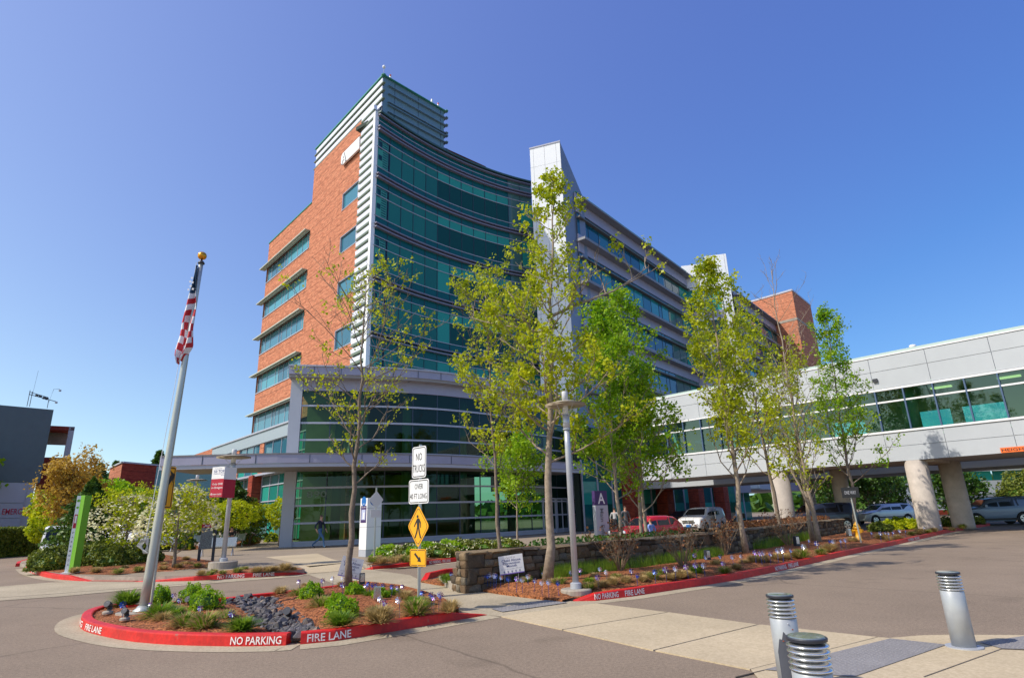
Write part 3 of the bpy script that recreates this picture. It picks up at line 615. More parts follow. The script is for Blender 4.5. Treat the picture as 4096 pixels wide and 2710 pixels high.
# sides and back of the brick volume
b = MB(TO)
b.add([ap(26.15, 0, 10.8), ap(26.15, -14, 10.8), ap(26.15, -14, 33.7), ap(26.15, 0, 33.7)], [(3, 2, 1, 0)], [[(0, 5), (14, 5), (14, 33.7), (0, 33.7)][::-1]])
b.add([ap(13.9, 0, 33.7), ap(13.9, -14, 33.7), ap(13.9, -14, 37.75), ap(13.9, 0, 37.75)], [(3, 2, 1, 0)], [[(0, 33.7), (14, 33.7), (14, 37.75), (0, 37.75)][::-1]])
b.quad(ap(13.9, 0, 33.72), ap(26.15, 0, 33.72), ap(26.15, -14, 33.72), ap(13.9, -14, 33.72)); b.quad(ap(2, -.3, 37.7), ap(13.9, -.3, 37.7), ap(13.9, -14, 37.7), ap(2, -14, 37.7))
b.build('side_wall', brick, T)
b = MB(TO); b.slab(ap(13.9), ap(26.2), NA, 33.7, 33.82, .4, -.33); b.build('coping', greenedge, T)
# backing volume behind the openings
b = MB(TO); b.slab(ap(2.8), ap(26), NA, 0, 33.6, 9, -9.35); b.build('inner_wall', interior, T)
# window bands
for i, (zt, zb) in enumerate(rows):
    mu = [13.95, 14.62, 17.3, 19.94, 20.8, 24.75, 25.95] if i != 1 else [13.95, 14.62, 17.3, 19.94, 20.8, 24.75, 25.95]
    w = MB(TO)
    for u in mu: w.slab(ap(u), ap(u + .07), NA, zb + .06, zt, .07, -.2)
    w.slab(ap(13.9), ap(26.15), NA, zb, zb + .09, .26, -.2)
    w.build('window_frame', frame_m, T)
    for k in range(len(mu) - 1):
        g = MB(TO); g.quad(ap(mu[k + 1], -.16, zb), ap(mu[k], -.16, zb), ap(mu[k], -.16, zt), ap(mu[k + 1], -.16, zt)); g.build('pane', random.choice(glass_s), T)
        if mu[k + 1] - mu[k] > 2:   # blinds and joints behind
            s_ = MB(TO); um = mu[k] + (mu[k + 1] - mu[k]) * random.choice((.5, .62)); s_.slab(ap(um), ap(um + .03), NA, zb + .1, zt - .02, .03, -.15); s_.build('glazing_bar', frame_m, T)
    s_ = MB(TO); s_.slab(ap(13.85), ap(27.1), NA, zt, zt + .07, .62, -.1); s_.slab(ap(13.85), ap(27.1), NA, zt - .02, zt + .09, .05, .52); s_.build('sunshade', ledge_m, T)
    s_ = MB(TO); s_.tube([ap(14.2, .35, zt - .12), ap(26.6, .35, zt - .12)], .035, 5); s_.build('sunshade_bar', ledge_m, T)
    g = MB(TO); g.slab(ap(26.02, -.9), ap(26.02, 0), A, zb, zt, .05, .16); g.build('pane', glass_s[1], T)
for i, (zt, zb) in enumerate(small):
    g = MB(TO); g.quad(ap(6.55, -.16, zb), ap(3.65, -.16, zb), ap(3.65, -.16, zt), ap(6.55, -.16, zt)); g.build('pane', glass_s[i % 2 * 2], T)
    w = MB(TO); w.slab(ap(3.6), ap(3.68), NA, zb, zt, .1, -.2); w.slab(ap(2.95), ap(6.6), NA, zb, zb + .07, .2, -.17); w.slab(ap(6.53), ap(6.6), NA, zb, zt, .16, -.17); w.slab(ap(2.95), ap(6.6), NA, zt - .07, zt, .16, -.17)
    w.slab(ap(2.95), ap(3.6), NA, (zt + zb) / 2, (zt + zb) / 2 + .05, .07, -.13); w.build('window_frame', frame_m, T)
    w = MB(TO); w.slab(ap(2.97), ap(3.6), NA, zb + .07, zt - .07, .04, -.16); w.build('window_panel', louver_m, T)
# letter sign high on the brick
b = MB(TO); P_ = lambda u, z, n=.25: ap(u, n, z)
out = [(3.0, 34.35), (3.0, 35.65), (6.45, 35.65), (6.72, 35.4), (6.72, 34.7), (6.45, 34.35)]
b.add([P_(u, z, .12) for u, z in out] + [P_(u, z, .3) for u, z in out], [tuple(range(6)), tuple(range(11, 5, -1))] + [(i, i + 6, (i + 1) % 6 + 6, (i + 1) % 6) for i in range(6)]); b.build('letter_sign', signw, T)
t_ = text('A', ap(6.55, .34, 34.45), -A, (0, 0, 1), 1.0, signw, 'lettering', T, width=.95, org=TO); b = MB(TO)
text('A', ap(6.62, .31, 34.38), -A, (0, 0, 1), 1.14, dark, 'lettering', T, width=1.1, org=TO)
# slatted strip beside the corner
b = MB(TO); b.slab(ap(.3), ap(2.75), NA, 5, 37.5, .1, -.35); b.build('louver_backing', dark_frame, T)  # dark sheet puts the shadow of the slat gaps into its colour
z = 37.55; k = 0
while z > 11.8:
    b = MB(TO); b.add([ap(.35, .02, z), ap(2.7, .02, z), ap(2.7, .34, z - .10), ap(.35, .34, z - .10), ap(.35, -.02, z - .54), ap(2.7, -.02, z - .54), ap(2.7, .30, z - .46), ap(.35, .30, z - .46)], [(3, 2, 1, 0), (3, 7, 6, 2), (4, 5, 6, 7), (0, 4, 7, 3), (1, 2, 6, 5), (0, 1, 5, 4)]); b.build('louver_slat', louver_m, T)
    b = MB(TO); b.slab(ap(.33), ap(2.72), NA, z - .68, z - .55, .36, .0); b.build('louver_lip', louver_shade, T)  # lip darkened and thickened to stand for the shadow under each slat
    z -= .80
b = MB(TO); b.slab(ap(-.02), ap(.33), NA, 5, 36.6, .35, .0); b.slab(ap(2.66), ap(2.76), NA, 5, 37.7, .12, .0); b.build('corner_post', signw, T)
# rooftop slatted box
PS = 1.032; PZ = lambda z: 1.6 + (z - 1.6) * PS
P0 = np.array([-10.87, 44.55, 0]) * PS
def bp(u, n=0.0, z=0.0): return P0 + B * u * PS + NB * n + np.array([0, 0, PZ(z) if z else 0])
def pp(u, n=0.0, z=0.0): return P0 + A * u * PS + NA * n + np.array([0, 0, PZ(z) if z else 0])
b = MB(TO); fp = [bp(0), bp(7.05), bp(7.05) + A * 14.1 * PS, pp(14.1)]; b.prism(fp, 34.5, PZ(40.3)); b.build('penthouse_wall', pent_m, T)
b = MB(TO); b.slab(pp(-.0), pp(14.1), NA, 37.4, PZ(40.2), .05, .0); b.build('penthouse_front', dark_frame, T)  # dark backing, shadow between the roof box panels painted in
for i, z in enumerate((40.3, 39.45, 38.63, 37.75)):
    ue = 14.4 if i < 4 else 2.4
    b = MB(TO); b.slab(pp(-.35), pp(ue), NA, PZ(z) - .10, PZ(z) + .03, .26, -.02); b.build('penthouse_slat', greenedge if i == 0 else louver_shade, T)  # dark slat edges carry painted shadow lines between the white panels
    b = MB(TO); b.slab(pp(-.02), pp(ue - .3), NA, PZ(z) - .70, PZ(z) - .26, .10, .05); b.build('penthouse_panel', louver_m, T)
for i, z in enumerate((40.3, 39.5, 38.65, 37.75, 37.45, 36.7, 35.85)):
    b = MB(TO); b.slab(bp(.45 if i else -.3), bp(7.4), NB, PZ(z) - .05, PZ(z) + .03, .24, .0); b.slab(bp(7.05), bp(7.3), NB, PZ(z) - .06, PZ(z) + .03, 1.2, -.8); b.build('penthouse_slat', greenedge if i == 0 else pent_m, T)
for u in (1.2, 3.9, 6.6):
    b = MB(TO); b.slab(bp(u), bp(u + .03), NB, 35, PZ(40.2), .02, .0); b.build('panel_joint', dark_frame, T)
# rooftop bits
aerial = empty('roof_beacon', bp(.1, -.2, 40.3), label='thin mast with white ball on the topmost corner of the tower roof', cat='beacon')
b = MB(aerial.location); b.tube([bp(.1, -.2, 40.3), bp(.1, -.2, 41.4)], .03, 5); b.build('mast', steel, aerial); b = MB(aerial.location); b.lathe([(.0, 0), (.12, .05), (.17, .17), (.12, .3), (.03, .36)], bp(.1, -.2, 41.35), 8); b.build('ball', signw, aerial, True)
for u, m_, l in ((.75, orange, 'small orange topped vent beside the mast on the tower roof'), (5.6, signw, 'small white vent capped near the back of the tower roof edge'), (6.4, redk, 'small red warning light at the far end of the tower roof edge')):
    v = empty('roof_vent', bp(u, -.1, 40.33), label=l, cat='roof vent'); b = MB(v.location); b.lathe([(.10, 0), (.10, .35), (.12, .36), (.11, .45), (.02, .48)], bp(u, -.1, 40.33), 8); b.build('pipe', signw, v); b = MB(v.location); b.lathe([(.07, .48), (.09, .52), (.08, .66), (.02, .7)], bp(u, -.1, 40.33), 8); b.build('cap', m_, v)

# curved curtain wall
pts = np.array([(-11.25, 44.75), (-9.8, 46.8), (-7.64, 49.49), (-4.69, 52.4), (-1.0, 55.3), (0.9, 56.5), (2.65, 57.35)])
seg = np.r_[0, np.cumsum(np.linalg.norm(np.diff(pts, axis=0), axis=1))]; cx = np.polyfit(seg, pts[:, 0], 3); cy = np.polyfit(seg, pts[:, 1], 3); SL = seg[-1]
def cw_(s): return np.array([np.polyval(cx, s), np.polyval(cy, s), 0])
def cn_(s):
    t = cw_(min(s + .05, SL)) - cw_(max(s - .05, 0)); t /= np.linalg.norm(t); return np.array([t[1], -t[0], 0])
NB_ = 13; ss = np.linspace(0, SL, NB_ + 1)
fl = [35.05, 30.28, 25.52, 20.66, 15.9]
CW = empty('curved_glass_front', cw_(SL / 2), label='concave curved wall of dark teal glass between the brick tower and the white fin', cat='glass wall'); CO = np.array(CW.location)
levels = []
for i, z in enumerate(fl): levels.append((z - .05, z - 1.05, 'sp')); levels.append((z - 1.05, z - 1.95, 'up')); levels.append((z - 1.95, z - 3.95, 'mn')); levels.append((z - 3.95, z - 4.72, 'sp'))
levels = [(36.5, 35.8, 'sp'), (35.8, 35.1, 'sp')] + levels
bmir = {}
for k in range(NB_):
    s0, s1 = ss[k], ss[k + 1]; p0, p1 = cw_(s0), cw_(s1); n = cn_((s0 + s1) / 2)
    for (zt, zb, ty) in levels:
        if k == 0 and ty in ('up', 'mn'): m_ = see_c
        elif k >= 11: m_ = glass_gr if ty == 'sp' else (glass_gr if k == 11 else glass_t[2])
        elif ty == 'sp': m_ = glass_t[0]
        elif ty == 'up': m_ = glass_t[1] if k < 5 else glass_t[2]
        else: m_ = glass_t[1] if k < 4 else (glass_t[4] if k == 4 else glass_t[3])
        if ty == 'mn' and k == 5 and zt < 24: m_ = glass_t[2]
        jt = random.uniform(-.006, .006)
        g = MB(CO); g.quad(p0 + n * (.0 + jt) + [0, 0, zb], p1 + n * (-jt) + [0, 0, zb], p1 + n * (-jt) + [0, 0, zt], p0 + n * jt + [0, 0, zt]); g.build('pane', m_, CW)
    b = MB(CO)
    if k: b.slab(p0 - (p1 - p0) * .015, p0 + (p1 - p0) * .015, n, 11, 36.4, .05, -.01); b.build('mullion', dark_frame, CW)
def ring(z0, z1, t, t0, m_, nm):
    b = MB(CO); S = np.linspace(-.1, SL, 27)
    for a, c in zip(S[:-1], S[1:]):
        na, nc = cn_(max(a, 0)), cn_(c); a0, a1 = cw_(a) + na * t0, cw_(a) + na * (t0 + t); c0, c1 = cw_(c) + nc * t0, cw_(c) + nc * (t0 + t)
        b.add([(*q[:2], z) for z in (z0, z1) for q in (a0, c0, c1, a1)], [(0, 3, 2, 1), (4, 5, 6, 7), (3, 7, 6, 2), (0, 4, 7, 3), (1, 2, 6, 5)])
    b.build(nm, m_, CW)
for z in fl:
    ring(z - .02, z + .09, .32, .0, mat('curved_ledge', (.21, .20, .26), rough=.4, var=0), 'ledge'); ring(z - .36, z - .24, .32, .0, MATS['curved_ledge'], 'ledge')
    for dz in (-1.05, -1.95, -3.95): ring(z + dz - .03, z + dz + .03, .06, .0, frame_m, 'transom')
ring(36.45, 36.62, .5, -.1, mat('dark_coping', (.04, .10, .10), var=0), 'coping'); ring(35.75, 35.81, .06, 0, frame_m, 'transom'); ring(36.2, 36.3, .3, 0, MATS['curved_ledge'], 'ledge')
b = MB(CO)
for a, c in zip(np.linspace(1.8, SL, 8)[:-1], np.linspace(1.8, SL, 8)[1:]): b.slab(cw_(a), cw_(c), cn_((a + c) / 2), 5, 36.4, .3, -.5)
for a, c in zip(np.linspace(0, SL, 8)[:-1], np.linspace(0, SL, 8)[1:]): b.slab(cw_(a), cw_(c), cn_((a + c) / 2), 36.1, 36.45, 3, -3.1)
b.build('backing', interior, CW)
# slatted shutters seen through the first bay
for z in fl:
    p0, p1 = cw_(.15), cw_(SL / NB_ - .1); n = cn_(.7); b = MB(CO); d = (p1 - p0)
    for a, c in ((0, .05), (.42, .47), (.95, 1.0)): b.slab(p0 + d * a, p0 + d * c, n, z - 3.85, z - 1.15, .04, -.13)
    b.slab(p0, p1, n, z - 1.2, z - 1.12, .04, -.13); b.slab(p0, p1, n, z - 3.9, z - 3.82, .04, -.13); b.slab(p0, p0 + d * .42, n, z - 2.6, z - 2.0, .02, -.12); b.slab(p0, p0 + d * .42, n, z - 3.85, z - 3.1, .02, -.12)
    b.build('shutter_frame', glass_pale, CW)
    for i in range(11):
        zz = z - 3.75 + i * .235; b = MB(CO); b.slab(p0 + d * .47, p0 + d * .95, n, zz, zz + .13, .02, -.12); b.build('shutter_slat', glass_pale, CW)
    b = MB(CO); b.slab(p0, p1, n, z - 4, z - 1, .02, -.3); b.build('shutter_back', glass_t[0], CW)

# white fin
FL = np.array([2.60, 54.98, 0]); FR = np.array([5.76, 53.83, 0]); fd = (FR - FL) / np.linalg.norm(FR - FL); fn = np.array([fd[1], -fd[0], 0]); back = azv(38.1)
F = empty('white_fin', (FL + FR) / 2, label='tall white panelled fin wall rising above the roofs beside the curved glass', cat='fin wall'); FO = np.array(F.location)
WQ = np.array([7.0, 54.55, 0]); WN = np.array([math.cos(math.radians(38.1)), -math.sin(math.radians(38.1)), 0])
def wp(u, n=0.0, z=0.0): return WQ + back * u + WN * n + np.array([0, 0, z])
bk = FR + back * 3.2 - np.array([.4, 0, 0]); sl_ = wp(1.6, .1)
b = MB(FO); SR = wp(1.35, .25)
prof = [(0, 0), (0, 39.3), (3.1, 33.4), (3.1, 0)]
side_d = (SR - FR); side_d[2] = 0; sL = np.linalg.norm(side_d); side_d /= sL
vsR = [FR, FR + [0, 0, 39.25], SR + [0, 0, 33.4], SR]; vsL = [FL - fn * .02, FL + [0, 0, 39.25], FL + side_d * sL + [0, 0, 33.4], FL + side_d * sL]
b.add([p for p in vsR] + [p for p in vsL], [(0, 3, 2, 1), (4, 5, 6, 7), (1, 2, 6, 5), (2, 3, 7, 6), (0, 1, 5, 4)]); b.build('fin_body', mat('fin_shaded_side', (.17, .22, .32), rough=.3, scale=1, var=.05), F)  # shade of the fin's side painted in as a darker, bluer colour
fw_ = np.linalg.norm(FR - FL); us_ = [0, .38, 1.62, 2.9, fw_]; zz = [39.25, 37.2, 33.6, 31.0, 28.3, 25.6, 22.9, 20.2, 17.5, 14.8, 12.1, 9.4, 5.5]
zz = [39.25, 36.9, 33.8, 31.3, 28.6, 26.0, 23.2, 20.4, 17.6, 14.8, 12, 9.2, 5]
for i in range(4):
    for k in range(len(zz) - 1):
        b = MB(FO); b.slab(FL + fd * (us_[i] + .012), FL + fd * (us_[i + 1] - .012), fn, zz[k + 1] + .012, zz[k] - .012, .05, .01 + random.uniform(0, .004)); b.build('panel', panel_w, F)
b = MB(FO); b.slab(FL - fd * .03, FR + fd * .03, fn, 39.2, 39.36, .12, .0); b.build('coping', frame_m, F)
# office wing
W = empty('glass_wing', wp(14, 0, 0), label='long shaded wing of blue glass bands running back from the white fin', cat='building'); WO = np.array(W.location)
def wing(root, org, base, dirv, nrm, L, top, us, nfl, cut=0):
    P = lambda u, n=0.0, z=0.0: base + dirv * u + nrm * n + np.array([0, 0, z])
    b = MB(org); b.slab(P(0), P(L), nrm, 4, top - .1, 12, -12.3); b.build('wing_wall', fascia_m, root)
    b = MB(org); b.slab(P(0), P(L + .2), nrm, top - 1.05, top - .06, .12, -.05); b.build('parapet', fascia_m, root)
    b = MB(org); b.slab(P(0), P(L + .25), nrm, top - .06, top, .3, -.1); b.build('coping', greenedge, root)
    for f in range(nfl):
        z = top - 1.0 - f * 4.63
        b = MB(org); b.slab(P(-.2), P(L + .9), nrm, z - .14, z + (.02 if f == 0 else .14), 1.0, .0); b.build('sunshade', mat('brow_metal', (.20, .21, .24), rough=.45, var=0), root)
        gt = z - 1.34 if f == 0 else z - 1.2; gb = z - 3.85
        b = MB(org); b.slab(P(0), P(L), nrm, gt, z - .13, .14, .0); b.build('spandrel', fascia_m, root)
        if f < nfl - 1: b = MB(org); b.slab(P(0), P(L), nrm, z - 4.5, gb, .14, .0); b.build('spandrel', fascia_m, root)
        zm = gt - .62
        for k in range(len(us) - 1):
            q = MB(org); n0 = .03
            m1 = random.choice(glass_w[:2]); m2 = random.choice([glass_w[0], glass_w[0], glass_w[1], glass_w[2]])
            if us[k] > L - 8: m1 = glass_gr; m2 = glass_gr if us[k] < L - 3 else glass_t[2]
            q.quad(P(us[k], n0, zm), P(us[k + 1], n0, zm), P(us[k + 1], n0, gt), P(us[k], n0, gt)); q.build('pane', m1, root)
            q = MB(org); q.quad(P(us[k], n0, gb), P(us[k + 1], n0, gb), P(us[k + 1], n0, zm), P(us[k], n0, zm)); q.build('pane', m2, root)
            q = MB(org); q.slab(P(us[k] - .03), P(us[k] + .03), nrm, gb, gt, .06, .0); q.build('mullion', dark_frame, root)
        q = MB(org); q.slab(P(0), P(L), nrm, zm - .08, zm + .06, .42, .03); q.build('light_shelf', mat('shelf_dark', (.12, .12, .11), var=0), root)
mus = [0.05, 2.2, 4.32, 6.49, 8.66, 9.53, 11.65, 13.89, 16.01, 18.12, 19.04, 21.04, 23.25, 25.44, 27.56, 28.4]
wing(W, WO, WQ, back, WN, 28.4, 33.7, mus, 5)
# link between wing and second fin (bright white box, green glass)
w2 = empty('second_white_fin', (31.9, 84.1, 0), label='smaller white panelled fin with a green glass link, far along the glass wing', cat='fin wall'); O2 = np.array(w2.location)
q0 = wp(28.4, 0); fL2 = np.array([30.33, 84.46, 0]); fR2 = np.array([33.42, 83.73, 0]); f2d = (fR2 - fL2) / np.linalg.norm(fR2 - fL2); f2n = np.array([f2d[1], -f2d[0], 0])
la = q0 + back * .2 - WN * .5; lb = la + azv(125) * -.0 + (fL2 - la) * 1.02; ln = (lb - la) / np.linalg.norm(lb - la); lnn = np.array([ln[1], -ln[0], 0])
la = wp(28.5, -.4); l2 = la + f2d * 5.0; 
b = MB(O2); b.slab(la, l2, f2n, 31.2, 34.6, 3, -3); b.build('link_parapet', signw, w2)
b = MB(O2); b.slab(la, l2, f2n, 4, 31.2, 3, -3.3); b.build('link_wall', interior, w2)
for i in range(6):
    z = 30.8 - i * 4.6; g = MB(O2); g.slab(la, l2, f2n, z - 3.2, z, .04, -.25); g.build('pane', glass_t[2] if i == 0 else glass_t[0], w2)
    g = MB(O2); g.slab(la, l2, f2n, z, z + .25, .3, -.2); g.slab(la, l2, f2n, z - 1.5, z - 1.42, .1, -.2); [g.slab(la + f2d * u, la + f2d * (u + .15), f2n, z - 3.2, z, .12, -.2) for u in (0, 1.1, 2.4, 4.7)]; g.build('window_frame', signw, w2)
    g = MB(O2); g.slab(la, l2, f2n, z - 4.4, z - 3.2, .3, -.3); g.build('spandrel', fascia_m, w2)
b = MB(O2); b.slab(fL2, fR2, f2n, 4, 39.2, .8, -.8); b.build('fin_body', panel_g, w2)
w2w = np.linalg.norm(fR2 - fL2)
for u0, u1 in ((0, 1.45), (1.45, 2.85), (2.85, w2w)):
    for k in range(9): b = MB(O2); b.slab(fL2 + f2d * (u0 + .02), fL2 + f2d * (u1 - .02), f2n, 39.2 - (k + 1) * 3.9 + .02, 39.2 - k * 3.9 - .02, .05, .01); b.build('panel', panel_w, w2)
W3 = empty('far_glass_wing', (42, 94, 0), label='far wing with glass bands between the second fin and the distant brick tower', cat='building')
base3 = np.array([34.0, 84.6, 0]); mus3 = list(np.arange(0, 24.5, 2.2)); wing(W3, np.array(W3.location), base3, azv(39.0), np.array([math.cos(math.radians(39)), -math.sin(math.radians(39)), 0]), 24.3, 33.7, mus3, 5)
# distant brick tower
bt = empty('distant_brick_tower', (50, 98, 0), label='distant plain brick tower with pale stone bands behind the wings', cat='building'); bo = np.array(bt.location)
c0 = np.array([49.7, 97.8, 0]); cl = np.array([44.4, 103.4, 0]); cr = np.array([57.2, 106.6, 0])
nl = np.array([-(cl - c0)[1], (cl - c0)[0], 0]); nl /= np.linalg.norm(nl); 
if nl @ (C0 - c0) < 0: nl = -nl
nr = np.array([-(cr - c0)[1], (cr - c0)[0], 0]); nr /= np.linalg.norm(nr)
if nr @ (C0 - c0) < 0: nr = -nr
cl2 = c0 + (cl - c0) * 1.7; Lw = np.linalg.norm(cl2 - c0)
b = MB(bo); b.quad(cl2 + [0, 0, 4], c0 + [0, 0, 4], c0 + [0, 0, 38], cl2 + [0, 0, 38], [(Lw, 4), (0, 4), (0, 38), (Lw, 38)]); Rw = np.linalg.norm(cr - c0)
b.quad(c0 + [0, 0, 4], cr + [0, 0, 4], cr + [0, 0, 38], c0 + [0, 0, 38], [(0, 4), (Rw, 4), (Rw, 38), (0, 38)]); b.quad(cl2 + [0, 0, 38], c0 + [0, 0, 38], cr + [0, 0, 38], cr + (cl2 - c0) + [0, 0, 38]); b.build('brick_wall', brick, bt)
for z in (32.6, 24.0): b = MB(bo); b.slab(cl2, c0, nl, z, z + .45, .06, .0); b.slab(c0, cr, nr, z, z + .45, .06, .0); b.build('stone_band', conc2, bt)
b = MB(bo); b.slab(cl2, c0, nl, 38, 38.3, .2, -.1); b.slab(c0, cr, nr, 38, 38.3, .2, -.1); b.build('coping', frame_m, bt)

# low wing under the canopy, with brick piers
LW = empty('low_brick_wing', ap(32), label='low wing with brick piers, green windows and white roof band left of the entrance hall', cat='building'); lo = np.array(LW.location)
b = MB(lo); b.slab(ap(13.5), ap(39.9), NA, 9.6, 10.8, .12, -.0); b.build('roof_band', mat('roof_band_metal', (.33, .39, .43), rough=.4, var=0), LW)
b = MB(lo); b.slab(ap(13.5), ap(40.1), NA, 10.8, 10.95, .35, -.1); b.build('coping', frame_m, LW)
b = MB(lo); b.add([ap(39.9, 0, 10.9), ap(50, 0, 10.9), ap(50, 0, 4), ap(39.9, 0, 4)], [(0, 1, 2, 3)], [[(0, 10.9), (10, 10.9), (10, 4), (0, 4)]]); b.build('brick_wall', brick, LW)
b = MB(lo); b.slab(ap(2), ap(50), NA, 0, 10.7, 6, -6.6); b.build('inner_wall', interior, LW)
us = [2.8, 3.8, 14.2, 15.0, 21.8, 23.0, 29.5, 30.7, 37.5, 39.9]
for k in range(0, len(us) - 1):
    u0, u1 = us[k], us[k + 1]
    if k % 2 == 0 or k == 8:
        b = MB(lo); b.slab(ap(u0), ap(u1), NA, 0, 9.6, .3, -.25); b.build('brick_pier', brick, LW)
        if k in (4, 6):
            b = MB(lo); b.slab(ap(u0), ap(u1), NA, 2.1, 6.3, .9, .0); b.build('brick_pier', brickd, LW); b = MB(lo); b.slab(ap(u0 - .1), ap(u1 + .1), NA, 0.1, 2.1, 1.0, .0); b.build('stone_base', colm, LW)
    else:
        n = max(2, int((u1 - u0) / 1.9)); xs = np.linspace(u0, u1, n + 1)
        for z0, z1 in ((.3, 2.0), (2.0, 3.7), (3.7, 5.2), (5.2, 6.2), (6.4, 7.9), (7.9, 9.6)):
            for a_, c_ in zip(xs[:-1], xs[1:]):
                g = MB(lo); g.quad(ap(c_, -.1, z0), ap(a_, -.1, z0), ap(a_, -.1, z1), ap(c_, -.1, z1)); g.build('pane', random.choice([glass_t[1], glass_t[2], glass_gr] if z0 < 6 else [glass_s[2], glass_t[2]]), LW)
            g = MB(lo); g.slab(ap(u0), ap(u1), NA, z1 - .05, z1 + .05, .1, -.1); g.build('transom', frame_m, LW)
        for a_ in xs: g = MB(lo); g.slab(ap(a_ - .03), ap(a_ + .03), NA, .2, 9.6, .08, -.1); g.build('mullion', frame_m, LW)
        g = MB(lo); g.slab(ap(u0 - .4), ap(u1 + .4), NA, 6.2, 6.4, .7, .0); g.build('sunshade', frame_m, LW)
# teal wall returning towards the plaza at the left end
rw = ap(34.5, .05); re = rw + NA * 6.5 + A * 2.2
b = MB(lo); nn_ = np.array([(re - rw)[1], -(re - rw)[0], 0]); nn_ /= np.linalg.norm(nn_); 
if nn_ @ (C0 - rw) < 0: nn_ = -nn_
b.slab(rw, re, nn_, 0, 8.2, .3, .0); b.build('side_wall', mat('teal_cladding', (.13, .27, .32), rough=.5, scale=.8, var=.08), LW)
for z in (2.7, 5.4): b = MB(lo); b.slab(rw, re, nn_, z, z + .04, .02, .3); b.build('panel_joint', dark_frame, LW)
b = MB(lo); b.slab(rw, re, nn_, 3.6, 3.75, .8, .3); b.build('sunshade', frame_m, LW)

# entrance hall
fas = np.array([(-15.0, 38.3), (-11.8, 39.0), (-8.6, 39.95), (-6.1, 41.1), (-3.2, 43.2), (0.2, 46.6), (3.3, 50.4), (6.6, 55.2)])
def poly_at(P):
    s = np.r_[0, np.cumsum(np.linalg.norm(np.diff(P, axis=0), axis=1))]
    def f(t): t = min(max(t, 0), s[-1]); return np.array([np.interp(t, s, P[:, 0]), np.interp(t, s, P[:, 1]), 0])
    return f, s[-1]
fas = np.array(smooth(fas, 2)); fa, FLn = poly_at(fas); fac = np.array(offs(fas, 1.0)); fac[:, 0] += .35
fc_, FCn = poly_at(fac)
LB = empty('entrance_hall', fc_(9), label='entrance hall with full height green glass, grey metal frame and the number 890', cat='building'); bo = np.array(LB.location)
def curve_slab(b, f, L, z0, z1, t, t0, n=22, s0=0.0):
    S = np.linspace(s0, L, n)
    for a, c in zip(S[:-1], S[1:]):
        p, q = f(a), f(c); d = q - p; d /= np.linalg.norm(d); nr = np.array([d[1], -d[0], 0]); b.slab(p, q + d * .01, nr, z0, z1, t, t0)
b = MB(bo); curve_slab(b, fa, FLn, 11.13, 11.65, .10, .0); b.build('fascia', fascia_m, LB)
b = MB(bo); curve_slab(b, fa, FLn, 11.65, 11.75, .4, -.2); b.build('coping', frame_m, LB)
b = MB(bo); curve_slab(b, fa, FLn, 10.95, 11.13, 2.2, -2.2); b.build('fascia_soffit', soffit, LB)
b = MB(bo); curve_slab(b, fc_, FCn, 10.19, 10.95, .12, .0); b.build('header', fascia_m, LB)
for s_ in np.arange(1.6, FLn, 1.75): p = fa(s_); d = fa(s_ + .1) - p; d /= np.linalg.norm(d); b = MB(bo); b.slab(p, p + d * .03, np.array([d[1], -d[0], 0]), 11.14, 11.64, .02, .1); b.build('panel_joint', dark_frame, LB)
for (z0, z1) in ((10.19, 9.16), (9.16, 7.99), (7.99, 6.86), (6.86, 5.9), (5.0, 3.75), (3.75, 2.64), (2.64, 1.55), (1.55, .4)):
    S = np.arange(.55, FCn, 1.86)
    for a, c in zip(S[:-1], S[1:]):
        p, q = fc_(a), fc_(c); g = MB(bo); g.quad(p + [0, 0, z1], q + [0, 0, z1], q + [0, 0, z0], p + [0, 0, z0]); g.build('pane', see, LB)
    b = MB(bo); curve_slab(b, fc_, FCn, z1 - .06, z1 + .06, .14, -.02); b.build('transom', frame_m, LB)
    for a in S[1:]:
        p = fc_(a); d = fc_(a + .1) - fc_(a - .1); d /= np.linalg.norm(d); b = MB(bo); b.slab(p - d * .035, p + d * .035, np.array([d[1], -d[0], 0]), z1, z0, .06, -.04); b.build('mullion', dark_frame, LB)
b = MB(bo); curve_slab(b, fc_, FCn, .1, .42, .12, -.02); b.build('plinth', panel_g, LB)
pL = fc_(0); d0 = fc_(1) - fc_(0); d0 /= np.linalg.norm(d0); n0 = np.array([d0[1], -d0[0], 0])
b = MB(bo); b.slab(pL - d0 * .25, pL + d0 * .5, n0, .1, 11.0, .3, -.1); b.slab(pL - d0 * .25, pL - d0 * .0, n0, .1, 11.0, 4, -4); b.build('corner_frame', panel_g, LB)
# interior of the hall: floors, back wall, columns, ceiling lights
b = MB(bo); inn = np.array(offs(fac, 7.0)); S = list(zip(fac[::8], inn[::8]))
for z in (5.15, 10.6): 
    for (p, q), (p2, q2) in zip(S[:-1], S[1:]): b.add([(*p, z), (*p2, z), (*q2, z), (*q, z), (*p, z + .5), (*p2, z + .5), (*q2, z + .5), (*q, z + .5)], [(0, 3, 2, 1), (4, 5, 6, 7), (0, 1, 5, 4)])
b.build('floor_slab', inter_w, LB)
b = MB(bo)
for (p, q), (p2, q2) in zip(S[:-1], S[1:]): b.quad((*q, .1), (*q2, .1), (*q2, 11), (*q, 11))
b.build('back_wall', mat('hall_back_wall', (.16, .19, .08), scale=.35, var=.5), LB)
for s_ in (3.0, 8.0, 13.2, 18.5):
    p = fc_(s_); d = fc_(s_ + .1) - p; d /= np.linalg.norm(d); q = p - np.array([d[1], -d[0], 0]) * 1.6
    b = MB(bo); b.lathe([(.32, .1), (.32, 10.9)], (q[0], q[1], 0), 12); b.build('hall_column', inter_w, LB, True)
nm_ = mat('number_grey', (.16, .17, .19), var=0)
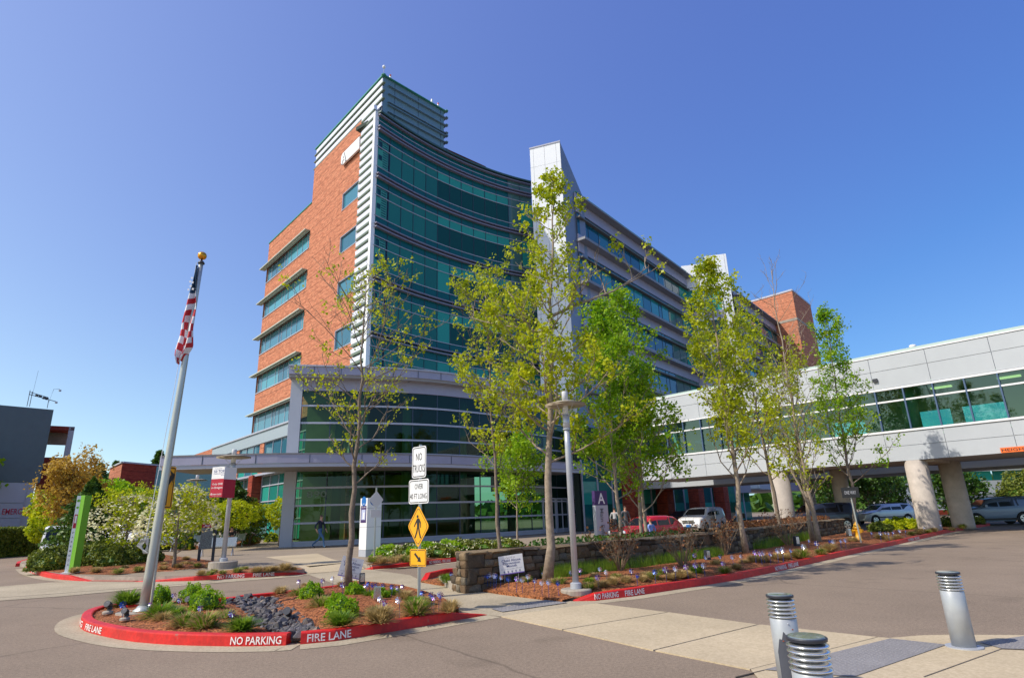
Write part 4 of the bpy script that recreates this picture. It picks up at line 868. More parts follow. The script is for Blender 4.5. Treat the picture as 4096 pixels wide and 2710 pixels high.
def on_hall(s_, z, txt, h, w, m_, n=.14):
    p = fc_(s_); d = fc_(s_ + .6) - fc_(s_); d /= np.linalg.norm(d); nr = np.array([d[1], -d[0], 0]); text(txt, p + nr * n + [0, 0, z], d, (0, 0, 1), h, m_, 'lettering', LB, width=w, org=bo)
on_hall(1.35, 10.35, '890', .46, 1.3, nm_); on_hall(1.2, 3.15, '890', .4, 1.25, mat('etched_white', (.15, .21, .17), var=0), n=.03)
# lower canopy
can = np.array([(-30.0, 34.5), (-24.5, 34.4), (-20.0, 34.5), (-15.6, 34.8), (-13.0, 35.3), (-10.1, 36.2), (-5.8, 38.4), (-1.8, 42.0), (2.4, 46.3), (5.6, 50.2)])
can = can[1:]; can[0] = (-20.6, 34.6); can = can[1:] if False else can
can = np.array(smooth(can[[0, 2, 3, 4, 5, 6, 7, 8]], 2)); ca_, CAn = poly_at(can)
CP = empty('entrance_canopy', ca_(12) + np.array([0, 0, 5]), label='long grey canopy curving along the entrance hall front above the doors', cat='canopy'); bo = np.array(CP.location)
b = MB(bo); curve_slab(b, ca_, CAn, 4.98, 5.48, .12, .0, 30); b.build('fascia', fascia_m, CP)
b = MB(bo); curve_slab(b, ca_, CAn, 4.76, 4.97, .08, -.02, 30); b.build('lower_fascia', frame_m, CP)
b = MB(bo); curve_slab(b, ca_, CAn, 5.48, 5.56, .3, -.15, 30); b.build('coping', mat('coping_dark', (.20, .19, .20), var=0), CP)
inn = np.array(offs(can, 4.3)); b = MB(bo)
for i in range(len(can) - 1): b.quad((*can[i], 4.80), (*inn[i], 4.80), (*inn[i + 1], 4.80), (*can[i + 1], 4.80)); b.quad((*can[i], 5.45), (*can[i + 1], 5.45), (*inn[i + 1], 5.45), (*inn[i], 5.45))
b.build('soffit', soffit, CP)
for s_ in np.arange(2.4, CAn, 3.0): p = ca_(s_); d = ca_(s_ + .1) - p; d /= np.linalg.norm(d); b = MB(bo); b.slab(p, p + d * .03, np.array([d[1], -d[0], 0]), 4.99, 5.47, .02, .12); b.build('panel_joint', dark_frame, CP)
# dark recess of the main entrance
DR = empty('main_entrance', (4, 49.5, .15), label='main entrance doorway in dark glass under the canopy behind the trees', cat='entrance'); bo = np.array(DR.location)
for i in range(3):
    s_ = FCn - 7.2 + i * 2.0; p = fc_(s_); d = fc_(s_ + .5) - p; d /= np.linalg.norm(d); nr = np.array([d[1], -d[0], 0]); b = MB(bo); b.slab(p, p + d * .09, nr, .15, 2.9, .12, .05); b.slab(p + d * 1.8, p + d * 1.89, nr, .15, 2.9, .12, .05); b.slab(p, p + d * 1.89, nr, 2.8, 2.9, .12, .05); b.slab(p + d * .9, p + d * .95, nr, .15, 2.8, .1, .05); b.build('door_frame', frame_m, DR)
# wall of the building behind the porte cochere
PB = empty('drop_off_building', (12, 60, 0), label='dark glazed ground floor behind the drop off lane under the skybridge', cat='building'); bo = np.array(PB.location)
pa, pb = np.array([5.5, 51.5, 0]), np.array([30, 79, 0]); d = (pb - pa) / np.linalg.norm(pb - pa); nr = np.array([d[1], -d[0], 0]); L_ = np.linalg.norm(pb - pa)
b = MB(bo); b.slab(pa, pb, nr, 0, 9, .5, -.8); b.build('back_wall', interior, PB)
for i, u in enumerate(np.arange(0, L_ - 2, 2.3)):
    for z0, z1 in ((.2, 2.3), (2.3, 4.2), (4.2, 6)):
        g = MB(bo); g.quad(pa + d * u + [0, 0, z0], pa + d * (u + 2.2) + [0, 0, z0], pa + d * (u + 2.2) + [0, 0, z1], pa + d * u + [0, 0, z1]); g.build('pane', glass_t[(i * 7 + int(z0)) % 4], PB)
    b = MB(bo); b.slab(pa + d * (u - .05), pa + d * (u + .05), nr, .1, 6, .12, -.02); b.build('mullion', frame_m, PB)
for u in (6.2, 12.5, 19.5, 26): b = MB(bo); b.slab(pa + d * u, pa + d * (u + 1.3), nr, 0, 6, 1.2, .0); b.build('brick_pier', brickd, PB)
# ------------------------------------------------------------------ skybridge
BA = azv(-42.3); BN = np.array([-math.cos(math.radians(42.3)), -math.sin(math.radians(42.3)), 0.])
BQ = np.array([22.2, 32.75, 0])
def sp(u, n=0.0, z=0.0): return BQ + BA * u + BN * n + np.array([0, 0, z])     # u grows to the left and away
bridge_pt = sp
def su(x, y):
    d = ray(x, y); t = ((BQ - C0) @ BN) / (d @ BN); p = C0 + t * d; return float((p - BQ) @ BA)
SB = empty('skybridge', sp(0, -2, 4), label='white panelled skybridge with a green glass window band on round concrete columns', cat='skybridge'); bo = np.array(SB.location)
uL, uR = su(2540, 1720), -16.0
WD = 5.4
Z0, Z1, ZM, Z2, Z3 = 3.80, 5.45, 7.14, 7.85, 9.82
b = MB(bo); b.slab(sp(uR), sp(uL), BN, Z0 + .02, Z1 - .06, .2, -.25); b.slab(sp(uR), sp(uL), BN, Z2 + .06, Z3 - .04, .2, -.25); b.build('bridge_wall', panel_g, SB)
pu = [su(*q) for q in ((3946.6, 1343.7), (3695, 1393.7), (3470.4, 1437))]; stp = (pu[2] - pu[0]) / 2; js = []
u = pu[0]
while u > uR: u -= stp
while u < uL: js.append(u); u += stp
js.append(uL)
for a_, c_ in zip(js[:-1], js[1:]):
    for z0, z1 in ((Z0, 4.62), (4.62, Z1 - .08), (Z2 + .08, 8.95), (8.95, Z3 - .05)):
        b = MB(bo); b.slab(sp(a_ + .012), sp(c_ - .012), BN, z0 + .012, z1 - .012, .05, -.05 + random.uniform(0, .003)); b.build('panel', panel_b, SB)
b = MB(bo); b.slab(sp(uR), sp(uL), BN, Z1 - .06, Z1 + .05, .16, -.1); b.slab(sp(uR), sp(uL), BN, Z2 - .05, Z2 + .06, .16, -.1); b.slab(sp(uR), sp(uL), BN, ZM - .045, ZM + .045, .14, -.1); b.build('window_rail', signw, SB)
b = MB(bo); b.slab(sp(uR), sp(uL), BN, Z3 - .04, Z3 + .03, .14, -.1); b.build('coping', signw, SB); b = MB(bo); b.slab(sp(uR), sp(uL), BN, Z3 + .03, Z3 + .26, .1, -.5); b.build('upstand', mat('upstand_green', (.42, .52, .47), var=0), SB)
u = js[0]; k = 0
while u < uL:
    a_, c_ = u, min(u + stp / 2, uL)
    for z0, z1 in ((Z1 + .05, ZM - .045), (ZM + .045, Z2 - .05)):
        g = MB(bo); g.quad(sp(c_, -.06, z0), sp(a_, -.06, z0), sp(a_, -.06, z1), sp(c_, -.06, z1)); g.build('pane', see_b, SB)
    g = MB(bo); g.slab(sp(a_ - .035), sp(a_ + .035), BN, Z1 + .05, Z2 - .05, .16, -.09); g.build('mullion', mat('blue_mullion', (.06, .11, .2), var=0), SB)
    u += stp / 2; k += 1
b = MB(bo); b.add([sp(uR, 0, Z0), sp(uL, 0, Z0), sp(uL, -WD, Z0), sp(uR, -WD, Z0)], [(0, 1, 2, 3)]); b.build('soffit', soffit, SB)
b = MB(bo); b.quad(sp(uR, 0, Z3), sp(uL, 0, Z3), sp(uL, -WD, Z3), sp(uR, -WD, Z3)); b.build('roof', panel_g, SB)
# interior corridor: floor, ceiling, far wall with its own windows, columns, strip lights
b = MB(bo); b.slab(sp(uR), sp(uL), BN, Z1 - .4, Z1 - .25, WD, -WD); b.slab(sp(uR), sp(uL), BN, Z2 + .1, Z2 + .2, WD, -WD); b.build('corridor_floor', inter_w, SB)
b = MB(bo); b.slab(sp(uR), sp(uL), BN, Z0, Z1 + .1, .1, -WD); b.slab(sp(uR), sp(uL), BN, 7.0, Z3, .1, -WD)
wins = [(-13, -10.5), (-3.2, -1.2), (-.6, 1.6), (4.2, 6.5), (7.0, 9.4), (12, 14), (15, 17)]; e = uR
for a_, c_ in wins: b.slab(sp(e), sp(a_), BN, Z1 + .1, 7.0, .1, -WD); e = c_
b.slab(sp(e), sp(uL), BN, Z1 + .1, 7.0, .1, -WD); b.build('far_wall', inter_w, SB)
for a_, c_ in wins: b = MB(bo); b.quad(sp(c_, -WD + .05, Z1 + .1), sp(a_, -WD + .05, Z1 + .1), sp(a_, -WD + .05, 7.0), sp(c_, -WD + .05, 7.0)); b.build('far_window', see_b, SB)
for u in (.5, 8.5): b = MB(bo); b.lathe([(.42, Z1 - .2), (.42, Z2 + .1)], sp(u, -1.4), 16); b.build('corridor_column', inter_w, SB, True)
lm = bpy.data.materials.new('strip_light'); lm.use_nodes = True; lm.node_tree.nodes['Principled BSDF'].inputs['Emission Color'].default_value = (1, .75, .3, 1); lm.node_tree.nodes['Principled BSDF'].inputs['Emission Strength'].default_value = 1.2
for u in (-9, -4.6, -1.5, 10.2, 11.6): b = MB(bo); b.slab(sp(u), sp(u + 1.0), BN, Z2 + .0, Z2 + .07, .3, -2.6); b.build('strip_light', lm, SB)
CLx = G(3722, 2117, .15); CLl = G(3149, 2109, .15)
nref = (CLx - BQ) @ BN
def column(p, r=.55, dk=False):
    b = MB(bo); b.lathe([(r * 1.02, .05), (r, .3), (r, Z0 + .0)], (p[0], p[1], 0), 28); return b.build('column', colm, SB, True)
def col_u(pxx, n): 
    best = min(np.arange(-30, 60, .05), key=lambda u: abs(px(BQ + BA * u + BN * n + [0, 0, .3])[0] - pxx)); return BQ + BA * best + BN * n
column(CLx); column(col_u(3149, nref), .6); column(col_u(3853, nref - 3.6), .55); column(col_u(3392, nref - 3.6), .5)
b = MB(bo); 
for u in (su(3668, 1800), su(3130, 1880)): b.slab(sp(u - .62), sp(u + .62), BN, Z0 - .12, Z0 + .02, WD - .6, -WD + .3)
b.build('column_head', conc2, SB)
# orange height sign
b = MB(bo); hx = su(4000, 1790); b.slab(sp(hx), sp(hx - 3.2), BN, Z0 + .02, Z0 + .27, .03, .02); b.build('height_sign', orange, SB)
text('HEIGHT RESTRICTION', sp(hx - .05, .052, Z0 + .075), -BA, (0, 0, 1), .14, signk, 'lettering', SB, width=3.0, org=bo)
# parallel beam further back over the drop off lane
CB = empty('rear_canopy', sp(6, -10, 4), label='white canopy beam running parallel behind the skybridge', cat='canopy'); co = np.array(CB.location)
b = MB(co); b.slab(sp(-4.4, -9), sp(30, -9), BN, 3.55, 4.6, .3, .0); b.build('beam', panel_b, CB); b = MB(co); b.quad(sp(-4.4, -9, 3.6), sp(30, -9, 3.6), sp(30, -16, 3.6), sp(-7, -16, 3.6)); b.quad(sp(-4.4, -9, 4.6), sp(30, -9, 4.6), sp(30, -16, 4.6), sp(-7, -16, 4.6)); b.build('soffit', soffit, CB)
for p in (sp(2, -13.5), sp(12, -13.5)): b = MB(co); b.lathe([(.5, .0), (.5, 3.6)], (p[0], p[1], 0), 16); b.build('column', colm, CB, True)
# far skybridge
FB = empty('far_skybridge', (66, 66, 6), label='second skybridge far off to the right with white bands and a strip of green windows', cat='skybridge'); fo = np.array(FB.location)
l0 = atD(3560, 1898, 80); r0 = atD(4300, 1858, 96)
fa_ = np.array([l0[0], l0[1], 0]); fb_ = np.array([r0[0], r0[1], 0]); d = (fb_ - fa_) / np.linalg.norm(fb_ - fa_); n_ = np.array([d[1], -d[0], 0])
zt = (l0[2] + r0[2]) / 2
b = MB(fo); b.slab(fa_, fb_, n_, zt - .15, zt + .1, .3, .0); b.slab(fa_, fb_, n_, zt - 2.6, zt - 1.2, .2, .0); b.slab(fa_, fb_, n_, zt - 4.2, zt - 2.7, 4, -4); b.build('bridge_wall', panel_b, FB)
for i in range(9):
    p, q = fa_ + d * i * 4.2, fa_ + d * (i * 4.2 + 4); g = MB(fo); g.slab(p, q, n_, zt - 1.2, zt - .15, .05, -.1); g.build('pane', random.choice((glass_t[2], glass_t[1])), FB)
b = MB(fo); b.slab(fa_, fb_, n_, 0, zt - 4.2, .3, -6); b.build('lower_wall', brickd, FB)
for u in (8, 20, 32): p = fa_ + d * u; b = MB(fo); b.slab(p, p + d * 1.2, n_, 0, zt - 4.2, 1, -1); b.build('pier', conc2, FB)
p = fa_ + d * 24; b = MB(fo); b.slab(p, p + d * 5, n_, 2.2, 3.6, .1, .1); b.build('white_sign', signw, FB)

# ------------------------------------------------------------------ emergency building, brick building, trees far left
EM = empty('emergency_building', (-60, 74, 0), label='dark grey emergency building with pale panels and red EMERGENCY lettering at the left edge', cat='building'); eo = np.array(EM.location)
D = 92
e0 = atD(-700, 1590, D * .98); e1 = atD(215, 1638, D); ed = e1 - e0; ed[2] = 0; ed /= np.linalg.norm(ed); en = np.array([ed[1], -ed[0], 0])
if en @ (C0 - e0) < 0: en = -en
ztop = e1[2]; zmid = atD(150, 1930, D)[2]
b = MB(eo); b.slab(e0, e1, en, zmid, ztop, 12, -12); b.build('dark_wall', mat('dark_slate_cladding', (.095, .135, .155), rough=.6, scale=1, var=.06), EM)
e2 = e1 - ed * .4; zl = atD(100, 2125, D)[2]; zb_ = 0
pw = e0 + ed * 0; xs = np.arange(0, np.linalg.norm((e1 - e0)[:2]) - .5, 4.4)
b = MB(eo); b.slab(e0, e2, en, 0, zmid, 8, -8.1); b.build('panel_ball', panel_g, EM)
zs_ = [zmid, zmid - 2.3, zmid - 4.0, zmid - 5.3, .2]
for a_, c_ in zip(xs[:-1], xs[1:]):
    for k in range(4): b = MB(eo); b.slab(e0 + ed * (a_ + .03), e0 + ed * (c_ - .03), en, zs_[k + 1] + .03, zs_[k] - .03, .05, .0); b.build('panel', mat('lavender_panel', (.40, .42, .50), rough=.5, var=.03) if k < 3 else panel_g, EM)
zl0 = atD(60, 2052, D)[2]; p0 = atD(5, 2040, D); p1 = atD(153, 2040, D); p0[2] = p1[2] = 0; w_ = np.linalg.norm(p1 - p0)
# project onto wall
q0 = e0 + ed * ((p0 - e0) @ ed); q0[2] = 0
text('EMERGENCY', q0 + en * .08 + [0, 0, zl0 - .1], ed, (0, 0, 1), .62, mat('emergency_red', (.45, .02, .06), var=0), 'lettering', EM, width=w_, org=eo)
r0 = atD(190, 1700, D + 4); r1 = atD(300, 1706, D + 4); rd = r1 - r0; rd[2] = 0; rl = np.linalg.norm(rd); rd /= rl; rn = np.array([rd[1], -rd[0], 0]); zr = r1[2]
b = MB(eo); b.slab(r0, r1 - rd * .5, rn, 0, zr - 4.0, 8, -8); b.build('brick_wall', mat('oxblood_brick', (.26, .035, .02), rough=.8, scale=2, var=.12), EM)
b = MB(eo); b.slab(r0, r1, rn, zr - .5, zr, 8, -8); b.build('roof_slab', MATS['oxblood_brick'], EM)
b = MB(eo); b.slab(r1 - rd * .6, r1, rn, 0, zr, .6, -.6); b.slab(r1 - rd * .6, r1, rn, 0, zr, .6, -8); b.build('frame_post', panel_g, EM)
b = MB(eo); b.slab(r0, r1 - rd * .6, rn, zr - 2.1, zr - .5, .1, -3); b.build('soffit_panel', conc2, EM)
for k in range(4): b = MB(eo); b.slab(r0 + rd * (k * .95 + .2), r0 + rd * (k * .95 + 1.0), rn, zr - 10.5, zr - 8.0, .1, .0); b.build('louver', MATS['dark_slate_cladding'], EM)
am = empty('roof_antenna', atD(120, 1625, D), label='cluster of antennas and cameras on the roof of the emergency building', cat='antenna'); ao = np.array(am.location)
A0 = ao * 0; b = MB()
for dx, h in ((-.6, 3.6), (-.1, 3.4), (3.4, 1.8)): b.tube([A0 + ed * dx, A0 + ed * dx + [0, 0, h]], .07, 5)
b.tube([A0 + ed * -.7 + [0, 0, 2.7], A0 + ed * 5.2 + [0, 0, 1.6]], .08, 5); b.tube([A0 + ed * -.7 + [0, 0, 3.2], A0 + ed * 3.2 + [0, 0, 2.4]], .07, 5); b.tube([A0 + ed * .0 + [0, 0, 2.4], A0 + ed * .2 + [0, 0, 8.2]], .03, 4)
b.tube([A0 + ed * 3.5 + [0, 0, 1.4], A0 + ed * 4 + [0, 0, 4.4], A0 + ed * 5.2 + [0, 0, 4.6]], .04, 4); b.build('mast', dark, am)
for dx, z in ((.9, 2.6), (1.6, 2.5), (2.4, 2.2), (3.0, 2.1)): b = MB(); b.box(A0 + ed * dx + [0, 0, z], (.5, .4, .5)); b.build('antenna_box', dark, am)
b = MB(); b.lathe([(.05, 0), (.3, .1), (.3, .4), (.05, .5)], A0 + ed * 5.3 + [0, 0, 4.0], 8); b.lathe([(.05, 0), (.3, .1), (.3, .4), (.05, .5)], A0 + ed * 5.0 + [0, 0, 1.2], 8); b.build('dome', steel, am)
am.scale = (.5, .5, .55)
# low brick building
LBd = empty('low_brick_building', (-48, 85, 0), label='low dark red brick building behind the dogwood on the left', cat='building'); bo = np.array(LBd.location)
k0 = atD(490, 1850, 96); k1 = atD(690, 1864, 102); k2_ = atD(440, 1876, 106)
d = k1 - k0; d[2] = 0; L_ = np.linalg.norm(d); d /= L_; n_ = np.array([d[1], -d[0], 0]); d2 = k2_ - k0; d2[2] = 0; L2 = np.linalg.norm(d2); d2 /= L2; n2 = np.array([d2[1], -d2[0], 0])
if n2 @ (C0 - k0) < 0: n2 = -n2
g0 = np.array([k0[0], k0[1], 0]); zt = k0[2]
b = MB(bo); b.quad(g0, g0 + d * L_ * 1.3, g0 + d * L_ * 1.3 + [0, 0, zt], g0 + [0, 0, zt], [(0, 0), (L_, 0), (L_, zt), (0, zt)]); b.build('brick_wall', brickd, LBd)  # front face shade painted with darker brick; the lit side keeps orange brick
b = MB(bo); b.quad(g0 + d2 * L2, g0, g0 + [0, 0, zt], g0 + d2 * L2 + [0, 0, zt], [(L2, 0), (0, 0), (0, zt), (L2, zt)]); b.build('side_wall', brick, LBd)
b = MB(bo); b.slab(g0, g0 + d * L_ * 1.3, n_, zt, zt + .2, .3, -.15); b.slab(g0, g0 + d2 * L2, n2, zt, zt + .2, .3, -.15); b.build('coping', panel_g, LBd)
b = MB(bo); b.slab(g0 - d * 1, g0 + d * L_ * 1.2, n_, zt - 5.6, zt - 5.0, 3, .0); b.build('canopy', frame_m, LBd)
b = MB(bo); b.slab(g0 - d * 1, g0 + d * L_ * 1.2, n_, 0, zt - 5.6, 2.4, .0); b.build('glazed_front', glass_t[3], LBd)
# ------------------------------------------------------------------ stone wall
ST = empty('stone_wall', (2, 16.3, 0), label='low dry laid stone wall curving behind the mulch bed and the pinwheels', cat='wall'); so_ = np.array(ST.location)
wp_ = np.array(smooth(WALL, 1)); wf, WLn = poly_at(wp_); WH, WT = .84, .48
b = MB(so_)
for a_, c_ in zip(np.linspace(.05, WLn, 16)[:-1], np.linspace(.05, WLn, 16)[1:]):
    p, q = wf(a_), wf(c_); d = (q - p) / np.linalg.norm(q - p); nr = np.array([d[1], -d[0], 0]); b.slab(p, q + d * .03, nr, -.05, WH - .07, WT - .14, -WT + .07)
b.build('wall_core', stones[2], ST)
def stone_mesh(seed, m_):
    r = random.Random(seed); bm = bmesh.new(); j = lambda s=.07: r.uniform(-s, s)
    vs = []
    for x in (-.5, .5):
        for y in (-.5, .5):
            for z in (-.5, .5): vs.append(bm.verts.new((x + j(), y + j(.1), z + j())))
    for x in (-.3, .3): vs.append(bm.verts.new((x + j(), -.62 + j(.06), j(.2))))
    bmesh.ops.convex_hull(bm, input=bm.verts); bmesh.ops.bevel(bm, geom=list(bm.edges), offset=.04, segments=1, affect='EDGES')
    me = bpy.data.meshes.new('stone'); bm.to_mesh(me); bm.free(); me.materials.append(m_); return me
smesh = [stone_mesh(i, stones[i % 4]) for i in range(16)]
placed = []
def put_stone(p, rz, size):
    placed.append((p, rz, size))
for course in range(5):
    z0 = course * .168; s_ = random.uniform(-.1, .05)
    while s_ < WLn:
        l = random.uniform(.18, .52); hh = .168 * (2 if random.random() < .16 and course < 4 else 1); a_ = max(s_, 0); c_ = min(s_ + l, WLn)
        if c_ - a_ > .06:
            p = wf((a_ + c_) / 2); d = wf(c_) - wf(a_); d /= np.linalg.norm(d) + 1e-9; nr = np.array([d[1], -d[0], 0])
            put_stone(p + nr * (random.uniform(-.03, .015) - .12) + [0, 0, z0 + hh / 2], math.atan2(d[1], d[0]) + random.uniform(-.04, .04), ((c_ - a_) * .97, .26, hh * .96))
        s_ += l
# end face and cap stones
p0 = wf(0); d = wf(.3) - p0; d /= np.linalg.norm(d); nr = np.array([d[1], -d[0], 0])
for course in range(5):
    t = 0
    while t < WT - .05:
        l = random.uniform(.14, .3); put_stone(p0 + d * .06 - nr * (t + l / 2) + [0, 0, course * .168 + .084], math.atan2(-nr[1], -nr[0]) + math.pi, (l * .97, .22, .16)); t += l
s_ = 0
while s_ < WLn:
    l = random.uniform(.3, .7); p = wf(s_ + l / 2); d = wf(s_ + l) - wf(s_); d /= np.linalg.norm(d) + 1e-9; nr = np.array([d[1], -d[0], 0]); put_stone(p - nr * (WT / 2) + [0, 0, WH - .02], math.atan2(d[1], d[0]), (l * .97, WT + .04, .075)); s_ += l
placed.sort(key=lambda t: math.hypot(t[0][0], t[0][1]) / (t[2][0]))
rest = MB(so_)
for i, (p, rz, sz) in enumerate(placed):
    me = smesh[random.randrange(16)]
    if i < 296:
        o = bpy.data.objects.new('stone', me); COL.objects.link(o); o.parent = ST; o.location = Vector(p - so_); o.rotation_euler = (0, 0, rz); o.scale = (sz[0], sz[1], sz[2])
    else:
        R_ = Matrix.Translation(Vector(p)) @ Matrix.Rotation(rz, 4, 'Z') @ Matrix.Diagonal((*sz, 1)); rest.mi = stones.index(me.materials[0])
        rest.add([tuple(R_ @ v.co) for v in me.vertices], [tuple(f.vertices) for f in me.polygons])
rest.build('stone', stones, ST, kind='stuff')
# ------------------------------------------------------------------ rock bed
RB = empty('rock_bed', G(*c7(1150, 400), .05), label='bed of dark angular drain rocks running across the flagpole island', cat='rock bed'); ro = np.array(RB.location)
rmesh = []
for i in range(9):
    r = random.Random(50 + i); bm = bmesh.new()
    for _ in range(13):
        v = Vector((r.gauss(0, 1), r.gauss(0, 1), r.gauss(0, 1))).normalized(); bm.verts.new((v.x * r.uniform(.42, .55), v.y * r.uniform(.35, .5), v.z * r.uniform(.25, .42)))
    bmesh.ops.convex_hull(bm, input=bm.verts); me = bpy.data.meshes.new('rock'); bm.to_mesh(me); bm.free(); me.materials.append(rockm[0 if i < 6 else (1 if i < 8 else 2)]); rmesh.append(me)
xs = [p[0] for p in rock_poly]; ys = [p[1] for p in rock_poly]; n_ = 0; fill = MB(ro)
for t in range(4000):
    q = (random.uniform(min(xs), max(xs)), random.uniform(min(ys), max(ys)))
    if not inside(q, rock_poly): continue
    sz = random.uniform(.07, .17); lay = t > 1500
    o_ = (q[0], q[1], .065 + random.uniform(0, .06) + (.03 if lay else 0))
    me = random.choice(rmesh)
    if n_ < 290:
        o = bpy.data.objects.new('rock', me); COL.objects.link(o); o.parent = RB; o.location = Vector(np.array(o_) - ro); o.rotation_euler = (random.uniform(-.6, .6), random.uniform(-.6, .6), random.uniform(0, 6)); k = sz * random.uniform(.9, 1.35); o.scale = (k, k, k); n_ += 1
    elif n_ < 560:
        R_ = Matrix.Translation(Vector(o_) - Vector((0, 0, .035))) @ Matrix.Rotation(random.uniform(0, 6), 4, 'Z') @ Matrix.Diagonal((sz, sz, sz, 1)); fill.mi = 0 if me.materials[0] is rockm[0] else 1
        fill.add([tuple(R_ @ v.co) for v in me.vertices], [tuple(f.vertices) for f in me.polygons]); n_ += 1
fill.build('rock', rockm, RB, kind='stuff')

# ------------------------------------------------------------------ plants
def quads_mesh(name, C, S, m_, rr, bend=True, up=0.0, asp=1.0):
    """C centres (n,3), S sizes (n) -> randomly turned leaf quads"""
    n = len(C); a = rr.normal(size=(n, 3)); a[:, 2] += up; a /= np.linalg.norm(a, axis=1)[:, None]; t = rr.normal(size=(n, 3)); u = np.cross(a, t); u /= np.linalg.norm(u, axis=1)[:, None]; v = np.cross(a, u)
    S = S[:, None]; P = np.stack([C - u * S * .5 * asp, C - v * S * .42 + a * S * .05, C + u * S * .5 * asp, C + v * S * .42 + a * S * .05], 1).reshape(-1, 3)
    me = bpy.data.meshes.new(name); me.vertices.add(4 * n); me.vertices.foreach_set('co', P.astype(np.float32).ravel())
    me.loops.add(4 * n); me.loops.foreach_set('vertex_index', np.arange(4 * n, dtype=np.int32)); me.polygons.add(n)
    me.polygons.foreach_set('loop_start', np.arange(0, 4 * n, 4, dtype=np.int32)); me.polygons.foreach_set('loop_total', np.full(n, 4, dtype=np.int32)); me.update(calc_edges=True); me.materials.append(m_); return me
def link(name, me, parent, kind=None):
    o = bpy.data.objects.new(name, me); COL.objects.link(o)
    if parent: o.parent = parent
    return tag(o, kind=kind)
def tree(name, label, base, top, r0, seed, bm_=None, lm_=None, nprim=26, first=.25, spread=2.2, up=.7, leaf=.10, nleaf=9000, dens=1.0, shape='oval', via=None, twig=1.0, clump=.16, cat='tree', group=None, leafmask=None, sub=5, fork=None):
    """trunk from base to top (world points); limbs, branches and twigs; leaves on the twigs"""
    r = random.Random(seed); rr = np.random.default_rng(seed); base = np.array(base, float); top = np.array(top, float)
    t_ = empty(name, base, label=label, cat=cat, group=group); H = top[2] - base[2]
    n = 14; path = []
    for i in range(n + 1):
        f = i / n; p = base + (top - base) * f
        if via is not None:
            k = math.sin(math.pi * f); p = p + np.array(via) * k
        if 0 < i < n: p = p + np.array([r.gauss(0, .012 * H / 4), r.gauss(0, .012 * H / 4), 0])
        path.append(p)
    rad = [max(.012, r0 * (1.25 if i == 0 else 1) * (1 - .93 * (i / n) ** .9)) for i in range(n + 1)]
    tb = MB(base); tb.tube(path, rad, 10); tb.build('trunk', bm_, t_, True)
    br = MB(base); tips = []
    def at(f): x = f * n; i = min(int(x), n - 1); return path[i] + (path[i + 1] - path[i]) * (x - i), rad[i]
    def grow(p, d, L, r_, lvl):
        k = 5 if lvl == 1 else 4; P = [p]; dd = d.copy()
        for i in range(k):
            dd = dd + np.array([r.gauss(0, .16), r.gauss(0, .16), r.gauss(0, .12) + (.10 if up > .3 else -.03)]); dd /= np.linalg.norm(dd); P.append(P[-1] + dd * L / k)
        br.tube(P, [r_ * (1 - .8 * i / k) + .003 for i in range(k + 1)], 5 if lvl == 1 else 3, cap=False)
        if lvl < 3:
            m = max(3, int((sub if lvl == 1 else 3.4) * (.8 + .4 * r.random()) * (L / (spread if lvl == 1 else spread * .5)) ** .5))
            for j_ in range(m):
                f = (j_ + .9 + r.random() * .5) / (m + .6); x = min(f, .98) * k; i = int(x); q = P[i] + (P[min(i + 1, k)] - P[i]) * (x - i)
                az = r.uniform(0, 6.28); s = np.array([math.cos(az), math.sin(az), r.uniform(-.2, .7)]); nd = dd * .75 + s * .75; nd /= np.linalg.norm(nd)
                grow(q, nd, L * r.uniform(.30, .52) * (1.1 - .4 * f) * twig, r_ * .5, lvl + 1)
        if lvl >= 2: tips.extend([(P[i], P[i + 1]) for i in range(1 if lvl == 2 else 0, k)])
    for i in range(nprim):
        f = first + (1 - first) * ((i + r.random() * .7) / nprim) ** .95
        if f > .985: continue
        p, rd = at(f); g = (f - first) / (1 - first)
        pr = {'oval': math.sin(math.pi * (.12 + .80 * g)) ** .8, 'cone': (1 - g) ** .8 + .12, 'top': .35 + .65 * g, 'col': .75 * math.sin(math.pi * (.15 + .75 * g)) ** .5 + .2}[shape]
        az = i * 2.39996 + r.uniform(-.5, .5); el = r.uniform(up * .6, up * 1.3); d = np.array([math.cos(az) * math.cos(el), math.sin(az) * math.cos(el), math.sin(el)])
        grow(p, d, spread * pr * r.uniform(.75, 1.2), max(.010, rd * .34), 1)
    if fork:
        for (f, d, L, rf) in fork: grow(at(f)[0], np.array(d, float) / np.linalg.norm(d), L, r0 * rf, 1)
    br.build('branches', bm_, t_, True)
    if nleaf:
        T_ = [(a + (c - a) * r.random()) for a, c in tips]
        if leafmask: T_ = [p for p in T_ if leafmask((p - base) / H, r)]
        T_ = np.array(T_)
        # clumps: some twigs leafy, some bare
        w = rr.random(len(T_)) ** (1.5 / max(dens, .1)); nc = max(1, nleaf // 7); idx = rr.choice(len(T_), nc, p=w / w.sum()); C_ = np.repeat(T_[idx] + rr.normal(0, clump, (nc, 3)), 7, axis=0)[:nleaf]; nleaf = len(C_); C_ = C_ + rr.normal(0, leaf * .75, (nleaf, 3)) - base
        link('crown', quads_mesh('crown', C_, rr.uniform(.45, 1.5, nleaf) * leaf, lm_, rr, up=.3), t_, 'stuff')
    return t_
def tp(bpx, z, tpx, D=None):
    """base and top points from where the trunk stands and where its tip shows"""
    b_ = G(*bpx, z) if D is None else atD(*bpx, D); b_[2] = z if D is not None else b_[2]
    d = ray(*tpx); dist = math.hypot(b_[0], b_[1]); t = dist / math.hypot(d[0], d[1]); return b_, C0 + t * d
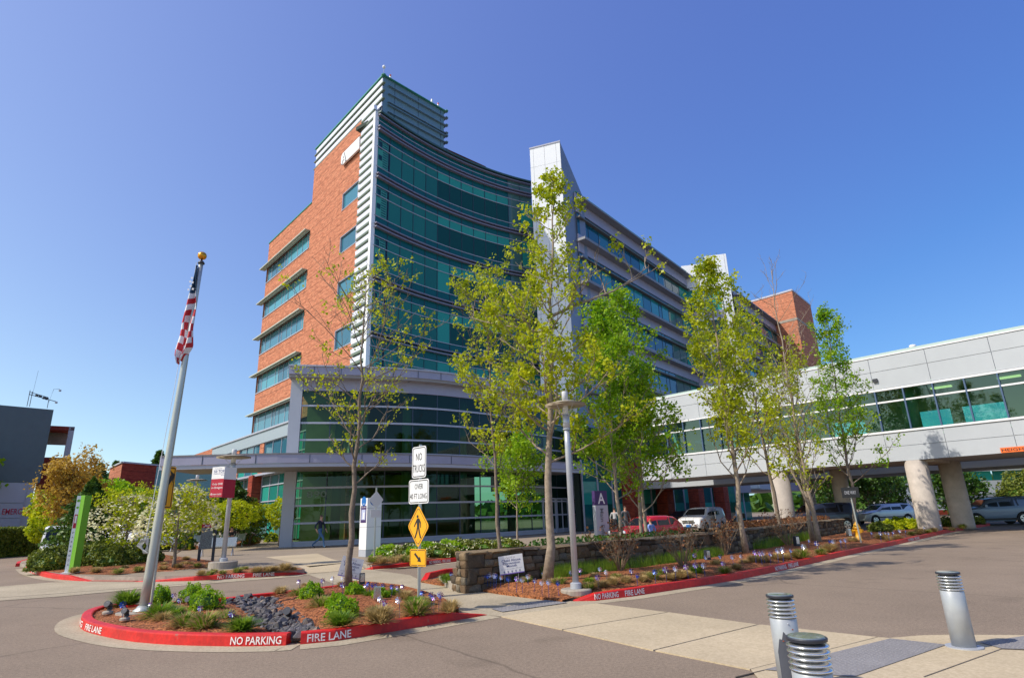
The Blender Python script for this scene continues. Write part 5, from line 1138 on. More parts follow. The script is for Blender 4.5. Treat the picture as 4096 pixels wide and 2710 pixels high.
# foreground maple-like tree on the flagpole island: mostly bare
b_, t_ = tp((1393, 2345), .18, (1465, 1120))
tree('street_tree', 'nearly bare young tree with small tufts of leaves on the flagpole island', b_, t_, .078, 11, bark, L_yel, nprim=25, first=.30, spread=2.05, up=.62, leaf=.065, nleaf=3000, dens=.35, clump=.10, shape='oval', sub=6, twig=1.1)
# tall tree beside the lamp
b_, t_ = tp((2190, 2325), .16, (2215, 690))
def mk3(q, r): return r.random() < (1.0 if q[2] < .6 else .45)
tree('street_tree', 'tallest tree with straight pale trunk, beside the lamp post in front of the stone wall', b_, t_, .108, 23, bark_p, L_yel, nprim=44, first=.24, spread=1.9, up=.4, leaf=.082, leafmask=mk3, nleaf=10500, dens=.32, clump=.085, shape='cone', sub=6, fork=[(.60, (.93, .1, .36), 3.3, .36), (.56, (-.9, .2, .3), 2.6, .3)])
b_, t_ = tp((2000, 2195), .15, (1940, 1150), D=18.5)
tree('street_tree', 'thin tree behind the left end of the stone wall with bare upper twigs', b_, t_, .066, 31, bark, L_yel, nprim=34, first=.30, spread=2.3, up=.6, leaf=.085, nleaf=6500, dens=.4, clump=.10, shape='oval', sub=5)
b_, t_ = tp((2070, 2165), .15, (2065, 1810), D=30)
tree('small_tree', 'small round tree in front of the entrance hall, between the two taller trunks', b_, t_, .06, 37, bark_p, L_grn, nprim=22, first=.35, spread=1.9, up=.7, leaf=.11, nleaf=6000, clump=.22)
for (bp_, tp_, D_, sd, lab, sp, nl) in (((2487, 2150), (2400, 1230), 20.5, 41, 'leafy green tree behind the wall, left of the red car group of three trunks', 1.9, 15000), ((2560, 2150), (2545, 1480), 21.5, 43, 'leafy green tree in front of the red car, middle one of three trunks', 1.8, 9000), ((2592, 2150), (2480, 1180), 23, 47, 'leafy green tree right of the person in blue scrubs, behind the wall', 1.9, 11000)):
    b_, t_ = tp(bp_, .15, tp_, D=D_)
    tree('street_tree', lab, b_, t_, .078, sd, bark_p, L_grn, nprim=34, first=.2, spread=sp * 1.25, up=.8, leaf=.105, nleaf=int(nl * .64), dens=.5, clump=.14, shape='cone', group='leafy trees behind the stone wall')
b_, t_ = tp((2985, 2215), .15, (2830, 1060))
tree('street_tree', 'leafy tree in front of the wall, left of the first bridge column', b_, t_, .095, 53, bark_p, L_yel, nprim=38, first=.2, spread=2.5, up=.75, leaf=.095, nleaf=9500, dens=.45, clump=.13, shape='cone')
b_, t_ = tp((3125, 2110), .15, (2960, 1330), D=30)
tree('street_tree', 'yellow green tree behind the wall just left of the first bridge column', b_, t_, .10, 59, bark, L_yel, nprim=34, first=.25, spread=2.6, up=.8, leaf=.115, nleaf=6000, dens=.5, clump=.2, shape='oval')
b_, t_ = tp((3253, 2165), .15, (3085, 1080))
tree('street_tree', 'leafless tree with bare forked branches rising over the skybridge', b_, t_, .095, 61, bark_p, L_yel, nprim=22, first=.22, spread=2.7, up=.9, leaf=.09, nleaf=500, dens=.3, shape='oval', sub=4, leafmask=lambda q, r: q[2] < .35)
b_, t_ = tp((3275, 2168), .15, (3140, 1480))
tree('street_tree', 'low forked tree with sparse twigs beside the leafless tree', b_, t_, .105, 67, bark_p, L_yel, nprim=24, first=.2, spread=2.5, up=.8, leaf=.09, nleaf=2600, dens=.5, shape='oval', fork=[(.16, (-.45, .2, .9), 3.0, .6)])
b_, t_ = tp((3430, 2140), .15, (3300, 1250))
tree('street_tree', 'leafy tree behind the yellow hydrant, rising over the skybridge', b_, t_, .09, 71, bark, L_grn, nprim=36, first=.2, spread=2.6, up=.8, leaf=.10, nleaf=9000, dens=.5, clump=.13, shape='cone')
# greenery under and behind the skybridge
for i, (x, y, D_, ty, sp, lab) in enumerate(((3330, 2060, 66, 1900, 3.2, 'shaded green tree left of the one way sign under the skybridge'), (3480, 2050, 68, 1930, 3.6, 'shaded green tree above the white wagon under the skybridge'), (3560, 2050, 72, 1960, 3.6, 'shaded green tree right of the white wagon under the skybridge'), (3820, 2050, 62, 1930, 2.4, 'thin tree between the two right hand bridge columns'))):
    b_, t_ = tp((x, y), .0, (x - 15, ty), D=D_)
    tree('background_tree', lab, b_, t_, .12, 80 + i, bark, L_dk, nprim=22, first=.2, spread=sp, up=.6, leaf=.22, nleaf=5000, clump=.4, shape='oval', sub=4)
def blob(name, label, base, size, seed, lm_, n=6000, leaf=.1, stem=None, cat='shrub', group=None, flat=.9, core=True, cone=False):
    rr = np.random.default_rng(seed); o = empty(name, base, label=label, cat=cat, group=group); d = rr.normal(size=(n, 3)); d /= np.linalg.norm(d, axis=1)[:, None]; d[:, 2] = np.abs(d[:, 2]) if not stem else d[:, 2]
    rad = rr.uniform(.72, 1.0, n) ** .5; lump = 1 + .16 * np.sin(d[:, 0] * 7 + seed) * np.cos(d[:, 1] * 6 + seed * 2) + .1 * np.sin(d[:, 2] * 9 + d[:, 0] * 5)
    C_ = d * (rad * lump)[:, None] * np.array(size) / np.array([2, 2, 2 if stem else 1])
    if stem: C_[:, 2] += stem + size[2] / 2
    if cone:
        h_ = rr.random(n) ** .7; az = rr.uniform(0, 6.28, n); tier = .75 + .35 * np.abs(np.sin(h_ * 22)); rr_ = (1 - h_) ** .85 * size[0] / 2 * tier * rr.uniform(.3, 1.05, n); lob = 1 + .25 * np.sin(az * 5 + h_ * 20)
        C_ = np.stack([np.cos(az) * rr_ * lob, np.sin(az) * rr_ * lob, .15 * size[2] + h_ * size[2] * .85 - rr_ * .18], 1)
    link('foliage', quads_mesh('foliage', C_, rr.uniform(.6, 1.3, n) * leaf, lm_, rr, up=.5, asp=(1.6 if cone else 1)), o, 'stuff')
    if stem or cone: b = MB(); b.tube([(0, 0, 0), (0, 0, (stem or size[2] * .9) + .1)], [.07 * size[0] / 2.5 + .03, .03], 7); b.build('trunk', bark, o, True)
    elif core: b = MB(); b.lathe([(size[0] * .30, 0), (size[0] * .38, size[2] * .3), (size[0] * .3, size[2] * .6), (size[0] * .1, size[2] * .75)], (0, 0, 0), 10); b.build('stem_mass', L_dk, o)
    return o
# trees far left and beyond
b_, t_ = tp((270, 2130), .0, (250, 1890), D=46); tree('bronze_tree', 'bronze leaved tree in front of the emergency building', b_, t_, .14, 91, bark, L_brn, nprim=36, first=.2, spread=1.9, up=.85, leaf=.14, nleaf=6500, clump=.26, shape='oval')
b_, t_ = tp((310, 2130), .0, (350, 1895), D=50); tree('bronze_tree', 'thin orange green tree right of the bronze tree at the left', b_, t_, .10, 92, bark, L_brn, nprim=26, first=.2, spread=2.0, up=.9, leaf=.16, nleaf=3000, clump=.2, shape='top')
g_ = atD(340, 2130, 36); blob('fir_tree', 'dark green conifer behind the lime green sign post', (g_[0], g_[1], .1), (3.6, 3.6, 3.9), 93, L_fir, 9000, .13, cat='conifer', cone=True)
g_ = atD(905, 2130, 50); blob('fir_tree', 'dark conifer behind the fifty top banner', (g_[0], g_[1], .1), (7.0, 7, 5.0), 94, L_fir, 11000, .16, cat='conifer', cone=True)
for i, (x, ty, D_, s_) in enumerate(((215, 2075, 52, 3.0), (420, 1950, 75, 8), (300, 1970, 70, 7), (380, 1960, 85, 8))):
    g_ = atD(x, ty + 60, D_); h_ = atD(x, ty - 30, D_)[2]; blob('broad_tree', ['low yellow green tree left of the lime sign post', 'rounded green tree left of the low brick building', 'olive green tree between bronze tree and brick building', 'green tree on the skyline left of the brick building'][i], (g_[0], g_[1], 0), (s_, s_, h_ * .75), 95 + i, L_yel if i in (0, 2) else L_grn, 5000, .16 if i == 0 else .35, stem=h_ * .25, cat='tree')
for i, (x, ty, D_) in enumerate(((405, 1860, 150), (640, 1810, 130), (468, 1848, 160), (372, 1880, 150))):
    g_ = atD(x, ty, D_); blob('fir_tree', ['distant fir on the skyline left of the low brick building', 'distant fir poking over the low brick building near the flagpole', 'tiny distant fir on the left corner of the brick building skyline', 'second distant fir on the skyline beside the brick building'][i], (g_[0], g_[1], 0), (9, 9, g_[2]), 99 + i, L_dk, 2500, .9, cat='conifer', cone=True)
# dogwoods in flower
for i, (x, y, ty, D_, sp, lab) in enumerate(((500, 2190, 1995, 30, 1.55, 'cream flowering dogwood left of the flagpole'), (700, 2225, 1960, 26, 1.25, 'cream flowering dogwood right of the flagpole base'))):
    b_, t_ = tp((x, y), .15, (x + 25, ty), D=D_)
    o = tree('dogwood', lab, b_, t_, .07, 110 + i, bark, L_yel, nprim=24, first=.18, spread=sp, up=.35, leaf=.09, nleaf=2300, dens=.6, clump=.12, shape='oval', cat='dogwood', group='flowering dogwoods by the walk')
    rr = np.random.default_rng(5 + i); n = 1300; H = (t_ - b_)[2]; d = rr.normal(size=(n, 3)); d /= np.linalg.norm(d, axis=1)[:, None]; d[:, 2] = np.abs(d[:, 2]); tier = d[:, 2] * .8 + .2 * np.round(d[:, 2] * 4 + d[:, 0] * 1.5) / 4; C_ = np.stack([d[:, 0] * sp * 1.15, d[:, 1] * sp * 1.15, H * .42 + tier * H * .62 + rr.normal(0, .05, n)], 1); keep = (rr.random(n) < .9) & (np.sin(d[:, 0] * 6 + i) + np.cos(d[:, 1] * 7) > -.6)
    link('blossom', quads_mesh('blossom', C_[keep], rr.uniform(.09, .15, keep.sum()), L_cream, rr, up=2.2), o, 'stuff')
# small yellow-green trees on the plaza
for i, (x, ty, D_, s_, lab) in enumerate(((820, 2030, 47, 3.2, 'small yellow green tree behind the benches'), (940, 2020, 46, 3.0, 'small yellow green tree behind the seated person'), (1010, 2035, 50, 2.8, 'small yellow green tree in front of the brick pier'), (1125, 2050, 45, 1.8, 'small bright tree beside the left corner of the entrance hall'), (880, 2040, 52, 3.0, 'small yellow green tree under the fifty top banner'))):
    g_ = atD(x, ty, D_); blob('small_tree', lab, (g_[0], g_[1], .15), (s_, s_, 1.9), 120 + i, L_yel, 3200, .13, stem=1.15, cat='tree', group=None)
    for k in range(3): pass
# hedges and rounded shrubs
H_ = empty('clipped_hedge', atD(-60, 2150, 54) * [1, 1, 0], label='long clipped hedge with yellow green top at the left edge', cat='hedge'); rr = np.random.default_rng(3)
a0, a1 = atD(-400, 2150, 50) * [1, 1, 0], atD(188, 2150, 56) * [1, 1, 0]; n = 16000; dd = a1 - a0; hd = dd / np.linalg.norm(dd); pn = np.array([-hd[1], hd[0], 0]); u = rr.random(n); f_ = rr.random(n); v_ = rr.uniform(-.9, .9, n); z_ = rr.uniform(.1, 1.85, n); face = f_ < .5; v_[face] = -.9 + rr.normal(0, .05, face.sum()); z_[~face] = 1.85 + rr.normal(0, .05, (~face).sum())
C_ = a0 + np.outer(u, dd) + np.outer(v_ + .9, pn) + np.outer(z_, [0, 0, 1.]) - np.array(H_.location); link('foliage', quads_mesh('foliage', C_, rr.uniform(.08, .16, n), L_olv, rr, up=.5), H_, 'stuff')
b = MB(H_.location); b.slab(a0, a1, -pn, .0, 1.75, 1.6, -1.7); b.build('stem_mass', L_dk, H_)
sh = []
for (x, y, s_, h_) in ((90, 2205, 1.6, .6), (170, 2205, 1.5, .6), (30, 2210, 1.4, .5)):
    g_ = G(x, y - 4, .1); sh.append(blob('shrub', None, g_, (s_, s_, h_), int(x), L_grn, 1500, .1))
rank_labels(sh, 'low pale green shrub', 'in front of the clipped hedge', 'shrub', 'low shrubs before the hedge')
sh = []
for (x, y, s_, h_) in ((195, 2278, 1.7, 1.0), (250, 2262, 1.5, .9), (330, 2264, 1.9, 1.05), (400, 2262, 1.9, 1.15), (455, 2268, 1.5, .95), (520, 2252, 1.7, 1.0), (575, 2254, 1.5, .95), (450, 2235, 2.4, .7), (340, 2240, 2.2, .7)):
    g_ = G(x, y, .15); sh.append(blob('rhododendron', None, g_, (s_, s_ * .9, h_ * .82), int(x), L_olv, 2600, .095, group=None))
rank_labels(sh, 'rounded dark green shrub', 'around the lime sign post', 'shrub', 'rounded shrubs by the sign post')
sh = []
for (x, y, s_, h_) in ((1560, 2222, 1.5, .8), (1640, 2222, 1.5, .85), (1710, 2222, 1.7, .95), (1765, 2224, 1.5, .8), (1850, 2205, 1.9, .9), (1930, 2200, 1.9, .85), (2020, 2196, 1.7, .85), (1800, 2208, 2.0, .9)):
    g_ = G(x, y, .18); sh.append(blob('flowering_shrub', None, g_, (s_, s_ * .8, h_ * .52), int(x), L_olv if int(x) % 3 else L_grn, 2200, .10))
    rr = np.random.default_rng(int(x)); n = 120; d = rr.normal(size=(n, 3)); d /= np.linalg.norm(d, axis=1)[:, None]; d[:, 2] = np.abs(d[:, 2]) * .9 + .15
    link('blossom', quads_mesh('blossom', d * np.array([s_ * .5, s_ * .42, h_ * .54]), rr.uniform(.05, .10, n), L_cream, rr, up=1), sh[-1], 'stuff')
rank_labels(sh, 'shrub with small white flowers', 'before the entrance hall', 'shrub', 'white flowering shrubs by the entrance hall')
sh = []
for (x, y, s_, h_, m_) in ((1085, 2165, 1.1, .7, L_yel), (700, 2190, 1.6, 1.2, L_dk), (630, 2200, 1.7, 1.0, L_olv), (740, 2195, 1.2, 1.0, L_dk), (1000, 2172, 1.4, .6, L_brn), (970, 2160, 1.3, 1.0, L_dk)):
    g_ = G(x, y, .2); sh.append(blob('shrub', None, g_, (s_, s_, h_), int(x) + 3, m_, 1500, .1))
rank_labels(sh, 'bush', 'on the plaza beyond the flagpole', 'bush', 'bushes on the plaza')
# hedge behind the wall (twiggy, reddish) and ferns
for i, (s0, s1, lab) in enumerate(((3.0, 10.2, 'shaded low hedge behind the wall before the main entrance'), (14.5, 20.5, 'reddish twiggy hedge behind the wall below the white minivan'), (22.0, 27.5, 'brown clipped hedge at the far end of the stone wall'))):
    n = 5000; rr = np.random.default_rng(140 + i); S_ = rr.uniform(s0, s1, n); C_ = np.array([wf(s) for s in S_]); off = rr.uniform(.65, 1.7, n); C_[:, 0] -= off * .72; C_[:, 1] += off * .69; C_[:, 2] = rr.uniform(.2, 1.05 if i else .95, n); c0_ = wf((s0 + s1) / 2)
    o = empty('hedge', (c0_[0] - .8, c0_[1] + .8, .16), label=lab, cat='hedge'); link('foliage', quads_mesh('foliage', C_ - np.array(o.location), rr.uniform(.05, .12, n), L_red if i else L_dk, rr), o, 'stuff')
# tufts
def tuft_mesh(seed, m_, n=170, h=.34, sp=.22, w=.012, lean=1.0):
    rr = random.Random(seed); b = MB()
    for i in range(n):
        a = rr.uniform(0, 6.283); r0 = sp * .22 * math.sqrt(rr.random()); el = rr.uniform(.12, 1.45) if lean > 1 else rr.uniform(.5, 1.5); l = h * rr.uniform(.75, 1.1) * (1.0 + .25 * math.cos(el)); dx, dy = math.cos(a), math.sin(a); px_, py_ = -dy, dx
        b0 = (dx * r0, dy * r0, .01); m1 = (dx * (r0 + l * .6 * math.cos(el)), dy * (r0 + l * .6 * math.cos(el)), .01 + l * .6 * math.sin(el)); e2 = el * .62; t1 = (m1[0] + dx * l * .4 * math.cos(e2), m1[1] + dy * l * .4 * math.cos(e2), m1[2] + l * .4 * math.sin(e2) - .01)
        b.add([(b0[0] - px_ * w, b0[1] - py_ * w, .01), (b0[0] + px_ * w, b0[1] + py_ * w, .01), (m1[0] + px_ * w * .9, m1[1] + py_ * w * .9, m1[2]), (m1[0] - px_ * w * .9, m1[1] - py_ * w * .9, m1[2]), t1], [(0, 1, 2, 3), (3, 2, 4)])
    return b.mesh('grass_tuft', m_)
straw = [tuft_mesh(i, L_straw, 420, .20, .30, .0065, 1.35) for i in range(3)]; green = [tuft_mesh(9 + i, L_blade, 420, .21, .30, .007, 1.2) for i in range(3)]; mixed = []
for i in range(3):
    me = tuft_mesh(20 + i, L_straw, 420, .20, .32, .0065, 1.3); me.materials.append(L_blade); me.polygons.foreach_set('material_index', [1 if (k // 2) % 2 else 0 for k in range(len(me.polygons))]); mixed.append(me)
def tufts(lst, z, what, where, group, base_d=10, name='grass_tuft', cat='grass tuft'):
    os_ = []
    for (x, y, k, s) in lst:
        g_ = G(x, y, z); me = random.choice({'s': straw, 'g': green, 'm': mixed}[k]); o = bpy.data.objects.new(name, me); COL.objects.link(o); o.location = Vector(g_) - Vector((0, 0, .03)); o.rotation_euler = (0, 0, random.uniform(0, 6)); s *= .72 if 'plaza' in where or 'banner' in where else 1; o.scale = (s, s, s * random.uniform(.85, 1.1)); os_.append(o)
    rank_labels(os_, what, where, cat, group)
Q = lambda L: [(*c7(x, y), k, s) for x, y, k, s in L]
tufts(Q([(410, 350, 'g', 1.7), (580, 415, 'g', 1.5), (600, 432, 's', 1.0), (650, 420, 'g', 1.1), (710, 455, 'm', 1.25), (820, 465, 'm', 1.3), (925, 425, 'm', 1.0), (1010, 478, 'g', 1.2)]), .14, 'grass tuft', 'left of the rock bed on the flagpole island', 'grass tufts left of the rocks')
tufts(Q([(1215, 288, 's', .95), (1300, 305, 'm', .9), (1425, 362, 'm', 1.15), (1330, 280, 's', .8), (1530, 452, 'g', 1.15), (1740, 440, 's', 1.35), (1720, 398, 'm', .9), (1870, 320, 's', .95), (1930, 395, 'm', 1.4), (1915, 350, 'g', .9), (2110, 382, 's', 1.0), (1980, 335, 's', .75), (1535, 250, 's', .7), (1345, 255, 's', .7), (1690, 310, 'g', .9), (1810, 300, 'g', .85)]), .17, 'grass tuft', 'right of the rock bed on the flagpole island', 'grass tufts right of the rocks')
sh = []
for x, y, s_, h_ in ((575, 345, .62, .42), (745, 330, .72, .42), (815, 385, .85, .52), (1375, 325, .66, .42), (1505, 375, .55, .33), (1540, 412, .72, .40), (1600, 310, .58, .34), (1740, 325, .50, .28)):
    g_ = G(*c7(x, y), .15); sh.append(blob('box_bush', None, g_, (s_ * .72, s_ * .72, h_ * .74), int(x), L_grn, 1700, .033))
rank_labels(sh, 'small bright green round bush', 'on the flagpole island', 'bush', 'round bushes on the flagpole island')
ca = lambda x, y: (x / 1.975, 2140 + y / 1.975)
tufts([(*ca(x, y), k, s) for x, y, k, s in ((585, 290, 's', 1.5), (760, 285, 's', 1.5), (935, 295, 'm', 1.5), (985, 262, 's', 1.2), (1095, 278, 'm', 1.4), (1370, 185, 's', 1.3), (1410, 250, 's', 1.4), (1470, 190, 's', 1.5), (1560, 245, 'm', 1.3), (1500, 230, 's', 1.2), (1660, 245, 's', 1.2), (1455, 228, 's', 1.2), (1290, 262, 's', 1.3), (1290, 235, 's', 1.2))], .2, 'straw coloured grass tuft', 'left of the banner lamp', 'straw tufts left of the lamp post')
tufts([(*ca(x, y), k, s) for x, y, k, s in ((1590, 305, 's', 1.2), (1660, 308, 'm', 1.2), (1690, 290, 'm', 1.0), (1760, 298, 'm', 1.0), (1880, 285, 'm', 1.3), (1935, 268, 'm', 1.1), (2030, 282, 's', 1.6), (2120, 278, 's', 1.5), (2170, 272, 's', 1.3), (2250, 272, 's', 1.9), (2320, 268, 's', 1.0))], .18, 'grass tuft', 'along the long plaza kerb', 'tufts along the long red kerb')
tufts([(x, y, 's' if i % 3 else 'm', 1.3) for i, (x, y) in enumerate(((1490, 2246), (1510, 2240), (1530, 2248), (1555, 2240), (1580, 2248), (1600, 2238), (1625, 2245), (1650, 2240), (1680, 2236)))], .2, 'dry grass tuft', 'at the foot of the information kiosk', 'dry tufts by the kiosk')
L5 = [(40, 1285), (100, 1330), (190, 1345), (380, 1350), (440, 1360), (660, 1345), (650, 1385), (750, 1370), (700, 1310), (830, 1355), (860, 1310), (930, 1340), (1050, 1330), (1080, 1300), (1130, 1315), (1180, 1290), (1260, 1310), (1340, 1300), (1380, 1290), (1450, 1270), (1660, 1270), (1750, 1235), (1600, 1215), (1800, 1200)]
tufts([(2000 + x / 1.845, 1600 + y / 1.845, 'g' if i in (1, 5, 19) else random.choice('ssm'), random.uniform(.75, 1.05)) for i, (x, y) in enumerate(L5)], .16, 'tuft of dry grass', 'between wall and kerb near the lamp', 'dry tufts by the stone wall')
tufts([(3000 + x / 1.236, 2000 + y / 1.236, random.choice('ssm'), random.uniform(1.0, 1.5)) for x, y in ((60, 300), (20, 305), (130, 290), (170, 285), (225, 278), (260, 280), (350, 265), (400, 248), (370, 245), (510, 205), (690, 195), (730, 188), (650, 190), (800, 168), (840, 162), (880, 160), (910, 155), (1000, 148), (1050, 138))], .16, 'dry grass tuft', 'in the bed before the bridge columns', 'dry tufts before the bridge columns')
tufts([(x, y, 'g', 1.0) for x, y in ((1785, 2318), (1800, 2325), (1840, 2318))], .13, 'green tuft', 'beside the left end of the stone wall', 'tufts beside the wall end')
# long green blades at the foot of the wall: one mass
b = MB(); rr = random.Random(5)
for i in range(5200):
    s_ = random.choice((rr.uniform(2.0, 4.2), rr.uniform(2, 9.5), rr.uniform(6.5, 9.5), rr.uniform(13, 21))); p = wf(s_); n_ = rr.uniform(.05, .55); p = p + np.array([.67, -.74, 0]) * n_; a = rr.uniform(0, 6.28); l = rr.uniform(.15, .34) * (1.15 if s_ < 10 else 1.4); dx, dy = math.cos(a) * .3 * l, math.sin(a) * .3 * l; w = .010
    b.add([(p[0] - w, p[1], .12), (p[0] + w, p[1], .12), (p[0] + dx, p[1] + dy, .12 + l)], [(0, 1, 2)])
b.build('tall_grass', L_blade, kind='stuff')
# bare twiggy shrubs against the wall
def twiggy(x, y, sz, seed, lab, leafy=500, D=None):
    g_ = G(x, y, .14) if D is None else atD(x, y, D) * [1, 1, 0] + [0, 0, .14]; r = random.Random(seed); o = empty('twiggy_shrub', g_, label=lab, cat='shrub'); b = MB(); tips = []
    for i in range(26):
        a = r.uniform(0, 6.28); d = np.array([math.cos(a) * r.uniform(.15, .75), math.sin(a) * r.uniform(.15, .75), 1.]); P = [np.array([math.cos(a) * .05, math.sin(a) * .05, 0.])]
        for k in range(4): d = d + np.array([r.gauss(0, .15), r.gauss(0, .15), 0]); P.append(P[-1] + d / np.linalg.norm(d) * sz * .27 * r.uniform(.8, 1.2))
        b.tube(P, [.012, .010, .008, .006, .004], 4, cap=False)
        for k in (2, 3, 4):
            for _ in range(3): e = P[k] + np.array([r.gauss(0, .1), r.gauss(0, .1), r.uniform(.02, .2)]) * sz; b.tube([P[k], (P[k] + e) / 2 + np.array([0, 0, .02]), e], [.006, .004, .003], 3, cap=False); tips.append(e)
    b.build('stems', twig_m, o); rr = np.random.default_rng(seed); T_ = np.array(tips); C_ = T_[rr.integers(0, len(T_), leafy)] + rr.normal(0, .04 * sz, (leafy, 3)); link('foliage', quads_mesh('foliage', C_, rr.uniform(.04, .09, leafy), L_red if leafy < 400 else L_yel, rr), o, 'stuff')
twiggy(2480, 2286, 1.0, 1, 'large bare twiggy shrub against the wall, right of the lamp post', 260); twiggy(2735, 2270, .95, 2, 'narrow bare twiggy shrub against the middle of the stone wall', 200)
twiggy(2900, 2222, .95, 3, 'twiggy shrub with fresh leaves left of the leafy trunk by the wall', 240); twiggy(3155, 2185, 1.1, 4, 'twiggy shrub against the wall left of the leafless tree', 300)
sh = []
for i, (x, y, s_) in enumerate(((3560, 2120, 1.5), (3610, 2118, 1.4), (3650, 2112, 1.3), (3600, 2100, 1.6), (3800, 2105, 1.6), (3845, 2098, 1.5), (3890, 2095, 1.4), (3520, 2128, 1.2))):
    g_ = G(x, y, .15); sh.append(blob('fern_clump', None, g_, (s_, s_, .5), 200 + i, L_yel if i < 4 else L_olv, 1100, .12))
rank_labels(sh, 'fern clump', 'at the foot of the bridge columns', 'fern', 'ferns by the bridge columns')
# yellow green bush and small pines at the right edge, hedges beyond the road
for i, (x, ty, D_, s_, h_, lab) in enumerate(((4125, 2000, 64, 5.0, 3.6, 'large yellow green bush behind the blue car at the right edge'), (4250, 1980, 66, 7.0, 4.5, 'tall yellow green bush at the far right edge'))):
    g_ = atD(x, ty, D_); blob('large_bush', lab, (g_[0], g_[1], 0), (s_, s_, h_), 220 + i, L_olv, 6000, .2, cat='bush', cone=False)
for i, x in enumerate((-1500, -900, -420, 4500, 5200)):
    g_ = atD(x, 2050, 90); blob('broad_tree', ['broad tree outside the left edge', 'another broad tree outside the left edge', 'broad tree near the left edge', 'broad tree outside the right edge', 'another broad tree outside the right edge'][i], (g_[0], g_[1], 0), (14, 14, 9), 230 + i, L_grn, 2500, .6, stem=3, cat='tree')
# far wooded line so the ground meets the sky behind trees
b = MB(); rr = np.random.default_rng(77); n = 9000; az = rr.uniform(-1.35, 1.5, n); R_ = rr.uniform(230, 330, n); z_ = rr.random(n) ** 1.2 * (9 + 4 * np.sin(az * 9) + 2 * np.sin(az * 31)); C_ = np.stack([np.sin(az) * R_, np.cos(az) * R_, z_], 1); link('far_woods', quads_mesh('far_woods', C_, rr.uniform(4, 7, n), L_dk, rr), None, 'stuff')
# ------------------------------------------------------------------ flagpole and flag
b_ = G(572, 2441, .16); tpx = ray(805, 1052); Dp = b_[1] / tpx[1]; tt = C0 + tpx * Dp; 
FP = empty('flagpole', b_, label='tall metal flagpole with a gold ball on the front island', cat='flagpole')
H_ = tt[2]; axis = (tt - b_); b = MB(b_); n = 12
b.tube([b_ + axis * (i / n) for i in range(n + 1)], [.080 - .036 * (i / n) ** 1.3 for i in range(n + 1)], 20); b.build('pole', polem, FP, True)
b = MB(b_); b.lathe([(.17, -.01), (.165, .02), (.12, .05), (.09, .09)], b_, 24); b.build('base_flare', polem, FP, True)
b = MB(b_); b.prism([(b_[0] + .45 * math.cos(a) * 1.0, b_[1] + .36 * math.sin(a)) for a in np.linspace(0, 6.28, 24)[:-1]], b_[2] - .12, b_[2] - .005); b.build('footing', conc2, FP)
b = MB(b_); b.lathe([(.065, -.02), (.07, .0), (.055, .03), (.02, .06), (.015, .1)], tt, 12); b.build('truck', dark, FP, True)
b = MB(b_); R_ = .09; b.lathe([(R_ * math.sin(a) + .001, .17 - R_ * math.cos(a)) for a in np.linspace(0, math.pi, 12)], tt, 20); b.build('ball', gold, FP, True)
b = MB(b_); b.tube([b_ + axis * .175 + [-.14, -.06, 0], b_ + axis * .6 + [-.09, -.05, 0], tt + [-.08, -.04, 0]], .006, 4); b.build('halyard', signw, FP)
b = MB(b_); q = b_ + axis * .165 + np.array([-.14, -.06, 0])
for k in range(5): b.tube([q + [-.03 * k + .05, 0, .12], q + [-.05 - .02 * k, -.02, .0], q + [.02 * k, 0, -.14], q + [.05, .01, 0], q + [-.02 * k + .05, 0, .12]], .014, 4)
b.build('rope_coil', mat('rope', (.5, .5, .46), var=.1), FP)
# limp flag: rows down the pole, folds across
def flp(px_, py_): d = ray(px_, py_); return C0 + d * (b_[1] / d[1])
c_ = lambda x, y: flp(700 + x / 1.95, 1000 + y / 1.948)
rowsF = [((178, 135), (193, 140)), ((160, 225), (187, 230)), ((140, 290), (184, 300)), ((125, 350), (184, 345)), ((112, 395), (186, 380)), ((102, 440), (188, 425)), ((92, 485), (190, 470)), ((78, 530), (180, 520)), ((66, 580), (166, 575)), ((62, 640), (162, 640)), ((55, 690), (158, 690)), ((42, 745), (152, 740)), ((32, 795), (148, 770)), ((25, 845), (110, 815)), ((42, 884), (60, 880))]
me_v = []; nF = 17
for i, (l, r_) in enumerate(rowsF):
    a, c = c_(*l), c_(*r_)
    for j in range(nF):
        u = j / (nF - 1); p = a + (c - a) * u; fold = math.sin(u * 9.5 + i * .35) * .05 + math.sin(u * 4 + i * .8) * .03; p = p + np.array([math.sin(i * 1.1 + u * 5) * .006, -.09 + fold, math.sin(u * 6 + i * .7) * .035]); me_v.append(p)
FG = empty('flag', c_(150, 400), label='limp stars and stripes flag hanging folded against the flagpole', cat='flag'); b = MB(FG.location)
fs = []; mi = []
for i in range(len(rowsF) - 1):
    for j in range(nF - 1):
        fs.append((i * nF + j, i * nF + j + 1, (i + 1) * nF + j + 1, (i + 1) * nF + j)); u = j / (nF - 1)
        if i < 3: m_i = 2
        elif i < 7: m_i = (i + 1) % 2 if True else 0
        else: m_i = int(math.floor(u * 3.2 + i * .9 + 1)) % 2
        mi.append({0: 1, 1: 0, 2: 2}[m_i] if m_i != 2 else 2)
b.v = [tuple(p - np.array(FG.location)) for p in me_v]; b.f = fs; b.m = mi; b.uv = [None] * len(fs); o = b.build('cloth', [flag_r, flag_w, flag_b], FG, True)
sm = o.modifiers.new('s', 'SUBSURF'); sm.levels = 1; sm.render_levels = 1; so2 = o.modifiers.new('t', 'SOLIDIFY'); so2.thickness = .006
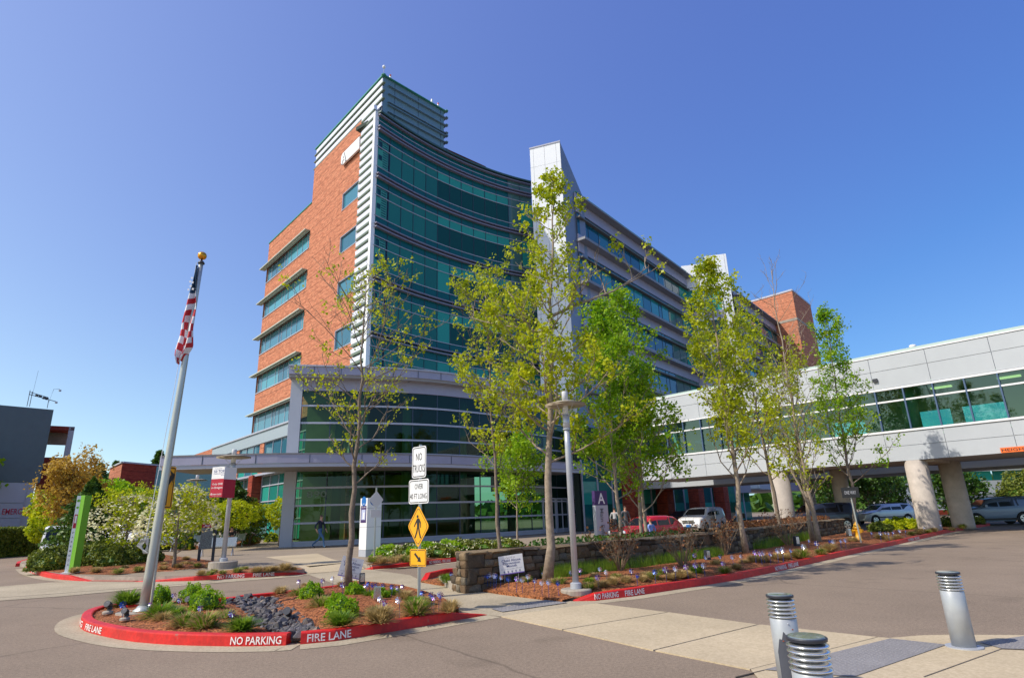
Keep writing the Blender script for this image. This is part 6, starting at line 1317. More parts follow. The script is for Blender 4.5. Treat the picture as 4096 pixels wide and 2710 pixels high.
for x, y in ((165, 240), (152, 268), (170, 275), (155, 303), (138, 330), (172, 325)):
    p = c_(x, y) + np.array([0, -.17, 0]); s_ = MB(FG.location); P = [p + np.array([math.cos(a) * r_, 0, math.sin(a) * r_]) for k in range(10) for a, r_ in (((math.pi / 2 + k * math.pi / 5), .035 if k % 2 == 0 else .015),)]; s_.add(P, [tuple(range(10))]); s_.build('star', flag_w, FG)

# ------------------------------------------------------------------ sign helper
def rrect(w, h, r=.04, n=4):
    P = []
    for cx_, cy_, a0 in ((w / 2 - r, h / 2 - r, 0), (-w / 2 + r, h / 2 - r, 90), (-w / 2 + r, -h / 2 + r, 180), (w / 2 - r, -h / 2 + r, 270)):
        for k in range(n + 1): a = math.radians(a0 + 90 * k / n); P.append((cx_ + r * math.cos(a), cy_ + r * math.sin(a)))
    return P
def plate(parent, org, c, xd, P, m_, t=.004, off=0.0, name='plate'):
    c = np.array(c, float); xd = np.array(xd, float); xd /= np.linalg.norm(xd); nn = np.array([xd[1], -xd[0], 0]); n = len(P); b = MB(org)
    F = [c + xd * x + np.array([0, 0, y]) + nn * (off + t) for x, y in P]; B_ = [c + xd * x + np.array([0, 0, y]) + nn * off for x, y in P]
    b.add(F + B_, [tuple(range(n)), tuple(range(2 * n - 1, n - 1, -1))] + [(i, n + i, n + (i + 1) % n, (i + 1) % n) for i in range(n)]); return b.build(name, m_, parent)
def border(parent, org, c, xd, w, h, r, th, ins, m_, off): 
    c = np.array(c, float); xd = np.array(xd, float); nn = np.array([xd[1], -xd[0], 0]); O = rrect(w - 2 * ins, h - 2 * ins, r); I = rrect(w - 2 * ins - 2 * th, h - 2 * ins - 2 * th, max(.005, r - th)); n = len(O); b = MB(org)
    f = lambda x, y: c + xd * x + np.array([0, 0, y]) + nn * off
    b.add([f(*p) for p in O] + [f(*p) for p in I], [(i, (i + 1) % n, n + (i + 1) % n, n + i) for i in range(n)]); return b.build('border', m_, parent)
def disc(parent, org, c, xd, r, m_, off, t=.003, n=24, name='disc', sx=1): return plate(parent, org, c, xd, [(r * sx * math.cos(2 * math.pi * k / n), r * math.sin(2 * math.pi * k / n)) for k in range(n)], m_, t, off, name)
# ------------------------------------------------------------------ traffic sign post
g_ = G(1675, 2415, .15); SP = empty('sign_post', g_, label='galvanised post carrying four traffic signs on the right of the flagpole island', cat='sign post')
Dz = lambda y, x=1677: hgt(g_, x, y)
b = MB(g_); b.box(g_ + [0, 0, 1.40], (.045, .045, 2.8), .5); b.build('post', polem, SP)
def face(xl, xr, yc): 
    """facing direction from the measured width: returns world width along the picture"""
    return np.linalg.norm((C0 + ray(xr, yc) * (g_[1] / ray(xr, yc)[1])) - (C0 + ray(xl, yc) * (g_[1] / ray(xl, yc)[1])))
psi = math.radians(-50)      # signs face to the right of the camera: turned away
xd = np.array([math.cos(psi), math.sin(psi), 0]) if False else np.array([math.cos(math.radians(43)), -math.sin(math.radians(43)), 0])
nn = np.array([xd[1], -xd[0], 0]); fr = g_ + nn * .03
k_ = 1 / .62
def sgn(x0, x1, y0, y1): return face(x0, x1, (y0 + y1) / 2) * k_, Dz(y0) - Dz(y1), (Dz(y0) + Dz(y1)) / 2
w1, h1, z1 = sgn(1650, 1705, 1785, 1910); S1 = empty('traffic_sign', (*fr[:2], z1), label='white NO TRUCKS sign at the top of the sign post', cat='traffic sign'); c = np.array(S1.location)
plate(S1, c, c, xd, rrect(w1, h1, .05), signw); border(S1, c, c, xd, w1, h1, .045, .016, .018, signk, .006)
text('NO', c - xd * w1 * .22 + [0, 0, .03], xd, (0, 0, 1), h1 * .24, signk, 'lettering', S1, width=w1 * .44, org=c, lift=.007, bold=False); text('TRUCKS', c - xd * w1 * .43 + [0, 0, -h1 * .32], xd, (0, 0, 1), h1 * .24, signk, 'lettering', S1, width=w1 * .84, org=c, lift=.007, bold=False)
w2_, h2, z2 = sgn(1636, 1715, 1916, 2013); S2 = empty('traffic_sign', (*fr[:2], z2), label='white OVER 40 FT LONG sign below the NO TRUCKS sign', cat='traffic sign'); c = np.array(S2.location)
plate(S2, c, c, xd, rrect(w2_, h2, .05), signw); border(S2, c, c, xd, w2_, h2, .045, .015, .018, signk, .006)
text('OVER', c - xd * w2_ * .2 + [0, 0, h2 * .10], xd, (0, 0, 1), h2 * .22, signk, 'lettering', S2, width=w2_ * .42, org=c, lift=.007, bold=False); text('40 FT LONG', c - xd * w2_ * .43 + [0, 0, -h2 * .30], xd, (0, 0, 1), h2 * .22, signk, 'lettering', S2, width=w2_ * .84, org=c, lift=.007, bold=False)
w3, h3, z3 = sgn(1631, 1716, 2018, 2190); S3 = empty('traffic_sign', (*fr[:2], z3), label='yellow diamond sign with a walking person on the sign post', cat='traffic sign'); c = np.array(S3.location)
def diam(w, h, r=.05):
    out = []; V_ = [(0, h / 2), (-w / 2, 0), (0, -h / 2), (w / 2, 0)]
    for i in range(4):
        p, a, d_ = np.array(V_[i]), np.array(V_[i - 1]), np.array(V_[(i + 1) % 4]); u = (a - p) / np.linalg.norm(a - p); v = (d_ - p) / np.linalg.norm(d_ - p); out += [tuple(p + u * r), tuple(p + (u + v) * r * .32), tuple(p + v * r)]
    return out
plate(S3, c, c, xd, diam(w3, h3), signy)
O = diam(w3 * .90, h3 * .90); I = diam(w3 * .86, h3 * .86); b = MB(c); f = lambda x, y: c + xd * x + np.array([0, 0, y]) + nn * .006; b.add([f(*p) for p in O] + [f(*p) for p in I], [(i, (i + 1) % 12, 12 + (i + 1) % 12, 12 + i) for i in range(12)]); b.build('border', signk, S3)
s_ = h3 * .27; disc(S3, c, c + [0, 0, s_ * .85] + xd * -.02, xd, s_ * .13, signk, .005, name='symbol_head')
for P in ([(-.14, .68), (.10, .70), (.20, .28), (.16, -.08), (-.16, -.10), (-.20, .3)], [(-.14, .66), (-.22, .62), (-.50, .22), (-.62, -.02), (-.52, -.06), (-.38, .16), (-.14, .40)], [(.10, .68), (.20, .62), (.40, .30), (.38, -.12), (.28, -.12), (.29, .26), (.1, .42)], [(-.16, -.06), (.02, -.06), (-.10, -.5), (-.36, -1.0), (-.54, -1.0), (-.30, -.5)], [(-.02, -.06), (.16, -.06), (.26, -.5), (.46, -1.0), (.28, -1.02), (.08, -.52)]):
    plate(S3, c, c, xd, [(x * s_, y * s_) for x, y in P], signk, .002, .0045, 'symbol')
w4, h4, z4 = sgn(1638, 1702, 2194, 2263); S4 = empty('traffic_sign', (*fr[:2], z4), label='yellow plaque with a black diagonal arrow at the bottom of the sign post', cat='traffic sign'); c = np.array(S4.location)
plate(S4, c, c, xd, rrect(w4, h4, .03), signy); border(S4, c, c, xd, w4, h4, .028, .010, .014, signk, .006)
a_ = math.radians(-40); R2 = lambda x, y: (x * math.cos(a_) - y * math.sin(a_), (x * math.sin(a_) + y * math.cos(a_)) * .9)
plate(S4, c, c, xd, [R2(x * h4, y * h4) for x, y in ((-.42, .08), (-.42, -.08), (.1, -.08), (.1, -.21), (.42, 0), (.1, .21), (.1, .08))], signk, .002, .0045, 'arrow')
for S_, zz_ in ((S1, h1), (S2, h2), (S3, h3 * .93), (S4, h4)):
    for s in (-1, 1): c = np.array(S_.location); disc(S_, c, c + [0, 0, s * zz_ * .44], xd, .009, steel, .005, name='bolt', n=8)
# sign seen edge-on behind the flagpole
g_ = G(603, 2425, .14); tz = hgt(g_, 655, 1915); EP = empty('sign_post', g_, label='thin post standing close behind the flagpole with a yellow sign', cat='sign post'); ax_ = (C0 + ray(673, 1880) * (g_[1] / ray(673, 1880)[1])) - g_
b = MB(g_); b.tube([g_, g_ + ax_], .025, 6); b.build('post', polem, EP)
zc = hgt(g_, 664, 1948); c = np.array([*(g_[:2] + ax_[:2] * ((zc - g_[2]) / ax_[2])), zc]); xe = np.array([math.cos(math.radians(74)), math.sin(math.radians(74)), 0]); xe = np.array([.24, .97, 0]); ES = empty('traffic_sign', c, label='narrow yellow sign with black arrow seen nearly edge-on beside the flagpole', cat='traffic sign'); hh = hgt(g_, 678, 1862) - hgt(g_, 650, 2030)
c = c + np.array([.03, -.02, 0]); plate(ES, ES.location, c, xe, rrect(.36, hh, .03), signy); border(ES, ES.location, c, xe, .36, hh, .03, .02, .02, signk, .006)
plate(ES, ES.location, c, xe, [(x * .33, y * hh) for x, y in ((-.1, -.42), (.1, -.42), (.1, .05), (.32, .18), (.32, .05), (.46, .32), (.1, .40), (.18, .3), (-.1, .18))], signk, .002, .0045, 'arrow')

# ------------------------------------------------------------------ pole-mounted lamps
def lamp(name_label, base, H, rb=.10, disc_r=.55, foot=None):
    o = empty('street_lamp', base, label=name_label, cat='street lamp')
    b = MB(); b.lathe([(rb * .98, .06), (rb * .92, H * .7), (rb * .9, H * .80)], (0, 0, 0), 20); b.build('post', steel, o, True)
    b = MB(); b.lathe([(rb * 1.7, 0), (rb * 1.7, .10), (rb * 1.1, .12)], (0, 0, 0), 20); b.lathe([(rb * 1.25, H * .795), (rb * 1.25, H * .80)], (0, 0, 0), 16); b.build('base_flange', steel, o)
    b = MB(); b.lathe([(rb * 1.12, H * .80), (rb * 1.12, H * .875)], (0, 0, 0), 20); b.build('collar', steel, o, True)
    b = MB(); b.lathe([(rb * .95, H * .875), (rb * .95, H * .955)], (0, 0, 0), 16); b.build('lens', mat('lamp_lens', (.62, .63, .62), rough=.15, var=0), o, True)
    b = MB(); b.lathe([(disc_r, H * .925), (disc_r * .6, H * .934), (rb, H * .94), (rb, H * .948), (disc_r * .6, H * .944), (disc_r, H * .932)], (0, 0, 0), 32); b.build('reflector', mat('reflector_tan', (.48, .42, .33), rough=.4, var=0), o, True)
    b = MB(); b.lathe([(rb * 1.0, H * .944), (rb * 1.0, H * 1.0), (rb * .9, H * 1.004)], (0, 0, 0), 16); b.build('cap', mat('lamp_cap', (.55, .56, .58), var=0), o, True)
    for a in (.6, 2.2, 3.8, 5.3): b = MB(); b.tube([(rb * math.cos(a), rb * math.sin(a), H * .86), (disc_r * .6 * math.cos(a), disc_r * .6 * math.sin(a), H * .93)], .008, 4); b.build('strut', steel, o)
    return o
g_ = G(2305, 2367, .10); g_[2] = hgt(g_, 2303, 2352); lm1 = lamp('tall grey lamp post with disc reflector on a concrete base by the red kerb', g_, hgt(g_, 2262, 1568) - g_[2], .066, .44)
f_ = tag(MB((g_[0], g_[1], 0)).lathe([(.31, 0), (.31, g_[2] - .02), (.29, g_[2])], (g_[0], g_[1], 0), 28).build('lamp_footing', conc2), 'round concrete footing under the tall lamp post by the kerb', 'lamp footing')
g2 = G(893, 2243, .38); lm2 = lamp('grey lamp post with two crimson banners left of the bare tree', g2, hgt(g2, 926, 1798) - .38, .085, .60)
tag(MB((g2[0], g2[1], 0)).lathe([(.48, .1), (.48, .36), (.45, .38)], (g2[0], g2[1], 0), 28).build('lamp_footing', conc2), 'round concrete footing under the banner lamp post on the plaza', 'lamp footing')
g3 = G(757, 2188, .17); lm3 = lamp('farther grey lamp post behind the dogwood on the plaza', g3, hgt(g3, 790, 1900) - .17, .11, .7)
# banners
def pt_on(g, x, y): d = ray(x, y); return C0 + d * (g[1] / d[1])
A1, A2_, A3, A4 = pt_on(g2, 848, 1868), pt_on(g2, 910, 1872), pt_on(g2, 840, 1988), pt_on(g2, 902, 1990)
bw = np.linalg.norm(A2_ - A1) * 1.06; bh = A1[2] - A3[2]; c = np.array([*(A1 + A2_)[:2] / 2, (A1[2] + A3[2]) / 2]); xb = np.array([.955, -.297, 0]); c = np.array([g2[0] - .12 - bw / 2, g2[1] - .12, c[2]]); BN1 = empty('banner', c, label='white and crimson banner reading 50 TOP hung on the lamp post', cat='banner')
plate(BN1, c, c - [0, 0, bh * .2], xb, rrect(bw, bh * .6, .005), banner_r, .006); plate(BN1, c, c + [0, 0, bh * .3], xb, rrect(bw, bh * .4, .005), signw, .006)
T2 = lambda s, x, y, h, w, m_, bd=True: text(s, c + xb * (x * bw) + [0, 0, y * bh], xb, (0, 0, 1), h * bh, m_, 'lettering', BN1, width=w * bw, org=c, lift=.010, bold=bd)
navy = mat('navy_ink', (.05, .06, .22), var=0)
T2('Truven Health', -.30, .43, .028, .5, navy, False); T2('50 TOP', -.36, .31, .085, .78, navy); T2('CARDIOVASCULAR', -.38, .255, .032, .80, navy, False); T2('2015', .18, .20, .03, .22, navy, False)
T2('Only', -.40, -.10, .062, .36, signw, False); T2('ONE', .02, -.10, .062, .34, signw); T2('in', -.42, -.22, .062, .12, signw, False); T2('Oregon', -.25, -.22, .062, .62, signw); T2('Salem Health', -.30, -.42, .04, .64, signw); T2('Hospitals & Clinics', -.30, -.46, .018, .62, signw, False)
disc(BN1, c, c + xb * (-.39 * bw) + [0, 0, -.40 * bh], xb, .035, signw, .007, .002, 12, 'emblem'); disc(BN1, c, c + xb * (-.39 * bw) + [0, 0, -.40 * bh], xb, .016, banner_r, .009, .002, 8, 'emblem')
c = np.array([g2[0] + .1, g2[1] - .35, c[2] - .05]); xc = np.array([-.2, -.98, 0]); BN2 = empty('banner', c, label='second banner on the lamp post seen nearly edge-on', cat='banner'); xc = np.array([.26, .965, 0]); plate(BN2, c, c - [0, 0, bh * .2], xc, rrect(bw, bh * .6, .005), banner_r, .006); plate(BN2, c, c + [0, 0, bh * .3], xc, rrect(bw, bh * .4, .005), signw, .006)
for s in (1, -1):
    for B_ in (BN1, BN2): cc = np.array(B_.location); b = MB(cc); b.tube([cc + [0, 0, s * bh * .5], (g2[0], g2[1], cc[2] + s * bh * .5)], .012, 4); b.build('banner_arm', steel, B_)
# ------------------------------------------------------------------ bollards
def bollard(base, lab, rot):
    o = empty('light_bollard', base, rot, label=lab, cat='bollard', group='louvred light bollards beside the crossing'); H = .80; r = .118
    b = MB(); b.lathe([(r * 1.55, 0), (r * 1.55, .012), (r, .014)], (0, 0, 0), 32); b.build('base_plate', steel, o)
    b = MB(); b.lathe([(r, .012), (r, H * .74), (r * .97, H * .745)], (0, 0, 0), 36); b.build('body', mat('bollard_paint', (.40, .42, .44), rough=.35, metal=.2, scale=5, var=.08), o, True)
    b = MB(); b.lathe([(r * .62, H * .74), (r * .62, H * .97)], (0, 0, 0), 20); b.build('lens', mat('bollard_lens', (.35, .36, .33), rough=.1, var=0), o, True)
    for i in range(5):
        z = H * (.765 + i * .042); b = MB(); b.lathe([(r * .72, z + .018), (r * 1.05, z + .004), (r * 1.07, z), (r * 1.05, z - .006), (r * .72, z + .004)], (0, 0, 0), 36); b.build('louvre_ring', alu, o, True)
    b = MB(); b.lathe([(r * 1.02, H * .965), (r * 1.04, H * .985), (r * 1.0, H * .992)], (0, 0, 0), 36); b.build('cap_rim', dark, o); b = MB(); b.lathe([(r * .94, H * .992), (r * .90, H * 1.0), (r * .1, H * 1.002)], (0, 0, 0), 36); b.build('cap', mat('cap_glass', (.22, .27, .27), rough=.08, metal=.4, var=0), o)
    # bare dark patch where the paint has gone
    P = [(-.9, 0), (-.95, .3), (-.8, .36), (-.62, .44), (-.45, .42), (-.25, .50), (-.05, .46), (.22, .48), (.45, .40), (.75, .36), (.95, .2), (1.0, 0)] if rot < 1 else [(-.6, 0), (-.62, .08), (-.5, .10), (-.35, .07), (-.2, .05), (-.1, 0)]
    b = MB(); n = len(P); xs = np.linspace(P[0][0], P[-1][0], 25); ys = np.interp(xs, [p[0] for p in P], [p[1] for p in P]); rr_ = r * 1.006
    for i in range(24):
        a0, a1 = xs[i] - 1.57, xs[i + 1] - 1.57; b.quad((rr_ * math.cos(a0), rr_ * math.sin(a0), .015), (rr_ * math.cos(a1), rr_ * math.sin(a1), .015), (rr_ * math.cos(a1), rr_ * math.sin(a1), max(.016, ys[i + 1])), (rr_ * math.cos(a0), rr_ * math.sin(a0), max(.016, ys[i])))
    b.build('worn_patch', mat('bare_metal_dark', (.06, .065, .085), rough=.5, var=.1), o)
    for a, z, m_ in ((-1.4, H * .70, steel),) + (((-1.1, H * .64, mat('rust_spot', (.25, .05, .02), var=0)), (-1.9, H * .52, MATS['rust_spot'])) if rot < 1 else ()):
        b = MB(); b.lathe([(.007, -.004), (.009, 0), (.003, .006)], (r * math.cos(a), r * math.sin(a), z), 6); b.build('bolt', m_, o)
    return o
def zat(x, y, z): d = ray(x, y); return C0 + (z - EYE) / d[2] * d
for (x, y, lab, rot) in ((3224, 2540, 'nearest louvred bollard at the bottom edge with only its top showing', 2.0), (3117, 2374, 'louvred bollard with a large dark worn patch, just behind the nearest', -.25), (3789, 2284, 'louvred bollard standing alone on the right with its base plate showing', 1.5)):
    p = zat(x, y, .81); bollard((p[0], p[1], .012), lab, rot)

# ------------------------------------------------------------------ pinwheels
pw_c = [mat('pinwheel_silver', (.75, .74, .85), rough=.15, metal=.7, var=0), mat('pinwheel_purple', (.20, .08, .45), rough=.25, metal=.5, var=0), mat('pinwheel_blue', (.02, .07, .38), rough=.25, metal=.5, var=0)]
def pinwheel_proto(ms, seed):
    o = empty('pinwheel', (0, 0, 0)); r = random.Random(seed); b = MB(); b.tube([(0, 0, -.05), (0, 0, .21)], .004, 5); b.build('stick', pw_c[2], o)
    for k in range(8):
        a = k * math.pi / 4 + seed; R = .052; b = MB(); ca_, sa_ = math.cos(a), math.sin(a); cb, sb = math.cos(a + .40), math.sin(a + .40)
        b.add([(0, -.016, .21), (R * ca_, -.022, .21 + R * sa_), (R * 1.08 * cb, -.036, .21 + R * 1.08 * sb), (R * .5 * math.cos(a + .5), -.026, .21 + R * .5 * math.sin(a + .5))], [(0, 1, 2), (0, 2, 3)]); b.build('petal', ms[k % 2], o)
    b = MB(); b.lathe([(.006, .204), (.006, .216)], (0, -.02, 0), 6); b.build('hub', pw_c[0], o); return o
protos = [pinwheel_proto((pw_c[0], pw_c[1]), 0), pinwheel_proto((pw_c[0], pw_c[0]), 1), pinwheel_proto((pw_c[2], pw_c[0]), 2), pinwheel_proto((pw_c[2], pw_c[2]), 3)]; used_p = set()
def pinwheels(L, z, what, where, group, s0=1.0):
    os_ = []
    for (x, y, k) in L:      # x,y: head of the pinwheel in the photo
        s = s0 * random.uniform(.9, 1.1); p = zat(x, y, z + .21 * s); pr = protos[k]
        bed = poly1 if p[0] < -.9 and p[1] < 16 and inside((p[0] * 1.02, p[1] * 1.02 + .3), poly1) else poly2
        for _ in range(14):
            if inside(p, bed) and dist_edge(p, bed) > .04: break
            p = C0 + (p - C0) * 1.025; p[2] = z
        if k in used_p: o = copy_tree(pr)
        else: o = pr; used_p.add(k)
        o.location = (p[0], p[1], z); o.rotation_euler = (random.uniform(-.1, .1), random.uniform(-.1, .1), random.uniform(-.6, .6)); o.scale = (s, s, s); os_.append(o)
    rank_labels(os_, what, where, 'pinwheel', group)
pinwheels([(*c7(x, y), k) for x, y, k in ((390, 350, 3), (535, 350, 0), (658, 300, 0), (690, 325, 0), (790, 370, 0), (960, 397, 0))], .12, 'shiny pinwheel', 'left of the drain rocks', 'pinwheels left of the rocks')
pinwheels([(*c7(x, y), k) for x, y, k in ((1315, 230, 0), (1435, 222, 0), (1490, 213, 1), (1542, 215, 1), (1545, 245, 0), (1687, 243, 3), (1703, 245, 3), (1724, 247, 3), (1752, 253, 3), (1798, 258, 3), (1842, 262, 0), (1860, 255, 0), (1768, 350, 0), (1842, 348, 1), (1665, 400, 0), (1970, 290, 3), (2012, 298, 3), (2022, 322, 0), (2048, 295, 1), (2060, 320, 0), (2117, 315, 3), (1740, 320, 1))], .17, 'shiny pinwheel', 'right of the drain rocks', 'pinwheels right of the rocks')
c5b = lambda x, y: (2000 + x / 1.845, 1600 + y / 1.845)
pinwheels([(*c5b(x, y), k) for x, y, k in ((5, 1338, 1), (65, 1350, 3), (120, 1340, 0), (165, 1358, 1), (205, 1298, 1), (250, 1352, 2), (308, 1358, 1), (358, 1375, 1), (430, 1372, 3), (318, 1275, 1), (518, 1270, 1), (592, 1252, 0), (742, 1243, 1), (783, 1268, 1), (722, 1303, 0), (968, 1255, 2), (1012, 1312, 3), (1143, 1300, 3))] + [(1950, 2320, 3), (1962, 2322, 1), (1975, 2326, 1), (1983, 2322, 3), (1938, 2317, 3)], .12, 'pinwheel', 'between yard sign and lamp post', 'pinwheels near the lamp post')
pinwheels([(*c5b(x, y), k) for x, y, k in ((1222, 1268, 0), (1292, 1272, 1), (1385, 1262, 0), (1448, 1270, 0), (1513, 1285, 1), (1320, 1108, 1), (1440, 1140, 0), (1618, 1148, 2), (1720, 1155, 1), (1643, 1200, 0), (1780, 1150, 1), (1520, 1158, 1))], .13, 'pinwheel', 'in the wall bed left of the leafy trunk', 'pinwheels in the middle of the wall bed', 1.15)
cR = lambda x, y: (3000 + x / 1.236, 2000 + y / 1.236)
pinwheels([(*cR(x, y), k) for x, y, k in ((22, 258, 0), (52, 262, 0), (66, 258, 1), (95, 262, 0), (132, 248, 1), (158, 255, 1), (200, 254, 2), (272, 256, 1), (285, 195, 1), (333, 212, 2), (392, 198, 3), (410, 202, 1), (445, 202, 1), (467, 195, 1), (598, 158, 0), (640, 162, 2), (665, 160, 2), (700, 155, 0), (685, 172, 1), (740, 168, 1), (765, 158, 2), (858, 132, 1), (1140, 100, 1), (945, 142, 1))], .14, 'pinwheel', 'in the wall bed towards the bridge columns', 'pinwheels towards the bridge', 1.35)

# ------------------------------------------------------------------ yard signs
def yard_sign(pxs, tilt, lab, z=.12, turn=.0):
    c = zat(*pxs[0], z + pxs[1]); w, h = pxs[2], pxs[3]; o = empty('yard_sign', (c[0], c[1], z), label=lab, cat='yard sign'); xd = np.array([math.cos(turn), math.sin(turn), 0]); cc = np.array([c[0], c[1], z + pxs[1]]); ct, st = math.cos(tilt), math.sin(tilt)
    P = [(x * ct - y * st, x * st + y * ct) for x, y in ((-w / 2, -h / 2), (w / 2, -h / 2), (w / 2, h / 2), (-w / 2, h / 2))]; O3 = (c[0], c[1], z)
    plate(o, O3, cc, xd, P, signw, .006, 0, 'board'); xt = xd * ct + np.array([0, 0, st]); ut = -xd * st + np.array([0, 0, ct]); grey = mat('print_grey', (.35, .35, .42), var=0)
    T = lambda s, x, y, hh, ww, m_, bd: text(s, cc + xt * (x * w) + ut * (y * h), xt, ut, hh * h, m_, 'lettering', o, width=ww * w, org=O3, lift=.009, bold=bd)
    T('April is', -.22, .34, .09, .40, grey, False); T('Child Abuse', -.38, .17, .12, .78, navy, True); T('Prevention', -.34, .02, .12, .70, navy, True); T('Month', -.2, -.13, .12, .42, navy, True); T("It's 'our turn' to make a difference!", -.42, -.25, .06, .84, grey, False)
    for k in range(5):
        q = cc + xt * ((-.32 + k * .16) * w) + ut * (-.36 * h); b = MB(O3); n_ = np.array([xd[1], -xd[0], 0]) * .009
        for j in range(4): a = j * math.pi / 2 + .4; b.add([q + n_, q + n_ + (xt * math.cos(a) + ut * math.sin(a)) * .035 * w, q + n_ + (xt * math.cos(a + .8) + ut * math.sin(a + .8)) * .04 * w], [(0, 1, 2)])
        b.add([q + n_ - ut * .10 * h - xt * .003, q + n_ - ut * .10 * h + xt * .003, q + n_ + xt * .003, q + n_ - xt * .003], [(0, 1, 2, 3)]); b.build('printed_pinwheel', navy, o)
    b = MB(O3); b.add([cc + xt * (-w / 2) + ut * (-h / 2) + np.array([xd[1], -xd[0], 0]) * .008, cc + xt * (w / 2) + ut * (-h / 2) + np.array([xd[1], -xd[0], 0]) * .008, cc + xt * (w / 2) + ut * (-.45 * h) + np.array([xd[1], -xd[0], 0]) * .008, cc + xt * (-w / 2) + ut * (-.45 * h) + np.array([xd[1], -xd[0], 0]) * .008], [(0, 1, 2, 3)]); b.build('printed_edge', mat('violet', (.22, .14, .5), var=0), o)
    for s in (-.28, .28): b = MB(O3); q = cc + xd * s * w; b.tube([(q[0], q[1], z - .05), q - [0, 0, h * .3]], .005, 4); b.build('leg', steel, o)
yard_sign(((2045, 2255), .42, .56, .40), .10, 'white Child Abuse Prevention Month sign in front of the stone wall', turn=.12)
yard_sign(((1404, 2268), .42, .50, .44), -.25, 'tilted white Child Abuse Prevention Month sign partly behind the bare tree trunk', z=.14, turn=.30)

# ------------------------------------------------------------------ kiosk
kb = G(1462, 2226, .15); K = empty('information_kiosk', kb, label='grey and white information kiosk with blue i symbols before the entrance hall', cat='kiosk'); kx = np.array([math.cos(math.radians(-25)), math.sin(math.radians(-25)), 0]); ky = np.array([-kx[1], kx[0], 0]); wk = .44; kh = hgt(kb, 1456, 1990) - .15
d_r = azv(60); d_l = azv(-42)      # right face and left face directions
kc = kb
P = [kc + d_l * 0, kc + d_r * .62, kc + d_r * .62 + d_l * .62, kc + d_l * .62]
for z0, z1, m_, nm in ((0, .27, panel_g, 'plinth'), (.28, 1.18, signw, 'lower_panel'), (1.19, 1.95, signw, 'middle_panel'), (1.96, kh, signw, 'header')):
    b = MB(kb); b.prism([p[:2] for p in P], .15 + z0, .15 + z1); b.build(nm, m_, K)
b = MB(kb); b.prism([p[:2] for p in [kc + (d_l + d_r) * .02, kc + d_r * .6 + d_l * .02, kc + d_r * .6 + d_l * .6, kc + d_l * .6 + d_r * .02]], .2, .15 + kh - .02); b.build('core', dark, K)
nl_ = np.array([-d_l[1], d_l[0], 0]); 
if nl_ @ (C0 - kb) < 0: nl_ = -nl_
nr_ = np.array([d_r[1], -d_r[0], 0])
xl = -d_l
cl_ = kc + d_l * .31 + [0, 0, .15 + kh - .28]; disc(K, kb, cl_, xl, .20, blue_s, .002, name='symbol_disc'); text('i', cl_ + xl * -.04 + [0, 0, -.12], xl, (.15, 0, 1), .2, signw, 'lettering', K, width=.09, org=kb, lift=.008)
cr_ = kc + d_r * .31 + [0, 0, .15 + kh - .28]; disc(K, kb, cr_, d_r, .20, blue_s, .002, name='symbol_disc'); text('i', cr_ + d_r * -.04 + [0, 0, -.12], d_r, (.15, 0, 1), .2, signw, 'lettering', K, width=.09, org=kb, lift=.008)
cl_ = kc + d_l * .31 + [0, 0, .15 + 1.56]; plate(K, kb, cl_, xl, rrect(.48, .70, .01), purple, .004, .002, 'display_panel'); plate(K, kb, cl_ - [0, 0, .02], xl, rrect(.34, .42, .01), mat('screen_pale', (.45, .50, .68), var=0), .003, .006, 'screen')
text('Salem Health', cl_ + xl * -.16 + [0, 0, .27], xl, (0, 0, 1), .045, signw, 'lettering', K, width=.34, org=kb, lift=.010)
plate(K, kb, cl_ - [0, 0, .05], xl, [(-.05, -.14), (.08, -.14), (.10, .12), (-.01, .12)], signw, .002, .009, 'leaflet')
# back of the signs beside the kiosk
g_ = G(1496, 2248, .15); t_z = hgt(g_, 1510, 1960); KP = empty('sign_post', g_, label='post beside the kiosk with a white diamond sign seen from behind', cat='sign post'); b = MB(g_); b.box(g_ + [0, 0, (t_z) / 2], (.05, .05, t_z - .1), .4); b.build('post', polem, KP)
xs_ = np.array([.42, .91, 0]); c = np.array([g_[0] + .02, g_[1] - .05, hgt(g_, 1508, 1997)]); hh = hgt(g_, 1508, 1962) - hgt(g_, 1508, 2032); plate(KP, g_, c, xs_, diam(.85, hh, .04), signw, .004); c2 = np.array([*c[:2], hgt(g_, 1508, 2052)]); plate(KP, g_, c2, xs_, rrect(.62, hgt(g_, 1508, 2037) - hgt(g_, 1508, 2068), .03), signw, .004)
# ------------------------------------------------------------------ lime wayfinding sign
gs = G(278, 2290, .16); GS = empty('wayfinding_sign', gs, label='tall lime green and white wayfinding sign post among the rounded shrubs', cat='wayfinding sign'); hz = hgt(gs, 330, 1980) - .16
d1_ = np.array([.93, -.36, 0]); d1_ /= np.linalg.norm(d1_); dd_ = np.array([.5, .86, 0])
wgr = .36; b = MB(gs); q0 = gs - d1_ * .04
b.slab(q0, q0 + d1_ * wgr * .62, np.array([d1_[1], -d1_[0], 0]), .10, .16 + hz, .03, 0); n1 = np.array([d1_[1], -d1_[0], 0])
b.prism([q0[:2], (q0 + d1_ * wgr * .62)[:2], (q0 + d1_ * wgr * .62 + dd_ * .2)[:2], (q0 + dd_ * .2)[:2]], .10, .16 + hz - .002); b.build('green_face', green_s, GS)
wl_ = np.array([-.80, -.0, 0]); e_ = np.array([.92, .39, 0]); e_ /= np.linalg.norm(e_); q1 = q0 - e_ * .13; nrm = np.array([e_[1], -e_[0], 0]); b = MB(gs); b.slab(q1, q0, nrm, .10, .16 + hz - .01, .03, .0); b.build('white_face', panel_w, GS)
cc = (q0 + q1) / 2; disc(GS, gs, cc + [0, 0, hz * .93], e_, .05, green_s, .032, .003, 16, 'logo_disc'); disc(GS, gs, cc + [0, 0, hz * .84], e_, .04, green_s, .032, .003, 16, 'logo_disc')
